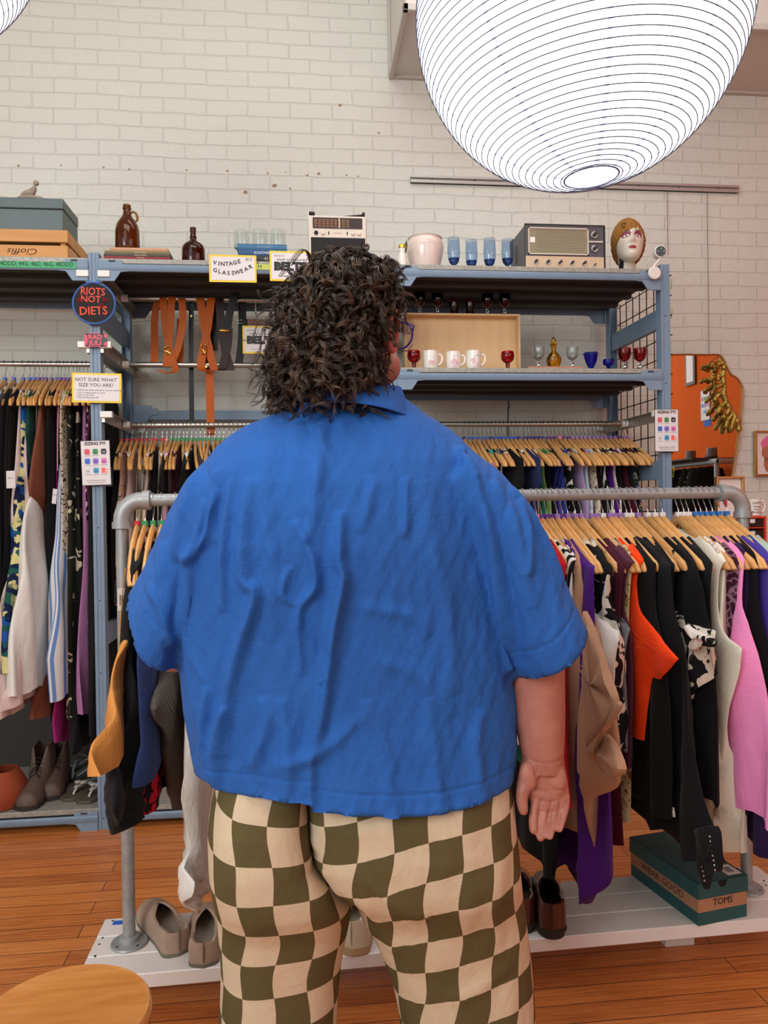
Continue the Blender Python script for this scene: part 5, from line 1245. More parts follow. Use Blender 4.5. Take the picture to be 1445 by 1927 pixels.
# RIOTS NOT DIETS embroidery hoop
c = PY(177, 571, YS - .022); rr = 36.5 / FPX * 3.27
t = thing('embroidery_hoop', 'round black embroidery reading RIOTS NOT DIETS in a blue hoop on the post', 'embroidery hoop', tuple(c))
part(t, 'cloth', MB().cyl(c + Vector((0, -.003, 0)), c + Vector((0, .003, 0)), rr, 48), mat('black_felt', (44, 42, 44), .95, var=.2, vscale=200))
part(t, 'hoop', MB().tube([c + Vector((rr * math.cos(a), 0, rr * math.sin(a))) for a in np.linspace(0, 2 * PI, 49)], .0045, 8), mat('blue_hoop', (52, 100, 172), .5))
TH = mat('coral_thread', (232, 84, 58), .7)
part(t, 'stitched_lettering', text_mb([('RIOTS', .042, -.004, .034, 'CENTER', .85, 0, R(-3), .0006), ('NOT', .038, -.012, .004, 'CENTER', .95, 0, R(-2), .0006), ('DIETS', .046, -.002, -.046, 'CENTER', .95, 0, R(2), .0006)], facing(c.x, c.y - .0035, c.z), .0008), TH)
g = MB()
for dx, dz in ((-.054, .011), (.044, .013), (.030, -.010)):
    for k in range(6):
        a = 2 * PI * k / 6; g.lathe([(0, -.0025), (.004, -.001), (.004, .001), (0, .0025)], (c.x + dx + .006 * math.cos(a), c.y - .005, c.z + dz + .006 * math.sin(a)), 8)
part(t, 'beaded_flower', g, mat('red_bead', (190, 20, 50), .3))
g = MB()
for s in (-1, 1): g.add(*(lambda m_: (m_.v, m_.f))(MB().prism([(c.x, c.z + rr), (c.x + s * .022, c.z + rr + .012), (c.x + s * .024, c.z + rr - .004)], c.y - .008, c.y - .004, lambda u, v, d: (u, d, v))))
part(t, 'ribbon_bow', g, mat('blue_ribbon', (40, 100, 190), .5))
# RAD badge
c = PY(180, 640, YS - .018); t = thing('patch_sign', 'small black and pink patch with two short words on the left post', 'patch', tuple(c)); pk = mat('neon_pink', (240, 84, 110), .5)
part(t, 'patch_base', MB().box(c.x - .042, c.x + .044, c.y - .002, c.y + .002, c.z - .026, c.z + .026), BLK2, bevel=.004)
part(t, 'lettering', text_mb([('RAD', .026, 0, .003, 'CENTER', 1.05, 0, 0, .0010), ('JULI', .026, 0, -.020, 'CENTER', 1.1, 0, 0, .0010)], facing(c.x - .001, c.y - .0025, c.z), .0004), pk)
g = MB()
for s in (-1, 1):
    g.prism([(c.x + s * .030, c.z + .0), (c.x + s * .034, c.z + .018), (c.x + s * .0435, c.z + .024), (c.x + s * .0435, c.z - .024), (c.x + s * .034, c.z - .018)] if s < 0 else [(c.x + .034, c.z + .024), (c.x + .044, c.z + .024), (c.x + .044, c.z + .006), (c.x + .035, c.z + .012)], c.y - .0032, c.y - .002, lambda u, v, d: (u, d, v))
g.prism([(c.x + .034, c.z - .024), (c.x + .044, c.z - .024), (c.x + .044, c.z - .006), (c.x + .035, c.z - .012)], c.y - .0032, c.y - .002, lambda u, v, d: (u, d, v))
g.box(c.x - .024, c.x + .02, c.y - .003, c.y - .001, c.z + .025, c.z + .028); g.box(c.x - .024, c.x + .02, c.y - .003, c.y - .001, c.z - .028, c.z - .025); part(t, 'pink_scallops', g, pk)
# green tape with bra sizes
a, b = PY(-14, 491, YS - .0075), PY(144, 506, YS - .0075)
t = thing('label_tape', 'green tape strip with handwritten sizes on the left shelf edge', 'tape', tuple(a))
part(t, 'tape', MB().box(a.x, b.x, YS - .0120, YS - .0112, b.z, a.z), mat('green_tape', (60, 170, 110), .5))
part(t, 'handwriting', text_mb([('40DD, 44DDD, 44G, 46D, 46G, 48DDD', .026, b.x - .012, 0, 'RIGHT', .82, .1)], Matrix.Translation((0, YS - .0124, b.z + .008)) @ Matrix.Rotation(PI / 2, 4, 'X'), .0002), mat('marker_ink', (24, 44, 40), .6))
a, b = PY(480, 497, YS - .0125), PY(510, 508, YS - .0125)
t = thing('label_tape', 'small lime tape with two arrows between the glassware and belts signs', 'tape', tuple(a))
part(t, 'tape', MB().box(a.x, b.x, YS - .0135, YS - .0125, b.z, a.z), mat('lime_tape', (190, 210, 100), .5))
g = MB()
for dx in (.014, .024): g.box(a.x + dx - .0012, a.x + dx + .0012, YS - .014, YS - .0135, b.z + .004, a.z - .004); g.prism([(a.x + dx - .004, a.z - .009), (a.x + dx + .004, a.z - .009), (a.x + dx, a.z - .003)], YS - .014, YS - .0135, lambda u, v, d: (u, d, v))
part(t, 'arrows', g, mat('marker_ink', (24, 44, 40), .6))
# clothes tags
def tagcard(label, px, py, Y, w, h, ang=0, X=None):
    c = PY(px, py, Y); t = thing('paper_tag', label, 'tag', tuple(c)); t.rotation_euler = (0, ang, R(-25) if px < 300 else 0)
    part(t, 'paper', MB().box(-w / 2, w / 2, -.0006, .0006, -h, 0), WHT, local=True)
    part(t, 'print', text_mb([('Blouse', .010, 0, -h * .45)], facing(0, -.0009, 0), .0001), INKG, local=True)
tagcard('white square paper tag hanging on the black maxi dress at the far left', 20, 886, 3.32, .046, .072)
tagcard('narrow white paper tag hanging left of the striped dress', 104, 920, 3.32, .022, .062, R(8))

# ================================================================== MIRROR, PICTURES AND CABINET ON THE RIGHT
Ymir = YW - .03
MIR = mat('mirror_glass', (225, 225, 222), .015, 1.0); GOLD = mat('gold_frame', (200, 160, 100), .3, .9)
pts = [(1262, 668), (1290, 667), (1330, 668), (1352, 668), (1362, 678), (1368, 692), (1376, 705), (1388, 713), (1396, 727), (1397, 742), (1392, 800), (1384, 860), (1377, 900), (1368, 960), (1262, 965)]
sm = []
W3 = [PY(x, y, Ymir) for x, y in pts]; O = smooth_pts(W3[2:13], 4); O = [W3[0], W3[1]] + O + [W3[13], W3[14]]
t = thing('wall_mirror', 'irregular gold-edged mirror leaning on the wall, reflecting an orange wall', 'mirror', tuple(PY(1310, 800, Ymir)))
g = MB().prism([(p.x, p.z) for p in O], Ymir, Ymir + .006, lambda u, v, d: (u, d, v)); part(t, 'glass', g, MIR, ang=20)
g = MB().tube([Vector((p.x, Ymir - .002, p.z)) for p in O] + [Vector((O[0].x, Ymir - .002, O[0].z))], .005, 8); part(t, 'gold_rim', g, GOLD)
part(t, 'backing', MB().prism([(p.x, p.z) for p in O], Ymir + .006, Ymir + .018, lambda u, v, d: (u, d, v)), BLK2)
# cast brass coral branch hung in front of the mirror
BC = mat('cast_brass', (176, 150, 74), .32, .9, bump=.9, bscale=70, bdist=.004)
t = thing('brass_coral', 'cast brass coral branch with many knobbly arms in front of the mirror', 'wall ornament', tuple(PY(1370, 760, Ymir - .03)))
Yc_ = Ymir - .045; rnd = random.Random(9)
def P2(x, y, dy=0): return PY(x, y, Yc_ + dy)
trunk = [P2(1352, 676), P2(1362, 690), P2(1360, 710), P2(1362, 730), P2(1362, 745), P2(1368, 760), P2(1376, 775), P2(1386, 790), P2(1391, 812)]
def knob(pts, r0, r1):
    pts = smooth_pts(pts, 5); g = MB(); n = len(pts)
    g.tube(pts, [lerp(r0, r1, i / (n - 1)) * rnd.uniform(.75, 1.25) * (1 if 0 < i < n - 1 else .6) for i in range(n)], 10); return g
part(t, 'trunk', knob(trunk, .015, .017), BC)
for arm in ([(1361, 686), (1350, 684), (1342, 683)], [(1346, 684), (1343, 692)], [(1352, 685), (1350, 693)], [(1342, 683), (1339, 690)], [(1361, 706), (1350, 710), (1341, 710), (1338, 716)], [(1350, 710), (1352, 716)],
            [(1362, 722), (1350, 728), (1342, 735)], [(1362, 736), (1352, 744), (1344, 754)], [(1368, 756), (1358, 764), (1350, 778)], [(1362, 765), (1356, 774)], [(1374, 768), (1366, 780), (1359, 788)], [(1380, 776), (1370, 790), (1366, 806)],
            [(1384, 782), (1377, 800), (1376, 814)], [(1388, 786), (1381, 800), (1379, 808)], [(1390, 792), (1386, 808)]):
    part(t, 'arm', knob([P2(x, y, rnd.uniform(-.012, .004)) for x, y in arm], .0130, .0105), BC)
part(t, 'hanger_loop', MB().tube([P2(1352, 676), P2(1354, 672, .02), P2(1356, 668, .04)], .002, 6), BC)
# framed pictures
def picture(name, label, x0, y0, x1, y1, Y, w=None):
    a, b = PY(x0, y0, Y), PY(x1, y1, Y); t = thing(name, label, 'picture', (a.x, Y, b.z)); f = .009
    g = MB(); g.box(a.x, b.x, Y - .012, Y + .012, a.z - f, a.z); g.box(a.x, b.x, Y - .012, Y + .012, b.z, b.z + f); g.box(a.x, a.x + f, Y - .012, Y + .012, b.z + f, a.z - f); g.box(b.x - f, b.x, Y - .012, Y + .012, b.z + f, a.z - f)
    part(t, 'frame', g, GOLD, bevel=.001); part(t, 'paper', MB().box(a.x + f, b.x - f, Y + .001, Y + .006, b.z + f, a.z - f), mat('print_paper', (228, 214, 212), .5)); return t, a, b
t, a, b = picture('framed_print', 'gold framed print of a pink-haired figure on the wall at the right edge', 1419, 811, 1476, 895, YW - .02)
def flat(t, nm, pxs, Y, m_, lab=None):
    part(t, nm, MB().prism([(PY(x, y, Y).x, PY(x, y, Y).z) for x, y in pxs], Y - .0006, Y, lambda u, v, d: (u, d, v)), m_, label=lab)
Yp = YW - .0195
flat(t, 'pink_hair', [(1431, 833), (1436, 826), (1442, 821), (1450, 820), (1460, 828), (1458, 842), (1445, 840), (1434, 843)], Yp, mat('pink_print', (226, 110, 160), .5))
flat(t, 'figure', [(1434, 843), (1445, 840), (1458, 842), (1458, 860), (1454, 886), (1442, 888), (1437, 876), (1438, 862), (1433, 856)], Yp, mat('skin_print', (176, 112, 84), .5))
for y in (862, 866): flat(t, 'outline_mark', [(1438, y), (1456, y + 1), (1456, y + 2), (1438, y + 1)], Yp - .0006, BLK2)
t, a, b = picture('framed_print', 'gold framed print leaning behind the right elbow of the pipe rack', 1346, 897, 1399, 978, 3.0)
flat(t, 'red_shape', [(1361, 936), (1368, 943), (1368, 954), (1361, 949)], 3.0005, mat('red_print', (206, 30, 50), .5))
g = MB()
for s in (0, 8):
    p = [PY(1369 + s + dx, 914 + dy, 2.998) for dx, dy in ((0, 2), (1, 0), (3, 0), (2, 3))]; g.tube(p, .0007, 5)
part(t, 'line_drawing', g, BLK2)
# orange drawer cabinet with a mug on it
OR = mat('orange_red_plastic', (212, 66, 34), .45)
a, b = PY(1386, 972, 3.0), PY(1443, 1080, 3.0); zt3 = a.z
t = thing('drawer_cabinet', 'orange-red organiser with dark little drawers at the right edge', 'cabinet', ((a.x + b.x) / 2, 3.1, 0))
xw0, xw1 = a.x - .02, b.x
g = MB(); g.box(xw0, xw1, 3.0, 3.2, zt3 - .008, zt3); g.box(xw0, xw0 + .008, 3.0, 3.2, .62, zt3 - .008); g.box(xw1 - .008, xw1, 3.0, 3.2, .62, zt3 - .008); g.box(xw0, xw1, 3.192, 3.2, .62, zt3 - .008)
for k in range(1, 12): g.box(xw0 + .008, xw1 - .008, 3.0, 3.19, zt3 - .05 * k, zt3 - .05 * k + .004)
g.box(xw0, xw1, 3.0, 3.2, .61, .62); part(t, 'carcass', g, OR)
for k in range(11):
    z = zt3 - .05 * (k + 1) + .004; dr = part(t, 'drawer', MB().box(xw0 + .010, xw1 - .010, 3.006, 3.18, z + .002, z + .038), mat('smoky_drawer', (44, 34, 32), .2))
    if k < 4:
        for q in (.25, .62): part(dr, 'drawer_label', MB().box(lerp(xw0, xw1, q) - .012, lerp(xw0, xw1, q) + .010, 3.0045, 3.006, z + .018, z + .034), WHT)
g = MB()
for x in (xw0 + .01, xw1 - .03):
    for y in (3.01, 3.17): g.box(x, x + .02, y, y + .02, 0, .61)
part(t, 'stand', g, BLK2)
x = PY(1416, 970, 3.06).x
t = thing('mug', 'off-white mug with HAPPY BIRTHDAY lettering on the orange cabinet', 'mug', (x, 3.06, zt3)); 
part(t, 'cup', vessel([(0, 0), (.030, 0), (.033, .003), (.0335, .072)], .003, (x, 3.06, zt3), 32), CER)
part(t, 'handle', MB().tube(smooth_pts([(x + .031, 3.06, zt3 + .058), (x + .048, 3.06, zt3 + .062), (x + .056, 3.06, zt3 + .040), (x + .046, 3.06, zt3 + .018), (x + .031, 3.06, zt3 + .016)], 4), .0048, 10), CER)
tx = text_mb([('HAPPY', .013, 0, .050), ('Twenty', .012, 0, .036, 'CENTER', 1, .3), ('Fourth', .010, 0, .025, 'CENTER', 1, .3), ('Birthday', .013, 0, .012, 'CENTER', 1, .3)], None, .0001)
tx.v = [(x + .0342 * math.sin(p[0] / .034), 3.06 - .0342 * math.cos(p[0] / .034), zt3 + p[1]) for p in tx.v]; part(t, 'lettering', tx, mat('teal_ink', (60, 90, 100), .5))
# things the mirror shows: orange wall chart, tape, framed print and a shoe rack near the right wall
def wallX(px, py):  # where the mirrored line of sight meets the right wall
    d = ray(px, py); h = CAM + d * (Ymir / d.y); d2 = Vector((d.x, -d.y, d.z)); return h + d2 * ((3.7 - h.x) / d2.x)
q0, q1 = wallX(1319, 736), wallX(1337, 790)
t = thing('size_chart', 'SIZING FYI chart on the orange wall, seen only in the mirror', 'sign', (3.694, (q0.y + q1.y) / 2, (q0.z + q1.z) / 2)); w, h = abs(q0.y - q1.y) / 2, abs(q0.z - q1.z) / 2
part(t, 'card_edge', MB().box(0, .003, -w, w, -h, h), BLK2, local=True); part(t, 'paper', MB().box(-.001, 0, -w + .006, w - .006, -h + .006, h - .006), WHT, local=True)
for k, (s, c) in enumerate(CHIP):
    cy = w * (-.56 + .56 * (k % 3)); cz = h * (.42 - .42 * (k // 3)); part(t, 'size_swatch', MB().box(-.003, -.001, cy - w * .19, cy + w * .19, cz - w * .2, cz + w * .2), mat('swatch_%d' % k, c, .5), local=True)
q0 = wallX(1332, 796); tag(part(None, 'painters_tape', MB().box(3.697, 3.699, q0.y - .06, q0.y + .06, q0.z - .03, q0.z + .03), BT), 'strip of blue tape on the orange wall, seen in the mirror', 'tape')
q0, q1 = wallX(1292, 668), wallX(1311, 702)
t = thing('framed_print', 'black framed drawing on the orange wall, seen in the mirror', 'picture', (3.69, (q0.y + q1.y) / 2, (q0.z + q1.z) / 2)); w, h = abs(q0.y - q1.y) / 2, abs(q0.z - q1.z) / 2 + .1
part(t, 'frame', MB().box(-.01, .009, -w, w, -h, h), mat('dark_wood_frame', (60, 36, 26), .4), local=True, bevel=.003); part(t, 'paper', MB().box(-.012, -.01, -w + .03, w - .03, -h + .03, h - .03), WHT, local=True)

# pipe rack by the orange wall, seen only in the mirror
def refl(px, py, X):
    d = ray(px, py); h = CAM + d * (Ymir / d.y); d2 = Vector((d.x, -d.y, d.z)); return h + d2 * ((X - h.x) / d2.x)
a, b = refl(1352, 868, 3.25), refl(1290, 874, 3.25)
t = thing('clothes_rack', 'pipe clothes rack by the orange wall, seen only in the mirror', 'clothes rack', tuple(a)); zz = a.z; zz_rack = zz
g = MB().cyl((3.25, a.y, zz), (3.25, a.y - 1.3, zz), .024, 20); part(t, 'top_pipe', g, GP)
part(t, 'leg_pipe', MB().cyl((3.25, a.y - .03, zz), (3.25, a.y - .03, 0), .02, 20), GP); part(t, 'leg_pipe', MB().cyl((3.25, a.y - 1.27, zz), (3.25, a.y - 1.27, 0), .02, 20), GP)
part(t, 'cross_pipe', MB().cyl((3.25, a.y, zz), (3.6, a.y, zz), .022, 20), GP)
part(t, 'pipe_mouth', MB().lathe([(.0, 0), (.016, 0), (.017, .001)], (0, 0, 0), 20).xf(Matrix.Translation((3.25, a.y + .001, zz)) @ Matrix.Rotation(-PI / 2, 4, 'X')), BLACK)
part(t, 'top_shelf', MB().box(3.1, 3.62, a.y - 1.25, a.y - .12, zz + .026, zz + .036), mat('dark_steel', (70, 68, 66), .4, .8))
for k in range(7):
    y_ = a.y - .12 - .13 * k
    tag(part(None, 'hanging_trousers', MB().lathe([(.03, -.7), (.05, -.5), (.05, -.2), (.035, -.05), (.004, -.03)], (3.25, y_, zz), 20, 3, .6, cap=True), F[('black', 'charcoal', 'ofloral', 'black2', 'grey', 'black', 'navyp')[k]]), 'dark trousers on the rack by the orange wall, seen only in the mirror', 'trousers', 'trousers on the far rack')
# ================================================================== SHOES, SHOEBOX, STOOL
def shoe_mb(Ln, st, th=.0035, n=9):
    """st: stations (t, half width, height, opening 0..1, centre shift, floor)"""
    rings = []; NS = 26
    for i in range(NS + 1):
        t = i / NS; w, h, op, cx = (interp([(q[0], q[k]) for q in st], t) for k in (1, 2, 3, 4))
        y = t * Ln; e = math.sqrt(max(0, 1 - max(0, (abs(t - .5) - .42) / .08) ** 2)); w = max(w * e, .002); hh = h * (e if t > .5 else max(e, .9))
        L_ = []
        for k in range(n):
            a = PI / 2 * k / (n - 1); L_.append((-(op * w + (w - op * w) * math.cos(a)) * (1 + .06 * math.sin(2 * a)), hh * math.sin(a)))
        I_ = []
        for k in range(n - 1, -1, -1):
            a = PI / 2 * k / (n - 1); wi = max(w - th, .001); I_.append((-(op * wi + (wi - op * wi) * math.cos(a)) * (1 + .06 * math.sin(2 * a)) + (th * .5 if op > .05 else 0), max(.004, (hh - th) * math.sin(a) if op < .05 else hh * math.sin(a) - th * .3)))
        pts = L_ + I_; full = pts + [(-x, z) for x, z in pts[::-1]]
        rings.append([(x + cx, y, z) for x, z in full])
    return MB().loft(rings)
def sole_mb(Ln, st, z0, z1, heel=None, grow=.003):
    out = []; NS = 40
    for sgn in (-1, 1):
        rng = range(NS + 1) if sgn < 0 else range(NS, -1, -1)
        for i in rng:
            t = i / NS; w, cx = interp([(q[0], q[1]) for q in st], t), interp([(q[0], q[4]) for q in st], t)
            e = math.sqrt(max(0, 1 - max(0, (abs(t - .5) - .42) / .08) ** 2)); out.append((cx + sgn * (max(w * e, .0005) + grow), t * Ln + (grow if t > .5 else -grow) * (1 if t in (0, 1) else 0)))
    return MB().prism(out, z0, z1, lambda u, v, d: (u, v, d))
def insole_mb(Ln, st, z0, z1):
    L_, R2_ = [], []
    for i in range(25):
        t = lerp(.05, .93, i / 24); w = interp([(q[0], q[1]) for q in st], t); e = math.sqrt(max(0, 1 - max(0, (abs(t - .5) - .30) / .16) ** 2)); w = max(.004, (w - .006) * e); L_.append((-w, t * Ln)); R2_.append((w, t * Ln))
    return MB().prism(L_ + R2_[::-1], z0, z1, lambda u, v, d: (u, v, d))
def place(t, x, y, z, dirv): t.location = (x, y, z); t.rotation_euler = (0, 0, math.atan2(dirv[1], dirv[0]) - PI / 2)
BB = mat('brown_boot_leather', (92, 74, 66), .6, var=.18, vscale=14); SOL = mat('dark_rubber_sole', (44, 36, 32), .7)
def boot(px, py, lab, dirv, hi):
    t = thing('lace_up_boot', lab, 'boot', (0, 0, 0), 'brown lace-up boots on the bottom deck'); Ln = .27
    st = [(0, .034, hi, .86, 0), (.10, .040, hi, .86, 0), (.34, .040, hi * .97, .80, 0), (.44, .040, .118 if hi > .14 else .09, .30, 0), (.54, .043, .088, .02, 0), (.75, .049, .062, 0, 0), (.92, .044, .048, 0, 0), (1, .036, .035, 0, 0)]
    g = shoe_mb(Ln, st); g.v = [(x, y, z + .018) for x, y, z in g.v]; part(t, 'upper', g, BB, local=True)
    part(t, 'sole', sole_mb(Ln, st, 0, .018, grow=.005), SOL, local=True)
    g = MB()
    for k in range(5):
        y = Ln * (.40 + .035 * k); z = .018 + interp([(.40, .150 if hi > .14 else .10), (.54, .092)], .40 + .035 * k); g.tube([(-.022, y, z - .012), (0, y + .006, z + .004), (.022, y, z - .012)], .0018, 6)
    g.tube(smooth_pts([(0, Ln * .46, .13), (-.022, Ln * .55, .125), (-.020, Ln * .62, .10), (0, Ln * .5, .12)], 4), .0016, 5); g.tube(smooth_pts([(0, Ln * .46, .13), (.024, Ln * .54, .12), (.018, Ln * .62, .10)], 4), .0016, 5)
    part(t, 'laces', g, mat('dark_lace', (40, 32, 30), .8), local=True)
    p = PZ(px, py, .088); place(t, p.x - dirv[0] * Ln, p.y - dirv[1] * Ln, .088, dirv)
boot(45, 1527, 'taller brown lace-up boot standing left on the bottom deck', Vector((-.06, -1, 0)).normalized(), .20)
boot(92, 1508, 'second brown lace-up boot, right of the taller one', Vector((.10, -1, 0)).normalized(), .17)
p = PZ(6, 1536, .088); g = MB().lathe([(0, 0), (.075, .004), (.088, .04), (.086, .085), (.066, .125), (.05, .15), (.046, .15), (.06, .12), (.08, .08), (.08, .04), (0, .012)], (p.x - .04, p.y + .13, .088), 32, 1, 1.2)
tag(part(None, 'ankle_boot', g, mat('rust_suede', (150, 66, 34), .85, bump=.5, bscale=60)), 'rust orange suede boot at the left edge of the bottom deck', 'boot')
RH = mat('rhinestone', (226, 224, 216), .12, .4); SAN = mat('dark_footbed', (84, 76, 66), .6)
def sandal(px, py, lab, dirv):
    t = thing('sandal', lab, 'sandal', (0, 0, 0), 'dark sandals with rhinestone straps'); Ln = .25
    st = [(0, .028, .02, 0, 0), (.3, .030, .02, 0, 0), (.55, .032, .02, 0, 0), (.78, .042, .02, 0, 0), (1, .034, .02, 0, 0)]
    part(t, 'footbed', sole_mb(Ln, st, 0, .014), SAN, local=True, bevel=.003)
    g = MB().tube(smooth_pts([(0, Ln * .80, .014), (-.002, Ln * .74, .032), (-.012, Ln * .6, .045), (-.030, Ln * .45, .03), (-.034, Ln * .42, .012)], 4), .003, 8, flat=2)
    g.tube(smooth_pts([(0, Ln * .74, .032), (.014, Ln * .6, .045), (.032, Ln * .45, .03), (.034, Ln * .42, .012)], 4), .003, 8, flat=2); part(t, 'thong_strap', g, mat('silver_strap', (190, 188, 184), .3, .6), local=True)
    g = MB()
    for x, y, z, r in ((-.002, .72, .040, .010), (-.013, .60, .052, .017), (.014, .61, .051, .014), (-.028, .5, .040, .010)): g.lathe([(0, -.004), (r, -.002), (r, .002), (r * .5, .005), (0, .006)], (x, Ln * y, z), 14)
    part(t, 'rhinestones', g, RH, local=True)
    p = PZ(px, py, .088); place(t, p.x - dirv[0] * Ln, p.y - dirv[1] * Ln, .088, dirv)
sandal(122, 1509, 'left sandal of the rhinestone pair', Vector((-.45, -1, 0)).normalized()); sandal(152, 1514, 'right sandal of the rhinestone pair, next to the blue-grey post', Vector((-.42, -1, 0)).normalized())
for k, (px, py) in enumerate(((128, 1462), (164, 1460))):
    p = PZ(px, py + 8, .088); t = thing('strappy_heel', ['black strappy heel behind the left sandal', 'black strappy heel behind the right sandal'][k], 'shoe', (p.x, p.y, .088), 'black strappy heels'); g = MB()
    g.tube(smooth_pts([(-.10, -.02, .01), (-.05, -.02, .012), (.02, .0, .05), (.09, .02, .085)], 4), .016, 10, flat=.3); g.cyl((.085, .02, .08), (.09, .02, 0), .010, 10, .005); part(t, 'sole_and_heel', g, mat('black_satin', (34, 40, 42), .4), local=True)
    g = MB()
    for a, b in (((-.08, .04), (-.02, .07)), ((-.05, .06), (.03, .10)), ((.03, .12), (.10, .13))): g.tube(smooth_pts([(a[0], -.05, a[1] - .03), (a[0] + .01, -.02, b[1]), (b[0], .03, b[1] - .04)], 4), .005, 6, flat=.3)
    part(t, 'straps', g, mat('grey_strap', (92, 96, 98), .5), local=True)
# beige slip-ons on the platform (heels towards us)
FE = mat('beige_felt_shoe', (166, 142, 124), .9, var=.08, vscale=30, bump=.2, bscale=150); FL_ = mat('shoe_lining', (170, 160, 146), .8)
def slipon(heel, toe, lab, tiltx=0, roll=0):
    a, b = PZ(heel[0], heel[1], ZP), PZ(toe[0], toe[1], ZP); d = (b - a); Ln = max(.25, min(.285, d.length)); d.normalize()
    t = thing('slip_on_shoe', lab, 'shoe', (0, 0, 0), 'beige felt slip-on shoes')
    st = [(0, .034, .062, .84, 0), (.1, .038, .060, .86, 0), (.3, .037, .048, .86, 0), (.45, .040, .052, .78, 0), (.56, .044, .064, .30, 0), (.64, .046, .062, .0, 0), (.8, .048, .050, 0, 0), (1, .038, .034, 0, 0)]
    g = shoe_mb(Ln, st, .005); g.v = [(x, y, z + .008) for x, y, z in g.v]; part(t, 'upper', g, FE, local=True)
    part(t, 'sole', sole_mb(Ln, st, 0, .009, grow=.001), mat('grey_sole', (112, 104, 94), .8), local=True); part(t, 'insole', insole_mb(Ln, st, .013, .018), FL_, local=True)
    g = MB().tube([(0, -.0015, .014), (0, -.0035, .04), (0, -.0010, .069)], .0016, 6); part(t, 'heel_seam', g, mat('seam_brown', (126, 104, 88), .9), local=True)
    place(t, a.x, a.y, ZP, d)
slipon((337, 1800), (280, 1716), 'left beige slip-on shoe, turned beside the leg pipe'); slipon((383, 1822), (392, 1722), 'right beige slip-on shoe, under the white dress')
LO = mat('oxblood_leather', (70, 32, 24), .22, coat=.6, var=.2, vscale=10)
def loafer(heel, toe, lab):
    a, b = PZ(heel[0], heel[1], ZP), PZ(toe[0], toe[1], ZP); d = (b - a).normalized(); Ln = .285
    t = thing('leather_loafer', lab, 'shoe', (0, 0, 0), 'dark brown leather loafers')
    st = [(0, .033, .080, .84, 0), (.08, .037, .080, .84, 0), (.28, .037, .062, .84, 0), (.42, .039, .066, .72, 0), (.52, .043, .078, .2, 0), (.6, .045, .072, .0, 0), (.8, .047, .052, 0, 0), (1, .034, .034, 0, 0)]
    g = shoe_mb(Ln, st, .004); g.v = [(x, y, z + .022) for x, y, z in g.v]; part(t, 'upper', g, LO, local=True)
    part(t, 'sole', sole_mb(Ln, st, .016, .023, grow=.003), SOL, local=True); part(t, 'insole', insole_mb(Ln, st, .027, .033), mat('brown_insole', (84, 54, 36), .6), local=True)
    stt = [(q[0], q[1], 0, 0, 0) for q in st]; g = MB(); o = []
    for k in range(17):
        q = PI + PI * k / 16; o.append((.0355 * math.cos(q), .034 + .036 * math.sin(q)))
    o += [(.0355, .068), (-.0355, .068)]; g.prism(o, 0, .017, lambda u, v, d: (u, v, d)); part(t, 'heel_block', g, SOL, local=True, bevel=.001)
    place(t, a.x, a.y, ZP, d)
loafer((1040, 1768), (1022, 1662), 'right dark brown leather loafer seen from the heel, on the white platform'); loafer((983, 1758), (972, 1655), 'left dark brown leather loafer, partly behind the checked trousers')
t = thing('sneaker', 'cream sneaker seen between the legs of the checked trousers', 'shoe', (0, 0, 0)); Ln = .28
st = [(0, .036, .075, .84, 0), (.1, .040, .078, .84, 0), (.3, .040, .07, .8, 0), (.42, .041, .075, .4, 0), (.6, .046, .07, 0, 0), (.8, .048, .052, 0, 0), (1, .036, .038, 0, 0)]
g = shoe_mb(Ln, st, .006); g.v = [(x, y, z + .024) for x, y, z in g.v]; part(t, 'upper', g, mat('cream_suede', (206, 194, 170), .8, bump=.2), local=True); part(t, 'sole', sole_mb(Ln, st, 0, .025, grow=.004), mat('tan_sole', (176, 152, 116), .8), local=True, bevel=.004)
a = PZ(662, 1800, ZP); place(t, a.x, a.y, ZP, Vector((.25, 1, 0)).normalized())

# pair of grey leather shoes on the rack that the mirror shows
for k in range(2):
    t = thing('leather_shoe', ['left grey leather shoe on the far rack, seen in the mirror', 'right grey leather shoe on the far rack, seen in the mirror'][k], 'shoe', (0, 0, 0), 'grey shoes seen in the mirror')
    st = [(0, .036, .075, .84, 0), (.1, .040, .078, .84, 0), (.3, .040, .06, .8, 0), (.42, .041, .08, .4, 0), (.6, .046, .07, 0, 0), (.8, .048, .052, 0, 0), (1, .036, .038, 0, 0)]
    g = shoe_mb(.3, st, .005); part(t, 'upper', g, mat('grey_leather', (112, 98, 92), .3), local=True); part(t, 'sole', sole_mb(.3, st, -.012, .002), SOL, local=True)
    q = refl((1300, 1340)[k], 858, 3.3); place(t, 3.3, q.y, zz_rack + .05, Vector((.5, -1, 0)).normalized())

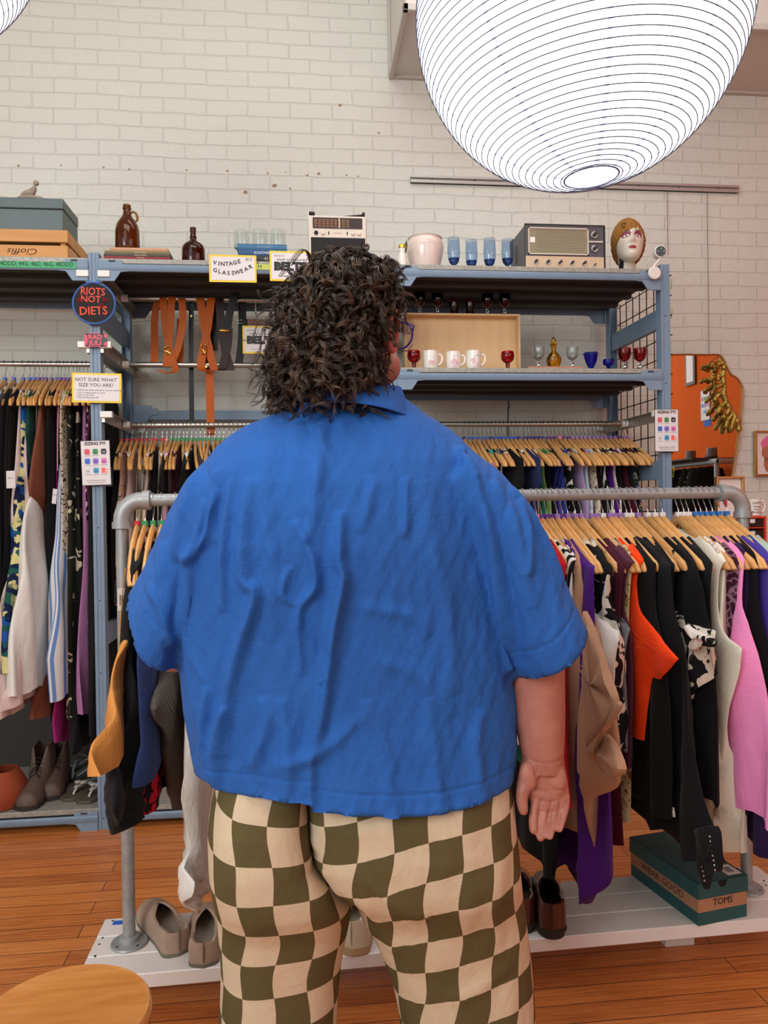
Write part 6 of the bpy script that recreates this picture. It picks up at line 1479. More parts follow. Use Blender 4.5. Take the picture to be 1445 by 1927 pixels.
# teal shoebox, lid with a notch
A, B, D = PZ(1314, 1744, ZP), PZ(1407, 1725, ZP), PZ(1203, 1658, ZP)
ex = (B - A); wx = ex.length; ex.normalize(); ey = Vector((-ex.y, ex.x, 0)); ly = .315; hb = .118
if (D - A).dot(ey) < 0: ey = -ey
t = thing('shoebox', 'teal shoebox with a brown band, standing on the right of the white platform', 'box', (A.x, A.y, ZP), None, math.atan2(ex.y, ex.x))
TE = mat('teal_cardboard', (30, 84, 88), .55, var=.05); KR = mat('kraft_band', (174, 128, 98), .7)
part(t, 'box_body', MB().box(.002, wx - .002, .002, ly - .002, 0, .05), TE, local=True); part(t, 'kraft_band', MB().box(.0015, wx - .0015, .0015, ly - .0015, .036, .078), KR, local=True)
g = MB(); zl0, zl1 = .074, hb
o = [(0, zl0), (wx, zl0), (wx, zl1), (wx * .56, zl1)] + [(wx * .485 + .0145 * math.cos(q), zl1 - .0015 + .018 * math.sin(q)) for q in np.linspace(0, -PI, 9)] + [(wx * .40, zl1), (0, zl1)]
g.prism(o, -.0015, .002, lambda u, v, d: (u, d, v)); g.box(-.0015, .002, 0, ly, zl0, zl1); g.box(wx - .002, wx + .0015, 0, ly, zl0, zl1); g.box(0, wx, ly - .002, ly + .0015, zl0, zl1); g.box(0, wx, 0, ly, zl1 - .002, zl1)
part(t, 'lid', g, TE, local=True, fix=False)
part(t, 'finger_hole', MB().prism([(wx * .485 + .014 * math.cos(q), zl1 - .002 + .0165 * math.sin(q)) for q in np.linspace(0, -PI, 9)], -.0022, -.0016, lambda u, v, d: (u, d, v)), mat('hole_black', (8, 10, 10), .9), local=True)
part(t, 'brand_lettering', text_mb([('TOMS', .026, wx * .5, .050, 'CENTER', .95)], Matrix.Rotation(PI / 2, 4, 'X') @ Matrix.Translation((0, 0, -.0006)), .0003), BLACK, local=True)
gs = text_mb([('WEAR GOOD', .030, -ly * .5, .046, 'CENTER', 1.05)], None, .0003); gs.v = [(-.0005 - p[2], -p[0], p[1]) for p in gs.v]
part(t, 'side_lettering', gs, mat('kraft_ink', (110, 76, 56), .7), local=True)
s_ = part(t, 'barcode_sticker', MB().box(wx - .052, wx - .006, .014, .070, hb, hb + .0005), mat('sticker_white', (214, 212, 206), .6), local=True)
g = MB()
for k in range(9): g.box(wx - .042 + .0028 * k, wx - .0408 + .0028 * k, .028, .056, hb + .0005, hb + .0008)
part(s_, 'bars', g, BLACK, local=True)

# wooden stool, bottom left
ST = NT('stool_birch'); v = ST.coord(scale=(1, 6, 1)); n = ST.noise(v, 6, 5, .6, .4); ST.color(ST.ramp(n.outputs['Fac'], [(.3, lin((188, 116, 48))), (.7, lin((212, 144, 72)))])); ST.set('Roughness', .3); ST.set('Coat Weight', .4); ST = ST.m
c = Vector((-.430, 1.405, .42)); rs = .150
t = thing('wooden_stool', 'round wooden stool with a worn honey-coloured seat at the bottom left corner', 'stool', (c.x, c.y, 0))
part(t, 'seat', MB().lathe([(0, .402), (rs * .96, .402), (rs, .408), (rs, .424), (rs * .975, .4295), (rs * .93, .427), (0, .4255)], (c.x, c.y, 0), 72), ST)
part(t, 'seat_rim', MB().lathe([(rs * .93, .372), (rs * .975, .372), (rs * .985, .403), (rs * .93, .403), (rs * .93, .372)], (c.x, c.y, 0), 72), mat('stool_rim', (150, 92, 48), .4))
for k in range(4):
    a = PI / 4 + k * PI / 2; part(t, 'leg', MB().tube([(c.x + .10 * math.cos(a), c.y + .10 * math.sin(a), .40), (c.x + .125 * math.cos(a), c.y + .125 * math.sin(a), .2), (c.x + .15 * math.cos(a), c.y + .15 * math.sin(a), 0)], [.016, .014, .012], 12), ST)
g = MB()
for k in range(4):
    a, b = PI / 4 + k * PI / 2, PI / 4 + (k + 1) * PI / 2; g.tube([(c.x + .130 * math.cos(a), c.y + .130 * math.sin(a), .16), (c.x + .130 * math.cos(b), c.y + .130 * math.sin(b), .16)], .008, 8)
part(t, 'rungs', g, ST)

# ================================================================== PAPER LANTERNS
LP = NT('lantern_paper'); LP.color(lin((245, 248, 252))); LP.set('Emission Color', (.90, .95, 1, 1)); LP.set('Emission Strength', 2.3); LP = LP.m
LR = mat('lantern_wire', (84, 82, 98), .8); LS = NT('lantern_seam'); LS.color(lin((190, 196, 220))); LS.set('Emission Color', (.62, .68, .88, 1)); LS.set('Emission Strength', 1.15); LS = LS.m
def lantern(c, Rl, axis, label, n_r=64, squash=1.0):
    t = thing('paper_lantern', label, 'lamp', tuple(c), 'round paper lanterns'); ax = Vector(axis).normalized()
    q = Vector((0, 0, -1)).rotation_difference(ax).to_matrix().to_4x4(); M = Matrix.Translation(c) @ q
    a0 = .165; rows = 128; rings = []
    def pt(th, ph, r=Rl): return M @ Vector((r * math.sin(th) * math.cos(ph), r * math.sin(th) * math.sin(ph), -r * squash * math.cos(th)))
    seg = PI - 2 * a0
    for i in range(rows + 1):
        th = a0 + seg * i / rows; sc = Rl * (1 - .0035 * (1 + math.cos(2 * PI * i / 2)) / 2); rings.append([pt(th, 2 * PI * k / 96, sc) for k in range(96)])
    part(t, 'paper_shade', MB().loft(rings, cap=False), LP, fix=False)
    g = MB()
    for i in range(n_r):
        th = a0 + seg * (i + .5) / n_r; ph0 = i * .35; pts = [pt(th, 2 * PI * k / 96, Rl * 1.004) for k in range(97)]; g.tube(pts, .0012, 5, cap=False)
    part(t, 'wire_ribs', g, LR, fix=False)
    g = MB()
    for k in range(9):
        ph = 2 * PI * k / 9 + .3; wd = .0055 / Rl; o = []
        for i in range(65):
            th = a0 + seg * i / 64; s = math.sin(th); o.append((pt(th, ph - wd / s, Rl * 1.0014), pt(th, ph + wd / s, Rl * 1.0014)))
        b = len(g.v); g.v += [tuple(p) for pr in o for p in pr]
        for i in range(64): g.f.append((b + 2 * i, b + 2 * i + 1, b + 2 * i + 3, b + 2 * i + 2))
    part(t, 'paper_seams', g, LS, fix=False)
    for th in (a0, PI - a0):
        r_ = part(t, 'end_ring', MB().tube([pt(th, 2 * PI * k / 48) for k in range(49)], .0022, 8, cap=False), LR)
    part(t, 'support_wire', MB().tube([pt(a0, .4), pt(a0, .4 + PI)], .001, 6), LR)
    b = part(t, 'bulb', MB().lathe([(0, -.09), (.04, -.08), (.06, -.04), (.055, 0), (.03, .04), (.018, .06), (0, .06)], c, 24), None); b.data.materials.append(LP)
    part(t, 'cord', MB().cyl(c + Vector((0, 0, .06)), Vector((c.x, c.y, 4.6)), .003, 8), PL)
lc = Vector((.668, 1.748, 2.460)); d = ray(1113, 338).normalized(); oc = CAM - lc; bb = oc.dot(d); k = -bb - math.sqrt(bb * bb - oc.dot(oc) + .3808 ** 2)
lantern(lc, .3808, (CAM + d * k) - lc, 'huge glowing white paper lantern hanging over the right side')
lantern(PD(-229, -227, 1.8), .36, (0, 0, -1), 'glowing paper lantern of which only the edge shows in the top left corner')
# ================================================================== THE PERSON
YP = 1.50
def remesh(mb, vox, smooth=5, sub=0):
    me = mb.mesh('tmp', ang=0); orient(me); o = bpy.data.objects.new('tmp', me); COL.objects.link(o)
    r = o.modifiers.new('r', 'REMESH'); r.mode = 'VOXEL'; r.voxel_size = vox
    if smooth: s = o.modifiers.new('s', 'SMOOTH'); s.iterations = smooth; s.factor = .5
    if sub: s = o.modifiers.new('u', 'SUBSURF'); s.levels = sub
    dg = bpy.context.evaluated_depsgraph_get(); out = bpy.data.meshes.new_from_object(o.evaluated_get(dg))
    bpy.data.objects.remove(o); bpy.data.meshes.remove(me); return out
def get_co(me):
    n = len(me.vertices); co = np.empty(n * 3); me.vertices.foreach_get('co', co); no = np.empty(n * 3); me.vertices.foreach_get('normal', no)
    return co.reshape(-1, 3), no.reshape(-1, 3)
def set_co(me, co): me.vertices.foreach_set('co', co.ravel()); me.update(); me.shade_smooth()
def poly_dist(x, z, pts):
    """distance to a polyline and the position along it (0..1)"""
    best = np.full(x.shape, 9.0); tt = np.zeros(x.shape); sd = np.zeros(x.shape); n = len(pts) - 1
    for i, ((ax, az), (bx, bz)) in enumerate(zip(pts, pts[1:])):
        dx, dz = bx - ax, bz - az; L2 = dx * dx + dz * dz + 1e-12; t = np.clip(((x - ax) * dx + (z - az) * dz) / L2, 0, 1)
        qx, qz = x - ax - t * dx, z - az - t * dz; d = np.hypot(qx, qz); m_ = d < best
        best = np.where(m_, d, best); tt = np.where(m_, (i + t) / n, tt); sd = np.where(m_, np.sign(dx * qz - dz * qx), sd)
    return best, tt, sd
def to_xz(pts, Y):
    sp = smooth_pts([PY(a, b, Y) for a, b in pts], 4); return [(p.x, p.z) for p in sp]
def ridge(x, z, pts, amp, sig, Y=1.36, ends=True, step=0):
    d, t, s = poly_dist(x, z, to_xz(pts, Y)); e = np.sin(np.clip(t, .0, 1) * PI) ** .5 if ends else 1
    h = amp * np.exp(-(d / sig) ** 2) * e
    if step: h = h + step * e * np.exp(-(d / (sig * 4)) ** 2) * np.tanh(s * d / (sig * .5))
    return h
def nz(x, z, sx, sz, seed, octv=3):
    """cheap smooth value noise"""
    out = np.zeros(x.shape); a = 1; rs = np.random.RandomState(seed)
    for o in range(octv):
        for _ in range(5):
            an = rs.uniform(-.5, .5); f = 2 ** o * rs.uniform(.7, 1.3); ph = rs.uniform(0, 6.28)
            out += a * np.sin((x * math.cos(an) / sx + z * math.sin(an) / sz) * f * 6.28 + ph + 1.5 * np.sin(z / sz * f * 2.1 + ph * 2)) / 5
        a *= .5
    return out

person = thing('person', 'person seen from behind in a blue short-sleeved shirt and checked trousers, dark curly hair', 'person', (PY(690, 1200, YP).x, YP, 0))

# torso rows: (py, left px, right px, depth to the back, depth to the front)
TR_ = [(752, 556, 762, .085, .07), (768, 540, 780, .105, .08), (785, 508, 800, .120, .09), (802, 466, 828, .135, .10), (820, 434, 852, .15, .115), (842, 408, 876, .165, .125), (872, 384, 898, .185, .14), (910, 368, 912, .20, .16), (960, 356, 922, .208, .18),
       (1020, 348, 930, .212, .20), (1090, 342, 940, .208, .21), (1160, 338, 950, .20, .22), (1240, 338, 960, .195, .23), (1320, 346, 966, .19, .235), (1400, 362, 966, .196, .235), (1450, 378, 961, .204, .23), (1484, 390, 960, .206, .225)]
def ring(xl, xr, yb, yf, z, n=72, p=.82, zf=None):
    cx, w = (xl + xr) / 2, (xr - xl) / 2; out = []
    for k in range(n):
        a = 2 * PI * k / n; c, s = math.cos(a), math.sin(a); cc = math.copysign(abs(c) ** p, c); ss = math.copysign(abs(s) ** p, s)
        x = cx + w * cc; y = YP + (yb if s < 0 else yf) * ss; out.append((x, y, z if zf is None else zf(x)))
    return out
def px_at(x, z, Y): # approximate pixel x of a world point
    d = Vector((x, Y, z)) - CAM; return 722.5 + FPX * d.dot(RT) / d.dot(FWD)
def hem_z(x):
    px = px_at(x, .75, YP - .17); y = interp([(380, 1483), (420, 1490), (500, 1493), (586, 1499), (588, 1514), (680, 1527), (780, 1533), (860, 1533), (957, 1524)], px)
    return PY(690, y, YP - .18).z
tors = MB(); rows = []
for py, xl, xr, db, df in TR_:
    a, b = PY(xl, py, YP), PY(xr, py, YP); rows.append((a.x, b.x, db, df, (a.z + b.z) / 2))
rings = [ring(rows[0][0] + .03, rows[0][1] - .03, .05, .04, rows[0][4] - .02)]
rings += [ring(*r) for r in rows[:-1]]
a = rows[-1]; rings.append(ring(a[0], a[1], a[2] + .004, a[3], a[4], zf=hem_z)); rings.append(ring(a[0] + .030, a[1] - .030, a[2] - .024, a[3] - .030, a[4], zf=hem_z)); rings.append(ring(a[0] + .034, a[1] - .034, a[2] - .028, a[3] - .034, a[4] + .03)); 
tors.loft(rings)
def tube_ell(centres, us, vs, n=40, inset=True):
    rings = []
    for c, u, v in zip(centres, us, vs):
        c, u, v = map(Vector, (c, u, v)); rings.append([c + u * math.cos(2 * PI * k / n) + v * math.sin(2 * PI * k / n) for k in range(n)])
    if inset:
        d = (Vector(centres[-2]) - Vector(centres[-1])).normalized()
        for s, off in ((.90, 0), (.86, .035)): rings.append([Vector(centres[-1]) + d * off + (Vector(us[-1]) * math.cos(2 * PI * k / n) + Vector(vs[-1]) * math.sin(2 * PI * k / n)) * s for k in range(n)])
    return MB().loft(rings)
# right sleeve
def C2(o, i, Y):   # centre and half vector from outer and inner pixel points
    a, b = PY(o[0], o[1], Y), PY(i[0], i[1], Y); return (a + b) / 2, (a - b) / 2
sl = [((880, 845), (800, 960), 1.47), ((936, 885), (836, 1020), 1.46), ((984, 945), (868, 1078), 1.45), ((1022, 1012), (896, 1140), 1.445), ((1056, 1085), (926, 1200), 1.44), ((1091, 1166), (964, 1266), 1.435)]
cs_, us_, vs_ = [], [], []
for i, (o, n_, Y) in enumerate(sl):
    c, u = C2(o, n_, Y); cs_.append(c); us_.append(u); f = i / 5; vs_.append(Vector((.01, .145 - .02 * f, .0)))
vs_[-1] = Vector((.0, .13, .012)); sleeveR = tube_ell(cs_, us_, vs_); CUFFS = [(cs_[-1], us_[-1], vs_[-1], cs_[-1] - cs_[-2])]
sl = [((410, 846), (500, 960), 1.48), ((352, 900), (462, 1030), 1.49), ((318, 962), (430, 1085), 1.50), ((286, 1032), (395, 1145), 1.51), ((262, 1086), (362, 1190), 1.52), ((240, 1126), (342, 1222), 1.53)]
cs_, us_, vs_ = [], [], []
for i, (o, n_, Y) in enumerate(sl):
    c, u = C2(o, n_, Y); cs_.append(c); us_.append(u); f = i / 5; vs_.append(Vector((-.012 * f, .14, .055 * f)))
sleeveL = tube_ell(cs_, us_, vs_); CUFFS.append((cs_[-1], us_[-1], vs_[-1], cs_[-1] - cs_[-2]))
allm = MB()
for g in (tors, sleeveR, sleeveL): allm.add(g.v, g.f)
sh = remesh(allm, .0068, 4, 1)
co, no = get_co(sh); x, y, z = co[:, 0], co[:, 1], co[:, 2]; back = np.clip(-no[:, 1] * 2.2, 0, 1)
H = np.zeros(len(x))
RG = [([(407, 880), (404, 960), (410, 1024)], .005, .010), ([(438, 900), (427, 1011), (424, 1052), (422, 1150)], .008, .009), ([(474, 900), (461, 1011), (466, 1086), (486, 1112), (457, 1204), (432, 1310), (420, 1420)], .011, .013),
      ([(606, 790), (598, 887), (590, 949), (580, 1020)], .006, .015), ([(556, 977), (572, 1011), (590, 1058), (590, 1099), (562, 1145), (566, 1260)], .009, .010), ([(637, 960), (634, 1042), (640, 1083), (624, 1167), (610, 1292), (592, 1420)], .013, .012),
      ([(370, 880), (338, 980), (324, 1060)], .007, .010), ([(413, 920), (394, 1005), (345, 1062)], .008, .010), ([(388, 940), (372, 1010), (336, 1070)], .006, .009), ([(505, 840), (500, 960), (520, 1080), (505, 1200)], .004, .016), ([(545, 1060), (535, 1110), (560, 1130)], .005, .008),
      ([(755, 900), (752, 1010)], .004, .010), ([(700, 900), (672, 1000)], .003, .012), ([(790, 905), (800, 1020), (830, 1120), (850, 1300)], .005, .018),
      ([(968, 915), (1020, 1012), (1060, 1100)], .007, .010), ([(972, 942), (984, 1002), (981, 1080)], .006, .010), ([(925, 900), (955, 980), (985, 1140)], .004, .012), ([(660, 1130), (760, 1150), (800, 1190)], .003, .014), ([(700, 1230), (780, 1260), (850, 1340)], .003, .016),
      ([(430, 1320), (410, 1400), (412, 1486)], .010, .013), ([(392, 1290), (388, 1380), (396, 1480)], .009, .010), ([(470, 1440), (500, 1360), (498, 1300)], .006, .014), ([(530, 1300), (545, 1400), (540, 1490)], .006, .016), ([(690, 1300), (720, 1400), (730, 1520)], .004, .02), ([(800, 1300), (810, 1400), (818, 1525)], .004, .016), ([(900, 1330), (890, 1430), (915, 1525)], .005, .016), ([(510, 1430), (600, 1400), (680, 1330)], .004, .014),
      ([(270, 1100), (300, 1150), (320, 1225)], .006, .012), ([(300, 1020), (296, 1080), (280, 1140)], .005, .012)]
for pts, am, sg in RG: H += ridge(x, z, pts, am * 1.8, sg * .85)
H += ridge(x, z, [(345, 1040), (346, 1105), (340, 1198), (352, 1320), (376, 1440)], .006, .012, step=.006)
H -= ridge(x, z, [(332, 1050), (330, 1110), (326, 1200)], .010, .010)
H += ridge(x, z, [(868, 850), (898, 942), (914, 1006), (927, 1082), (946, 1178), (963, 1262)], .013, .010, ends=False)
H -= ridge(x, z, [(890, 900), (926, 1000), (944, 1090), (962, 1180), (976, 1256)], .013, .013)
H += ridge(x, z, [(600, 1290), (589, 1400), (588, 1512)], .004, .008, ends=False, step=-.004)
H += .0015 * nz(x, z, .09, .5, 3) + .0018 * nz(x + .5 * z, z, .05, .12, 5) + .0012 * nz(x - .4 * z, z, .04, .08, 8)
# stitched hems
hz_ = np.array([hem_z(q) for q in np.linspace(x.min(), x.max(), 200)]); hzv = np.interp(x, np.linspace(x.min(), x.max(), 200), hz_)
H -= .0022 * np.exp(-((z - hzv - .036) / .0022) ** 2)
H -= ridge(x, z, [(958, 1236), (1020, 1200), (1082, 1140)], .0018, .003, ends=False) + ridge(x, z, [(262, 1160), (330, 1205)], .0018, .003, ends=False)
H -= ridge(x, z, [(960, 905), (940, 960), (928, 1030)], .0020, .003)
f_ = np.where(z > hzv - .01, 1, 1)
co = co + no * (H * back)[:, None]
m_ = (z < hzv + .005) & (z > hzv - .03); co[m_, 2] = hzv[m_]
for c_, u_, v_, d_ in CUFFS:   # trim the cuffs flat
    nn = u_.cross(v_).normalized(); nn = nn if nn.dot(d_) > 0 else -nn; q = co - np.array(c_); s_ = q @ np.array(nn); r2 = (q @ np.array(u_.normalized()) / u_.length) ** 2 + (q @ np.array(v_.normalized()) / v_.length) ** 2
    k_ = (s_ > -.006) & (s_ < .02) & (r2 < 1.5) & (r2 > .55); co[k_] -= np.outer(s_[k_], np.array(nn))
set_co(sh, co)
t_ = NT('blue_linen_shirt'); t_.set('Roughness', .8); t_.set('Sheen Weight', .10); t_.set('Sheen Roughness', .4); t_.set('Specular IOR Level', .25); t_.set('Sheen Tint', (.5, .7, 1, 1))
v = t_.coord(); n = t_.noise(v, 7, 5, .65); c = t_.ramp(n.outputs['Fac'], [(.3, lin((8, 64, 150))), (.7, lin((14, 82, 174)))])
wx_ = t_.noise(t_.coord(scale=(1, 1, 26)), 22, 3, .6); wy_ = t_.noise(t_.coord(scale=(26, 1, 1)), 22, 3, .6)
wv = t_.math('ADD', wx_.outputs['Fac'], wy_.outputs['Fac']); c = t_.mix(t_.ramp(wv, [(.4, G(0)), (.62, G(.0)), (.72, G(.28))]), c, lin((74, 140, 214))); t_.color(c)
cr = t_.noise(t_.coord(scale=(1, 1, .6)), 16, 6, .7, 1.2); hh = t_.math('ADD', t_.math('MULTIPLY', wv, .18), t_.math('MULTIPLY', cr.outputs['Fac'], .9)); t_.bump(hh, .42, .012)
SHM = t_.m
part(person, 'shirt', (lambda m_: ([setattr(v_, 'co', v_.co - person.location) for v_ in m_.vertices], m_)[1])(sh), SHM, fix=False)
# collar
cc = PY(657, 760, 1.47); g = MB(); rings = []
for (rx, ry, dz, dzb, cy) in ((.088, .080, .012, .0, 0), (.094, .086, .030, .0, 0), (.100, .092, .033, 0, -.002), (.108, .100, .022, 0, -.006), (.119, .112, -.006, .0, -.010), (.123, .116, -.018, .0, -.012), (.119, .112, -.019, 0, -.012), (.100, .094, .010, 0, -.004)):
    r = []
    for k in range(64):
        a = 2 * PI * k / 64; s = math.sin(a); r.append((cc.x + rx * math.cos(a) * (1.0), cc.y + cy + ry * s, cc.z + dz + .004 * math.sin(a * 3 + 1) - (.022 * abs(math.cos(a)) ** 3 if dz < .03 else 0)))
    rings.append(r)
rings.append(rings[0]); part(person, 'collar', MB().loft(rings, cap=False), SHM, sub=1, ang=0)

# ---- trousers
CH = .0625
def leg(side):
    L = side < 0
    out_ = [(1385, 430), (1425, 414), (1470, 402), (1500, 397), (1530, 395), (1600, 397), (1650, 402), (1700, 408), (1750, 412), (1800, 415), (1860, 413), (1927, 408), (2300, 404)] if L else [(1385, 925), (1425, 940), (1470, 952), (1500, 956), (1550, 960), (1600, 965), (1650, 972), (1700, 980), (1750, 988), (1800, 995), (1850, 1000), (1927, 1006), (2300, 1020)]
    in_ = [(1440, 575), (1500, 580), (1570, 588), (1618, 622), (1660, 655), (1690, 664), (1750, 652), (1800, 643), (1860, 637), (1927, 633), (2300, 628)] if L else [(1440, 573), (1500, 578), (1570, 586), (1618, 620), (1660, 653), (1690, 666), (1720, 678), (1760, 700), (1800, 718), (1850, 738), (1927, 754), (2300, 800)]
    rings = []; n = 120; NV = 110; data = []
    for i in range(NV + 1):
        py = lerp(1385, 2235, i / NV); Y = YP
        xo, xi = PY(interp(out_, py), py, Y).x, PY(interp(in_, py), py, Y).x; z = PY(690, py, Y).z
        k = min(1, max(0, (py - 1600) / 110)); k = k * k * (3 - 2 * k)
        db = interp([(1385, .145), (1420, .158), (1460, .176), (1500, .186), (1560, .19), (1640, .18), (1700, .155), (1800, .13), (1927, .115), (2240, .10)], py); df = interp([(1440, .21), (1550, .19), (1700, .15), (1927, .12), (2240, .11)], py)
        cx, w = (xo + xi) / 2, abs(xo - xi) / 2; so = 1 if xo > xi else -1; r = []; lim = 0
        for j in range(n):
            a = 2 * PI * j / n; c, s = math.cos(a), math.sin(a)   # a=0 is the outer side
            p = .80 if c > 0 else lerp(.30, .80, k)
            x_ = cx + so * w * math.copysign(abs(c) ** (.80 if c > 0 else lerp(.9, .8, k)), c); y_ = YP + .02 * k + (db if s < 0 else df) * math.copysign(abs(s) ** p, s)
            r.append(Vector((x_, y_, z)))
        # arc length from the middle of the back
        jb = 3 * n // 4; acc = [0] * n
        for q in range(1, n // 2 + 1): acc[(jb + q) % n] = acc[(jb + q - 1) % n] + (r[(jb + q) % n] - r[(jb + q - 1) % n]).length
        for q in range(1, n // 2): acc[(jb - q) % n] = acc[(jb - q + 1) % n] - (r[(jb - q) % n] - r[(jb - q + 1) % n]).length
        data.append([(cx, so, z, acc)]); rings.append(r)
    g = MB(); x0 = PY(518 if L else 801, 1800, 1.36).x
    def uv(i, j):
        cx, so, z, acc = data[i][0]; s_ = acc[j % n]
        if j % n == (3 * n // 4 + n // 2) % n and j != j % n: s_ = acc[j % n]
        xx = s_ * so + (cx - x0); zz = z
        slope = (.02 if L else .16); zz -= slope * (xx) * (1 if L else 1)
        if L: zz -= .10 * max(0, -xx - .06) * 1.0
        wob = .006 * math.sin(z * 19 + (0 if L else 2)) + .004 * math.sin(z * 43 + xx * 9); wz = .006 * math.sin(xx * 17 + z * 6 + (1 if L else 0))
        hip = max(0, (z - .62)) * 1.0
        if L: zz += hip * .8 * (xx) * 1.2
        return ((xx + wob) / (2 * CH), (zz + wz) / (2 * CH) * .93 + (.285 if L else .10))
    g.loft(rings, cap=False, uv=uv)
    # wrap faces where the arc length jumps (front of the leg)
    for fi, u in list(g.uv.items()):
        us = [q[0] for q in u]
        if max(us) - min(us) > 1: m_ = max(us); g.uv[fi] = [(m_ if q[0] < m_ - 1 else q[0], q[1]) for q in u]
    return g
tg = MB()
for s in (-1, 1):
    g = leg(s); o = len(tg.v); fo = len(tg.f); tg.v += g.v; tg.f += [tuple(i + o for i in f) for f in g.f]
    for k, u in g.uv.items(): tg.uv[fo + k] = u
tm = tg.mesh('trousers', person.location, 0); co, no = get_co(tm); X_, Z_ = co[:, 0] + person.location.x, co[:, 2]; back = np.clip(-no[:, 1] * 2, 0, 1) * np.sign(1)
# make sure normals look outward
ctr = co.mean(0); 
if (no[:, 1] * (co[:, 1])).sum() < 0: no = -no; back = np.clip(-no[:, 1] * 2, 0, 1)
H = np.zeros(len(X_))
for pts, am, sg in [([(470, 1530), (520, 1580), (600, 1605)], .010, .014), ([(430, 1560), (480, 1600), (560, 1622), (620, 1640)], -.008, .013), ([(440, 1620), (500, 1640), (560, 1640)], .006, .010), ([(640, 1690), (600, 1720), (540, 1740)], .005, .012), ([(600, 1560), (660, 1560), (740, 1550)], .004, .010),
                    ([(680, 1640), (740, 1690), (800, 1730)], .006, .012), ([(672, 1690), (720, 1760), (760, 1840)], .006, .014), ([(960, 1600), (930, 1700), (960, 1800)], .005, .02), ([(900, 1640), (870, 1740), (850, 1860)], .005, .024), ([(430, 1700), (450, 1800), (440, 1900)], .007, .018), ([(560, 1700), (590, 1800), (600, 1900)], .005, .022),
                    ([(420, 1790), (470, 1850), (500, 1927)], .006, .014), ([(980, 1850), (900, 1900), (860, 1927)], .007, .014), ([(720, 1524), (722, 1606), (800, 1612), (905, 1600), (906, 1530)], .0018, .004), ([(620, 1620), (560, 1650), (500, 1655)], .005, .009)]:
    H += ridge(X_, Z_, pts, am, sg, 1.34)
H += .0022 * nz(X_, Z_, .09, .14, 21) + .001 * nz(X_, Z_, .04, .06, 23)
set_co(tm, co + no * (H * back)[:, None])
t_ = NT('checked_cotton'); t_.set('Roughness', .85); t_.set('Specular IOR Level', .2); uvn = t_.n('ShaderNodeUVMap'); ck = t_.n('ShaderNodeTexChecker'); ck.inputs['Scale'].default_value = 2.0
ck.inputs['Color1'].default_value = lin((210, 193, 166)); ck.inputs['Color2'].default_value = lin((96, 86, 56)); t_.l(uvn.outputs['UV'], ck.inputs['Vector'])
n = t_.noise(t_.coord(), 30, 4, .6); c = t_.mix(.12, ck.outputs['Color'], n.outputs['Color'], 'OVERLAY'); t_.color(c)
n2 = t_.noise(t_.coord(scale=(1, 1, .7)), 15, 6, .65, .8); t_.bump(n2.outputs['Fac'], .35, .012)
part(person, 'trousers', tm, t_.m, fix=False, solid=0)

# ---- body: torso, legs, arms, hands, neck and head as one continuous surface
body = MB()
HC = PD(668, 618, 1.475); HM = Matrix.Translation(HC) @ Matrix.Rotation(R(145), 4, 'Z') @ Matrix.Scale(1.10, 4)
body_parts = []
def addb(g): body.add(g.v, g.f)
addb(head_mb(HM, 48, 44))
hb_ = HC + Vector((0, 0, -.10)); nb = Vector((cc.x, 1.475, cc.z - .03))
addb(MB().tube([hb_ + Vector((.0, 0, .05)), lerp(hb_, nb, .5), nb, nb - Vector((0, 0, .10))], [.066, .070, .078, .09], 28))
# heavy cheek and jaw on the visible side
for c_, r_ in (((.036, -.032, -.066), .036), ((-.036, -.032, -.066), .036), ((0, -.03, -.098), .034)):
    p = HM @ Vector(c_); addb(MB().lathe([(r_ * math.sin(q), -r_ * math.cos(q)) for q in np.linspace(.01, PI - .01, 12)], p, 18))
rr_ = [ring(r[0] + .045, r[1] - .045, r[2] - .05, r[3] - .05, r[4], 48) for r in rows[1:-1]]; addb(MB().loft(rr_))
hp = PY(690, 1520, YP)
for L, xs_p in ((1, (525, 540, 530, 522)), (0, (790, 800, 850, 880))):
    pts = [PY(xs_p[0], 1480, YP), PY(xs_p[1], 1650, YP), PY(xs_p[2], 1850, YP)]; low = PY(xs_p[3], 2200, YP)
    addb(MB().tube([pts[0], pts[1], pts[2], Vector((low.x, YP + .01, .25)), Vector((low.x, YP + .02, .09)), Vector((low.x, YP + .02, .05))], [.115, .105, .078, .062, .045, .042], 24))
    addb(MB().tube([Vector((low.x, YP - .05, .045)), Vector((low.x, YP + .06, .05)), Vector((low.x, YP + .17, .03))], [.036, .042, .026], 16))
    ss = thing; st = [(0, .040, .07, .6, 0), (.3, .042, .09, .5, 0), (.5, .048, .07, 0, 0), (.8, .052, .05, 0, 0), (1, .040, .036, 0, 0)]
    g = shoe_mb(.31, st, .003); g.add(*(lambda q: (q.v, q.f))(sole_mb(.31, st, -.02, .003, grow=.004)))
    g.v = [(low.x + a, YP - .09 + b, c + .02) for a, b, c in g.v]; part(person, 'shoe', g, mat('white_sneaker', (214, 210, 200), .6))
def P(px, py, Y): return PY(px, py, Y)
# right arm, palm turned back towards us
arm = [(P(870, 900, 1.50), .070), (P(930, 1010, 1.485), .070), (P(985, 1130, 1.46), .066), (P(1004, 1230, 1.445), .060), (P(1010, 1300, 1.44), .0535), (P(1015, 1350, 1.435), .049), (P(1019, 1395, 1.43), .0435), (P(1021, 1428, 1.43), .0395), (P(1021, 1450, 1.43), .037)]
addb(MB().tube([a for a, _ in arm], [r for _, r in arm], 32))
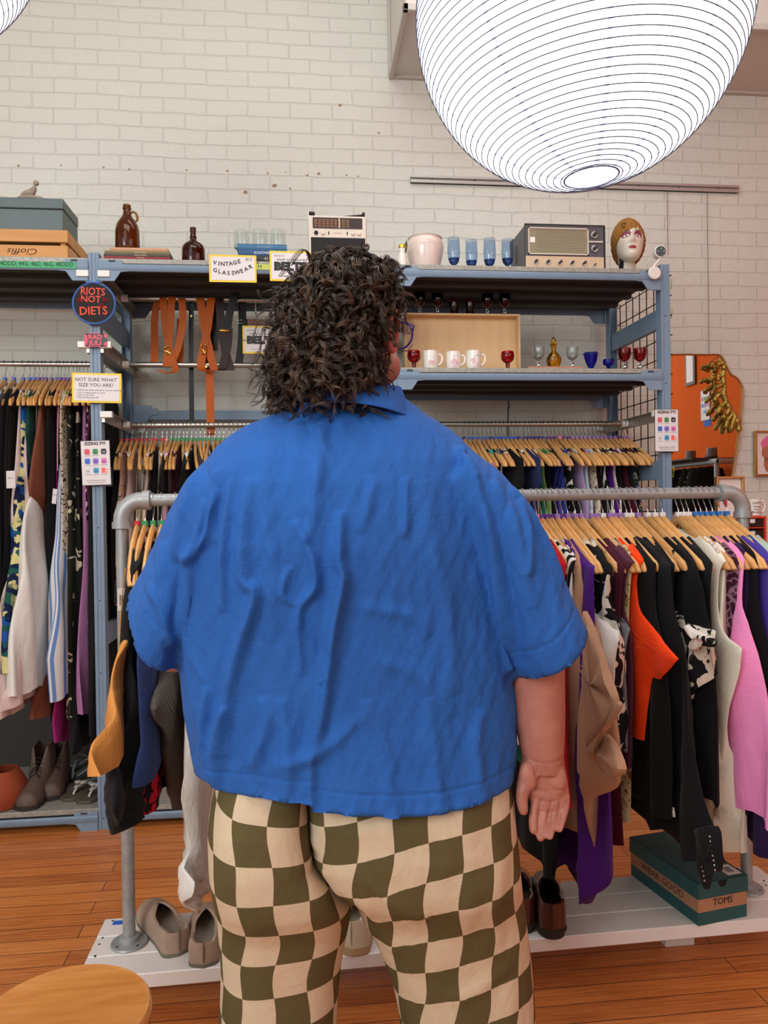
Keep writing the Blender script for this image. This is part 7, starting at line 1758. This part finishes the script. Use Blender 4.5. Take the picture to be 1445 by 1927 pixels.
# palm: flattened loft
rings = []
for py, xl, xr, th, Y in ((1425, 983, 1060, .034, 1.430), (1445, 978, 1063, .032, 1.428), (1465, 978, 1067, .028, 1.425), (1485, 986, 1070, .024, 1.422), (1505, 996, 1071, .021, 1.418), (1520, 1002, 1070, .016, 1.415), (1526, 1006, 1066, .008, 1.414)):
    a, b = P(xl, py, Y), P(xr, py, Y); c_ = (a + b) / 2; u_ = (b - a) / 2
    rings.append([c_ + u_ * math.copysign(abs(math.cos(q)) ** .8, math.cos(q)) + Vector((0, th * (1 if math.sin(q) > 0 else .72) * math.sin(q), 0)) for q in [2 * PI * k / 32 for k in range(32)]])
addb(MB().loft(rings))
def blob(c_, r_, sy=1, sz=1): addb(MB().lathe([(r_ * math.sin(q), -r_ * sz * math.cos(q)) for q in np.linspace(.01, PI - .01, 12)], c_, 18, 1, sy))
blob(P(994, 1462, 1.405), .019, .75, 1.6); blob(P(1050, 1468, 1.408), .017, .7, 1.7)
def finger(pts, rs): addb(MB().tube(smooth_pts(pts, 4), [interp([(i / (len(rs) - 1), r) for i, r in enumerate(rs)], k / ((len(pts) - 1) * 4)) for k in range((len(pts) - 1) * 4 + 1)], 14)); blob(Vector(pts[-1]), rs[-1] * .98)
finger([P(1012, 1490, 1.418), P(1006, 1520, 1.412), P(1003, 1545, 1.402), P(1004, 1562, 1.392)], [.0100, .0092, .0088, .0080])
finger([P(1031, 1500, 1.420), P(1024, 1530, 1.412), P(1018, 1557, 1.399), P(1017, 1576, 1.386)], [.0098, .0090, .0086, .0078])
finger([P(1049, 1500, 1.420), P(1044, 1530, 1.410), P(1037, 1556, 1.396), P(1034, 1573, 1.383)], [.0095, .0088, .0084, .0077])
finger([P(1064, 1495, 1.420), P(1063, 1520, 1.412), P(1057, 1544, 1.399), P(1052, 1560, 1.388)], [.0090, .0082, .0078, .0070])
finger([P(992, 1455, 1.415), P(985, 1480, 1.405), P(982, 1505, 1.400), P(985, 1526, 1.396)], [.0165, .0135, .0115, .0088])
# left arm bent forward
arm = [(P(450, 900, 1.50), .070), (P(390, 1010, 1.52), .070), (P(345, 1110, 1.55), .064), (P(325, 1190, 1.58), .058), (P(330, 1215, 1.62), .055), (P(345, 1215, 1.70), .046), (P(380, 1200, 1.76), .034)]
addb(MB().tube([a for a, _ in arm], [r for _, r in arm], 28))
hp0 = P(380, 1200, 1.76); dv = (P(395, 1195, 1.80) - hp0).normalized()
rings = []
for k, (w_, t__) in enumerate(((.030, .024), (.040, .020), (.044, .016), (.042, .012))):
    c_ = hp0 + dv * (.02 + .026 * k); rings.append([c_ + Vector((0, 0, 1)) * w_ * math.cos(q) + dv.cross(Vector((0, 0, 1))) * t__ * math.sin(q) for q in [2 * PI * j / 24 for j in range(24)]])
addb(MB().loft(rings))
for k in range(4):
    b_ = hp0 + dv * .09 + Vector((0, 0, .030 - .020 * k)); l_ = (.062, .07, .066, .052)[k]; finger([b_, b_ + dv * l_ * .5 + Vector((.004, 0, -.002)), b_ + dv * l_ + Vector((.016, 0, -.006))], [.0098, .009, .0075])
finger([hp0 + dv * .03 + Vector((.01, 0, .02)), hp0 + dv * .06 + Vector((.03, 0, .035)), hp0 + dv * .09 + Vector((.036, 0, .038))], [.013, .0105, .0085])
bm_ = remesh(body, .0029, 3)
t_ = NT('skin'); n = t_.noise(t_.coord(), 26, 4, .6); t_.color(t_.ramp(n.outputs['Fac'], [(.3, lin((168, 108, 94))), (.7, lin((188, 126, 110)))])); t_.set('Roughness', .5); t_.set('Subsurface Weight', .12); t_.set('Subsurface Radius', (.01, .004, .002)); t_.set('Subsurface Scale', .5)
n2 = t_.noise(t_.coord(), 120, 3); t_.bump(n2.outputs['Fac'], .12, .002); SKIN = t_.m
co, no = get_co(bm_); Xb, Zb = co[:, 0], co[:, 2]; bk2 = np.clip(-no[:, 1] * 2, 0, 1)
H = np.zeros(len(Xb))
for pts, am, sg in [([(984, 1431), (1020, 1434), (1060, 1430)], -.0016, .0022), ([(1004, 1445), (1012, 1475), (1006, 1492)], -.0022, .004), ([(1010, 1450), (1030, 1480), (1060, 1490)], -.0018, .004), ([(1000, 1488), (1030, 1492), (1064, 1486)], -.0016, .0028), ([(1008, 1505), (1035, 1512), (1068, 1500)], -.0014, .0026),
                    ([(1000, 1532), (1012, 1534)], -.001, .002), ([(1018, 1543), (1030, 1545)], -.001, .002), ([(1036, 1543), (1050, 1543)], -.001, .002)]:
    H += ridge(Xb, Zb, pts, am, sg, 1.40, ends=False)
for pts in ([(1021, 1508), (1015, 1535), (1010, 1562)], [(1040, 1510), (1034, 1535), (1027, 1565)], [(1057, 1508), (1053, 1530), (1046, 1556)]): H += ridge(Xb, Zb, pts, -.0035, .0030, 1.40, ends=False)
co = co + no * (H * bk2)[:, None]; co -= np.array(person.location); set_co(bm_, co)
part(person, 'body', bm_, SKIN, fix=False)
# ear
ec = HM @ Vector((-.074, .008, -.012))
ax = (HM.to_3x3() @ Vector((-1, .25, 0))).normalized(); fw = (HM.to_3x3() @ Vector((0, -1, 0))).normalized()
g = MB().tube([ec + ax * (.008 + .006 * math.sin(a)) + fw * (.016 * math.cos(a)) + Vector((0, 0, .031 * math.sin(a) - (.008 if math.sin(a) < -.5 else 0))) for a in np.linspace(0, 2 * PI, 25)], [.0052 + .002 * (math.sin(a) < -.6) for a in np.linspace(0, 2 * PI, 25)], 10)
g.obox(ec + ax * .006, ax * .003, fw * .014, Vector((0, 0, .028))); part(person, 'ear', g, mat('ear_skin', (190, 104, 90), .5), sub=1)
# glasses
GL = mat('violet_frame', (70, 60, 170), .3); g = MB()
def hl(x_, y_, z_): return HM @ Vector((x_, y_, z_))
for s in (-1, 1):
    g.tube([hl(s * .033 + .026 * math.cos(a), -.112 + .006 * abs(math.cos(a)), .004 + .024 * math.sin(a)) for a in np.linspace(0, 2 * PI, 33)], .0022, 8)
    g.tube([hl(s * .059, -.108, .010), hl(s * .072, -.085, .012), hl(s * .078, -.02, .010), hl(s * .078, .02, .0)], .0018, 8)
g.tube([hl(-.008, -.115, .006), hl(0, -.118, .010), hl(.008, -.115, .006)], .0018, 8)
gl = part(person, 'glasses', g, GL)
g = MB()
for s in (-1, 1): g.cyl(hl(s * .033, -.1105, .004), hl(s * .033, -.1115, .004), .025, 32)
part(gl, 'lenses', g, CLEAR)
# facial features on the far side
for s in (-1, 1):
    part(person, 'eye', patch_on_head(HM, s * .031, .006, .014, .007, .003), mat('eye_white', (238, 236, 232), .25)); part(person, 'eyebrow', patch_on_head(HM, s * .032, .030, .020, .0045, .003), mat('brown_hair_flat', (40, 28, 22), .7))
part(person, 'lips', patch_on_head(HM, 0, -.066, .024, .009, .003), mat('lip_skin', (176, 90, 84), .5))

# ---- hair: dark core and many curly locks, one mesh each
t_ = NT('curly_hair'); n = t_.noise(t_.coord(), 34, 3, .6); n3 = t_.noise(t_.coord(), 7, 2, .6)
c = t_.ramp(n.outputs['Fac'], [(.34, lin((34, 27, 24))), (.52, lin((62, 49, 41))), (.70, lin((118, 94, 76)))]); t_.color(c); t_.set('Roughness', .34); t_.set('Specular IOR Level', .55); t_.set('Anisotropic', .5); HAIR = t_.m
core_rows = [(498, 612, 700, .04), (512, 585, 725, .075), (530, 562, 735, .10), (580, 545, 728, .115), (640, 538, 716, .12), (690, 536, 712, .115), (722, 560, 705, .09), (735, 600, 695, .06)]
g = MB(); rings = []
for py, xl, xr, db in core_rows:
    a, b = PY(xl, py, 1.45), PY(xr, py, 1.45); c_ = (a + b) / 2; w_ = (b.x - a.x) / 2
    rings.append([(c_.x + w_ * math.cos(q), 1.455 + (db if math.sin(q) < 0 else db * .55) * math.sin(q), c_.z + .004 * math.sin(5 * q)) for q in [2 * PI * k / 40 for k in range(40)]])
g.loft(rings)
rs = np.random.RandomState(11)
locks = []
def surf(u, v):
    """hair envelope: u angle around, v height 0 (bottom) .. 1 (top)"""
    pass
env = [(488, 622, 690, .045), (498, 600, 714, .07), (514, 580, 734, .095), (540, 554, 744, .118), (575, 532, 742, .132), (620, 524, 718, .138), (670, 518, 712, .136), (710, 518, 714, .125), (738, 540, 716, .105)]
for _ in range(1150):
    py = rs.uniform(490, 738) if rs.rand() > .15 else rs.uniform(488, 530); xl, xr, db = (interp([(e[0], e[k]) for e in env], py) for k in (1, 2, 3))
    th = rs.uniform(-PI * 1.12, PI * .12) if py > 520 else rs.uniform(-PI, PI)
    a, b = PY(xl, py, 1.45), PY(xr, py, 1.45); f = rs.uniform(.80, .98)
    cx, w_ = (a.x + b.x) / 2, (b.x - a.x) / 2; ny = math.sin(th); nx = math.cos(th)
    p0 = np.array([cx + w_ * f * nx, 1.455 + (db if ny < 0 else db * .8) * f * ny, (a.z + b.z) / 2])
    up_ = max(0, (600 - py) / 140)
    nrm = np.array([nx, ny, .5 * up_ - .1]); nrm /= np.linalg.norm(nrm)
    tang = np.array([-ny, nx, 0]) * rs.choice([-1, 1]) * rs.uniform(.2, 1.1)
    d = nrm * rs.uniform(.02, .45) * (.4 if nx > .6 else 1) + tang + np.array([0, 0, -rs.uniform(.4, 1.3) + .8 * up_]); d /= np.linalg.norm(d)
    ln = rs.uniform(.028, .07); locks.append((p0, d, nrm, ln, rs.uniform(.008, .018), rs.uniform(1.1, 2.2), rs.uniform(0, 6.28), rs.choice([-1, 1]), 12, .0045))
for _ in range(110):   # loose ends around the outline
    py = rs.uniform(488, 735); xl, xr, db = (interp([(e[0], e[k]) for e in env], py) for k in (1, 2, 3)); s = -1 if rs.rand() < .75 else 1
    a, b = PY(xl, py, 1.45), PY(xr, py, 1.45); cx, w_ = (a.x + b.x) / 2, (b.x - a.x) / 2
    p0 = np.array([cx + s * w_ * .95, 1.45 + rs.uniform(-.05, .03), a.z]); nrm = np.array([s * 1.0, 0, .2]); nrm /= np.linalg.norm(nrm)
    d = np.array([s * rs.uniform(.1, .7), rs.uniform(-.3, .3), rs.uniform(-1, .3)]); d /= np.linalg.norm(d); locks.append((p0, d, nrm, rs.uniform(.03, .06), rs.uniform(.009, .016), rs.uniform(1, 1.6), rs.uniform(0, 6.28), rs.choice([-1, 1]), 4, .002))
V = []; Fc = []; NSG = 20; nv = 0
tri = [(math.cos(q), math.sin(q)) for q in (0, 2.094, 4.189)]
for p0, d, nrm, ln, hr, turns, ph, hand, ns, sp in locks:
    e1 = np.cross(d, nrm); e1 /= np.linalg.norm(e1) + 1e-9; e2 = np.cross(d, e1); t = np.linspace(0, 1, NSG)
    bend = rs.uniform(-.02, .02) * np.array([1, 0, 0]) + np.array([0, 0, -.018])
    for k in range(ns):
        o = d * rs.uniform(-sp, sp) + rs.normal(0, .0006, 3); hr_ = hr * rs.uniform(.93, 1.05); ph_ = ph + rs.normal(0, .07); ln_ = ln * rs.uniform(.92, 1.08)
        env_ = np.sin(np.clip(t * 3, 0, 1) * PI / 2) * (1 - .25 * t); an = ph_ + hand * turns * 2 * PI * t
        P_c = p0 + o * (1.0 - .4 * t)[:, None] + d * (ln_ * t)[:, None] + e1 * (hr_ * env_ * np.cos(an))[:, None] + e2 * (hr_ * env_ * np.sin(an))[:, None] + bend * (t ** 2)[:, None]
        tg_ = np.gradient(P_c, axis=0); tg_ /= np.linalg.norm(tg_, axis=1)[:, None] + 1e-9; s1 = np.cross(tg_, np.array([.3, .5, .8])); s1 /= np.linalg.norm(s1, axis=1)[:, None] + 1e-9; s2 = np.cross(tg_, s1)
        r_ = (.00070 * (1 - .6 * t ** 3))[:, None]
        for cq, sq in tri: V.append(P_c + s1 * r_ * cq + s2 * r_ * sq)
        idx = nv + np.arange(NSG - 1)
        for q in range(3):
            A_, B_ = q * NSG, ((q + 1) % 3) * NSG; Fc.append(np.stack([idx + A_, idx + A_ + 1, idx + B_ + 1, idx + B_], 1))
        nv += 3 * NSG
V = np.concatenate(V) - np.array(person.location); Fc = np.concatenate(Fc)
me = bpy.data.meshes.new('hair'); me.vertices.add(len(V)); me.vertices.foreach_set('co', V.ravel()); me.loops.add(Fc.size); me.loops.foreach_set('vertex_index', Fc.ravel().astype(np.int32))
me.polygons.add(len(Fc)); me.polygons.foreach_set('loop_start', np.arange(0, Fc.size, 4).astype(np.int32)); me.polygons.foreach_set('loop_total', np.full(len(Fc), 4, np.int32)); me.update(calc_edges=True); me.shade_smooth()
hair = part(person, 'curly_hair', me, HAIR, fix=False)
part(hair, 'hair_underlayer', g, mat('hair_core', (20, 15, 13), .9), ang=0)
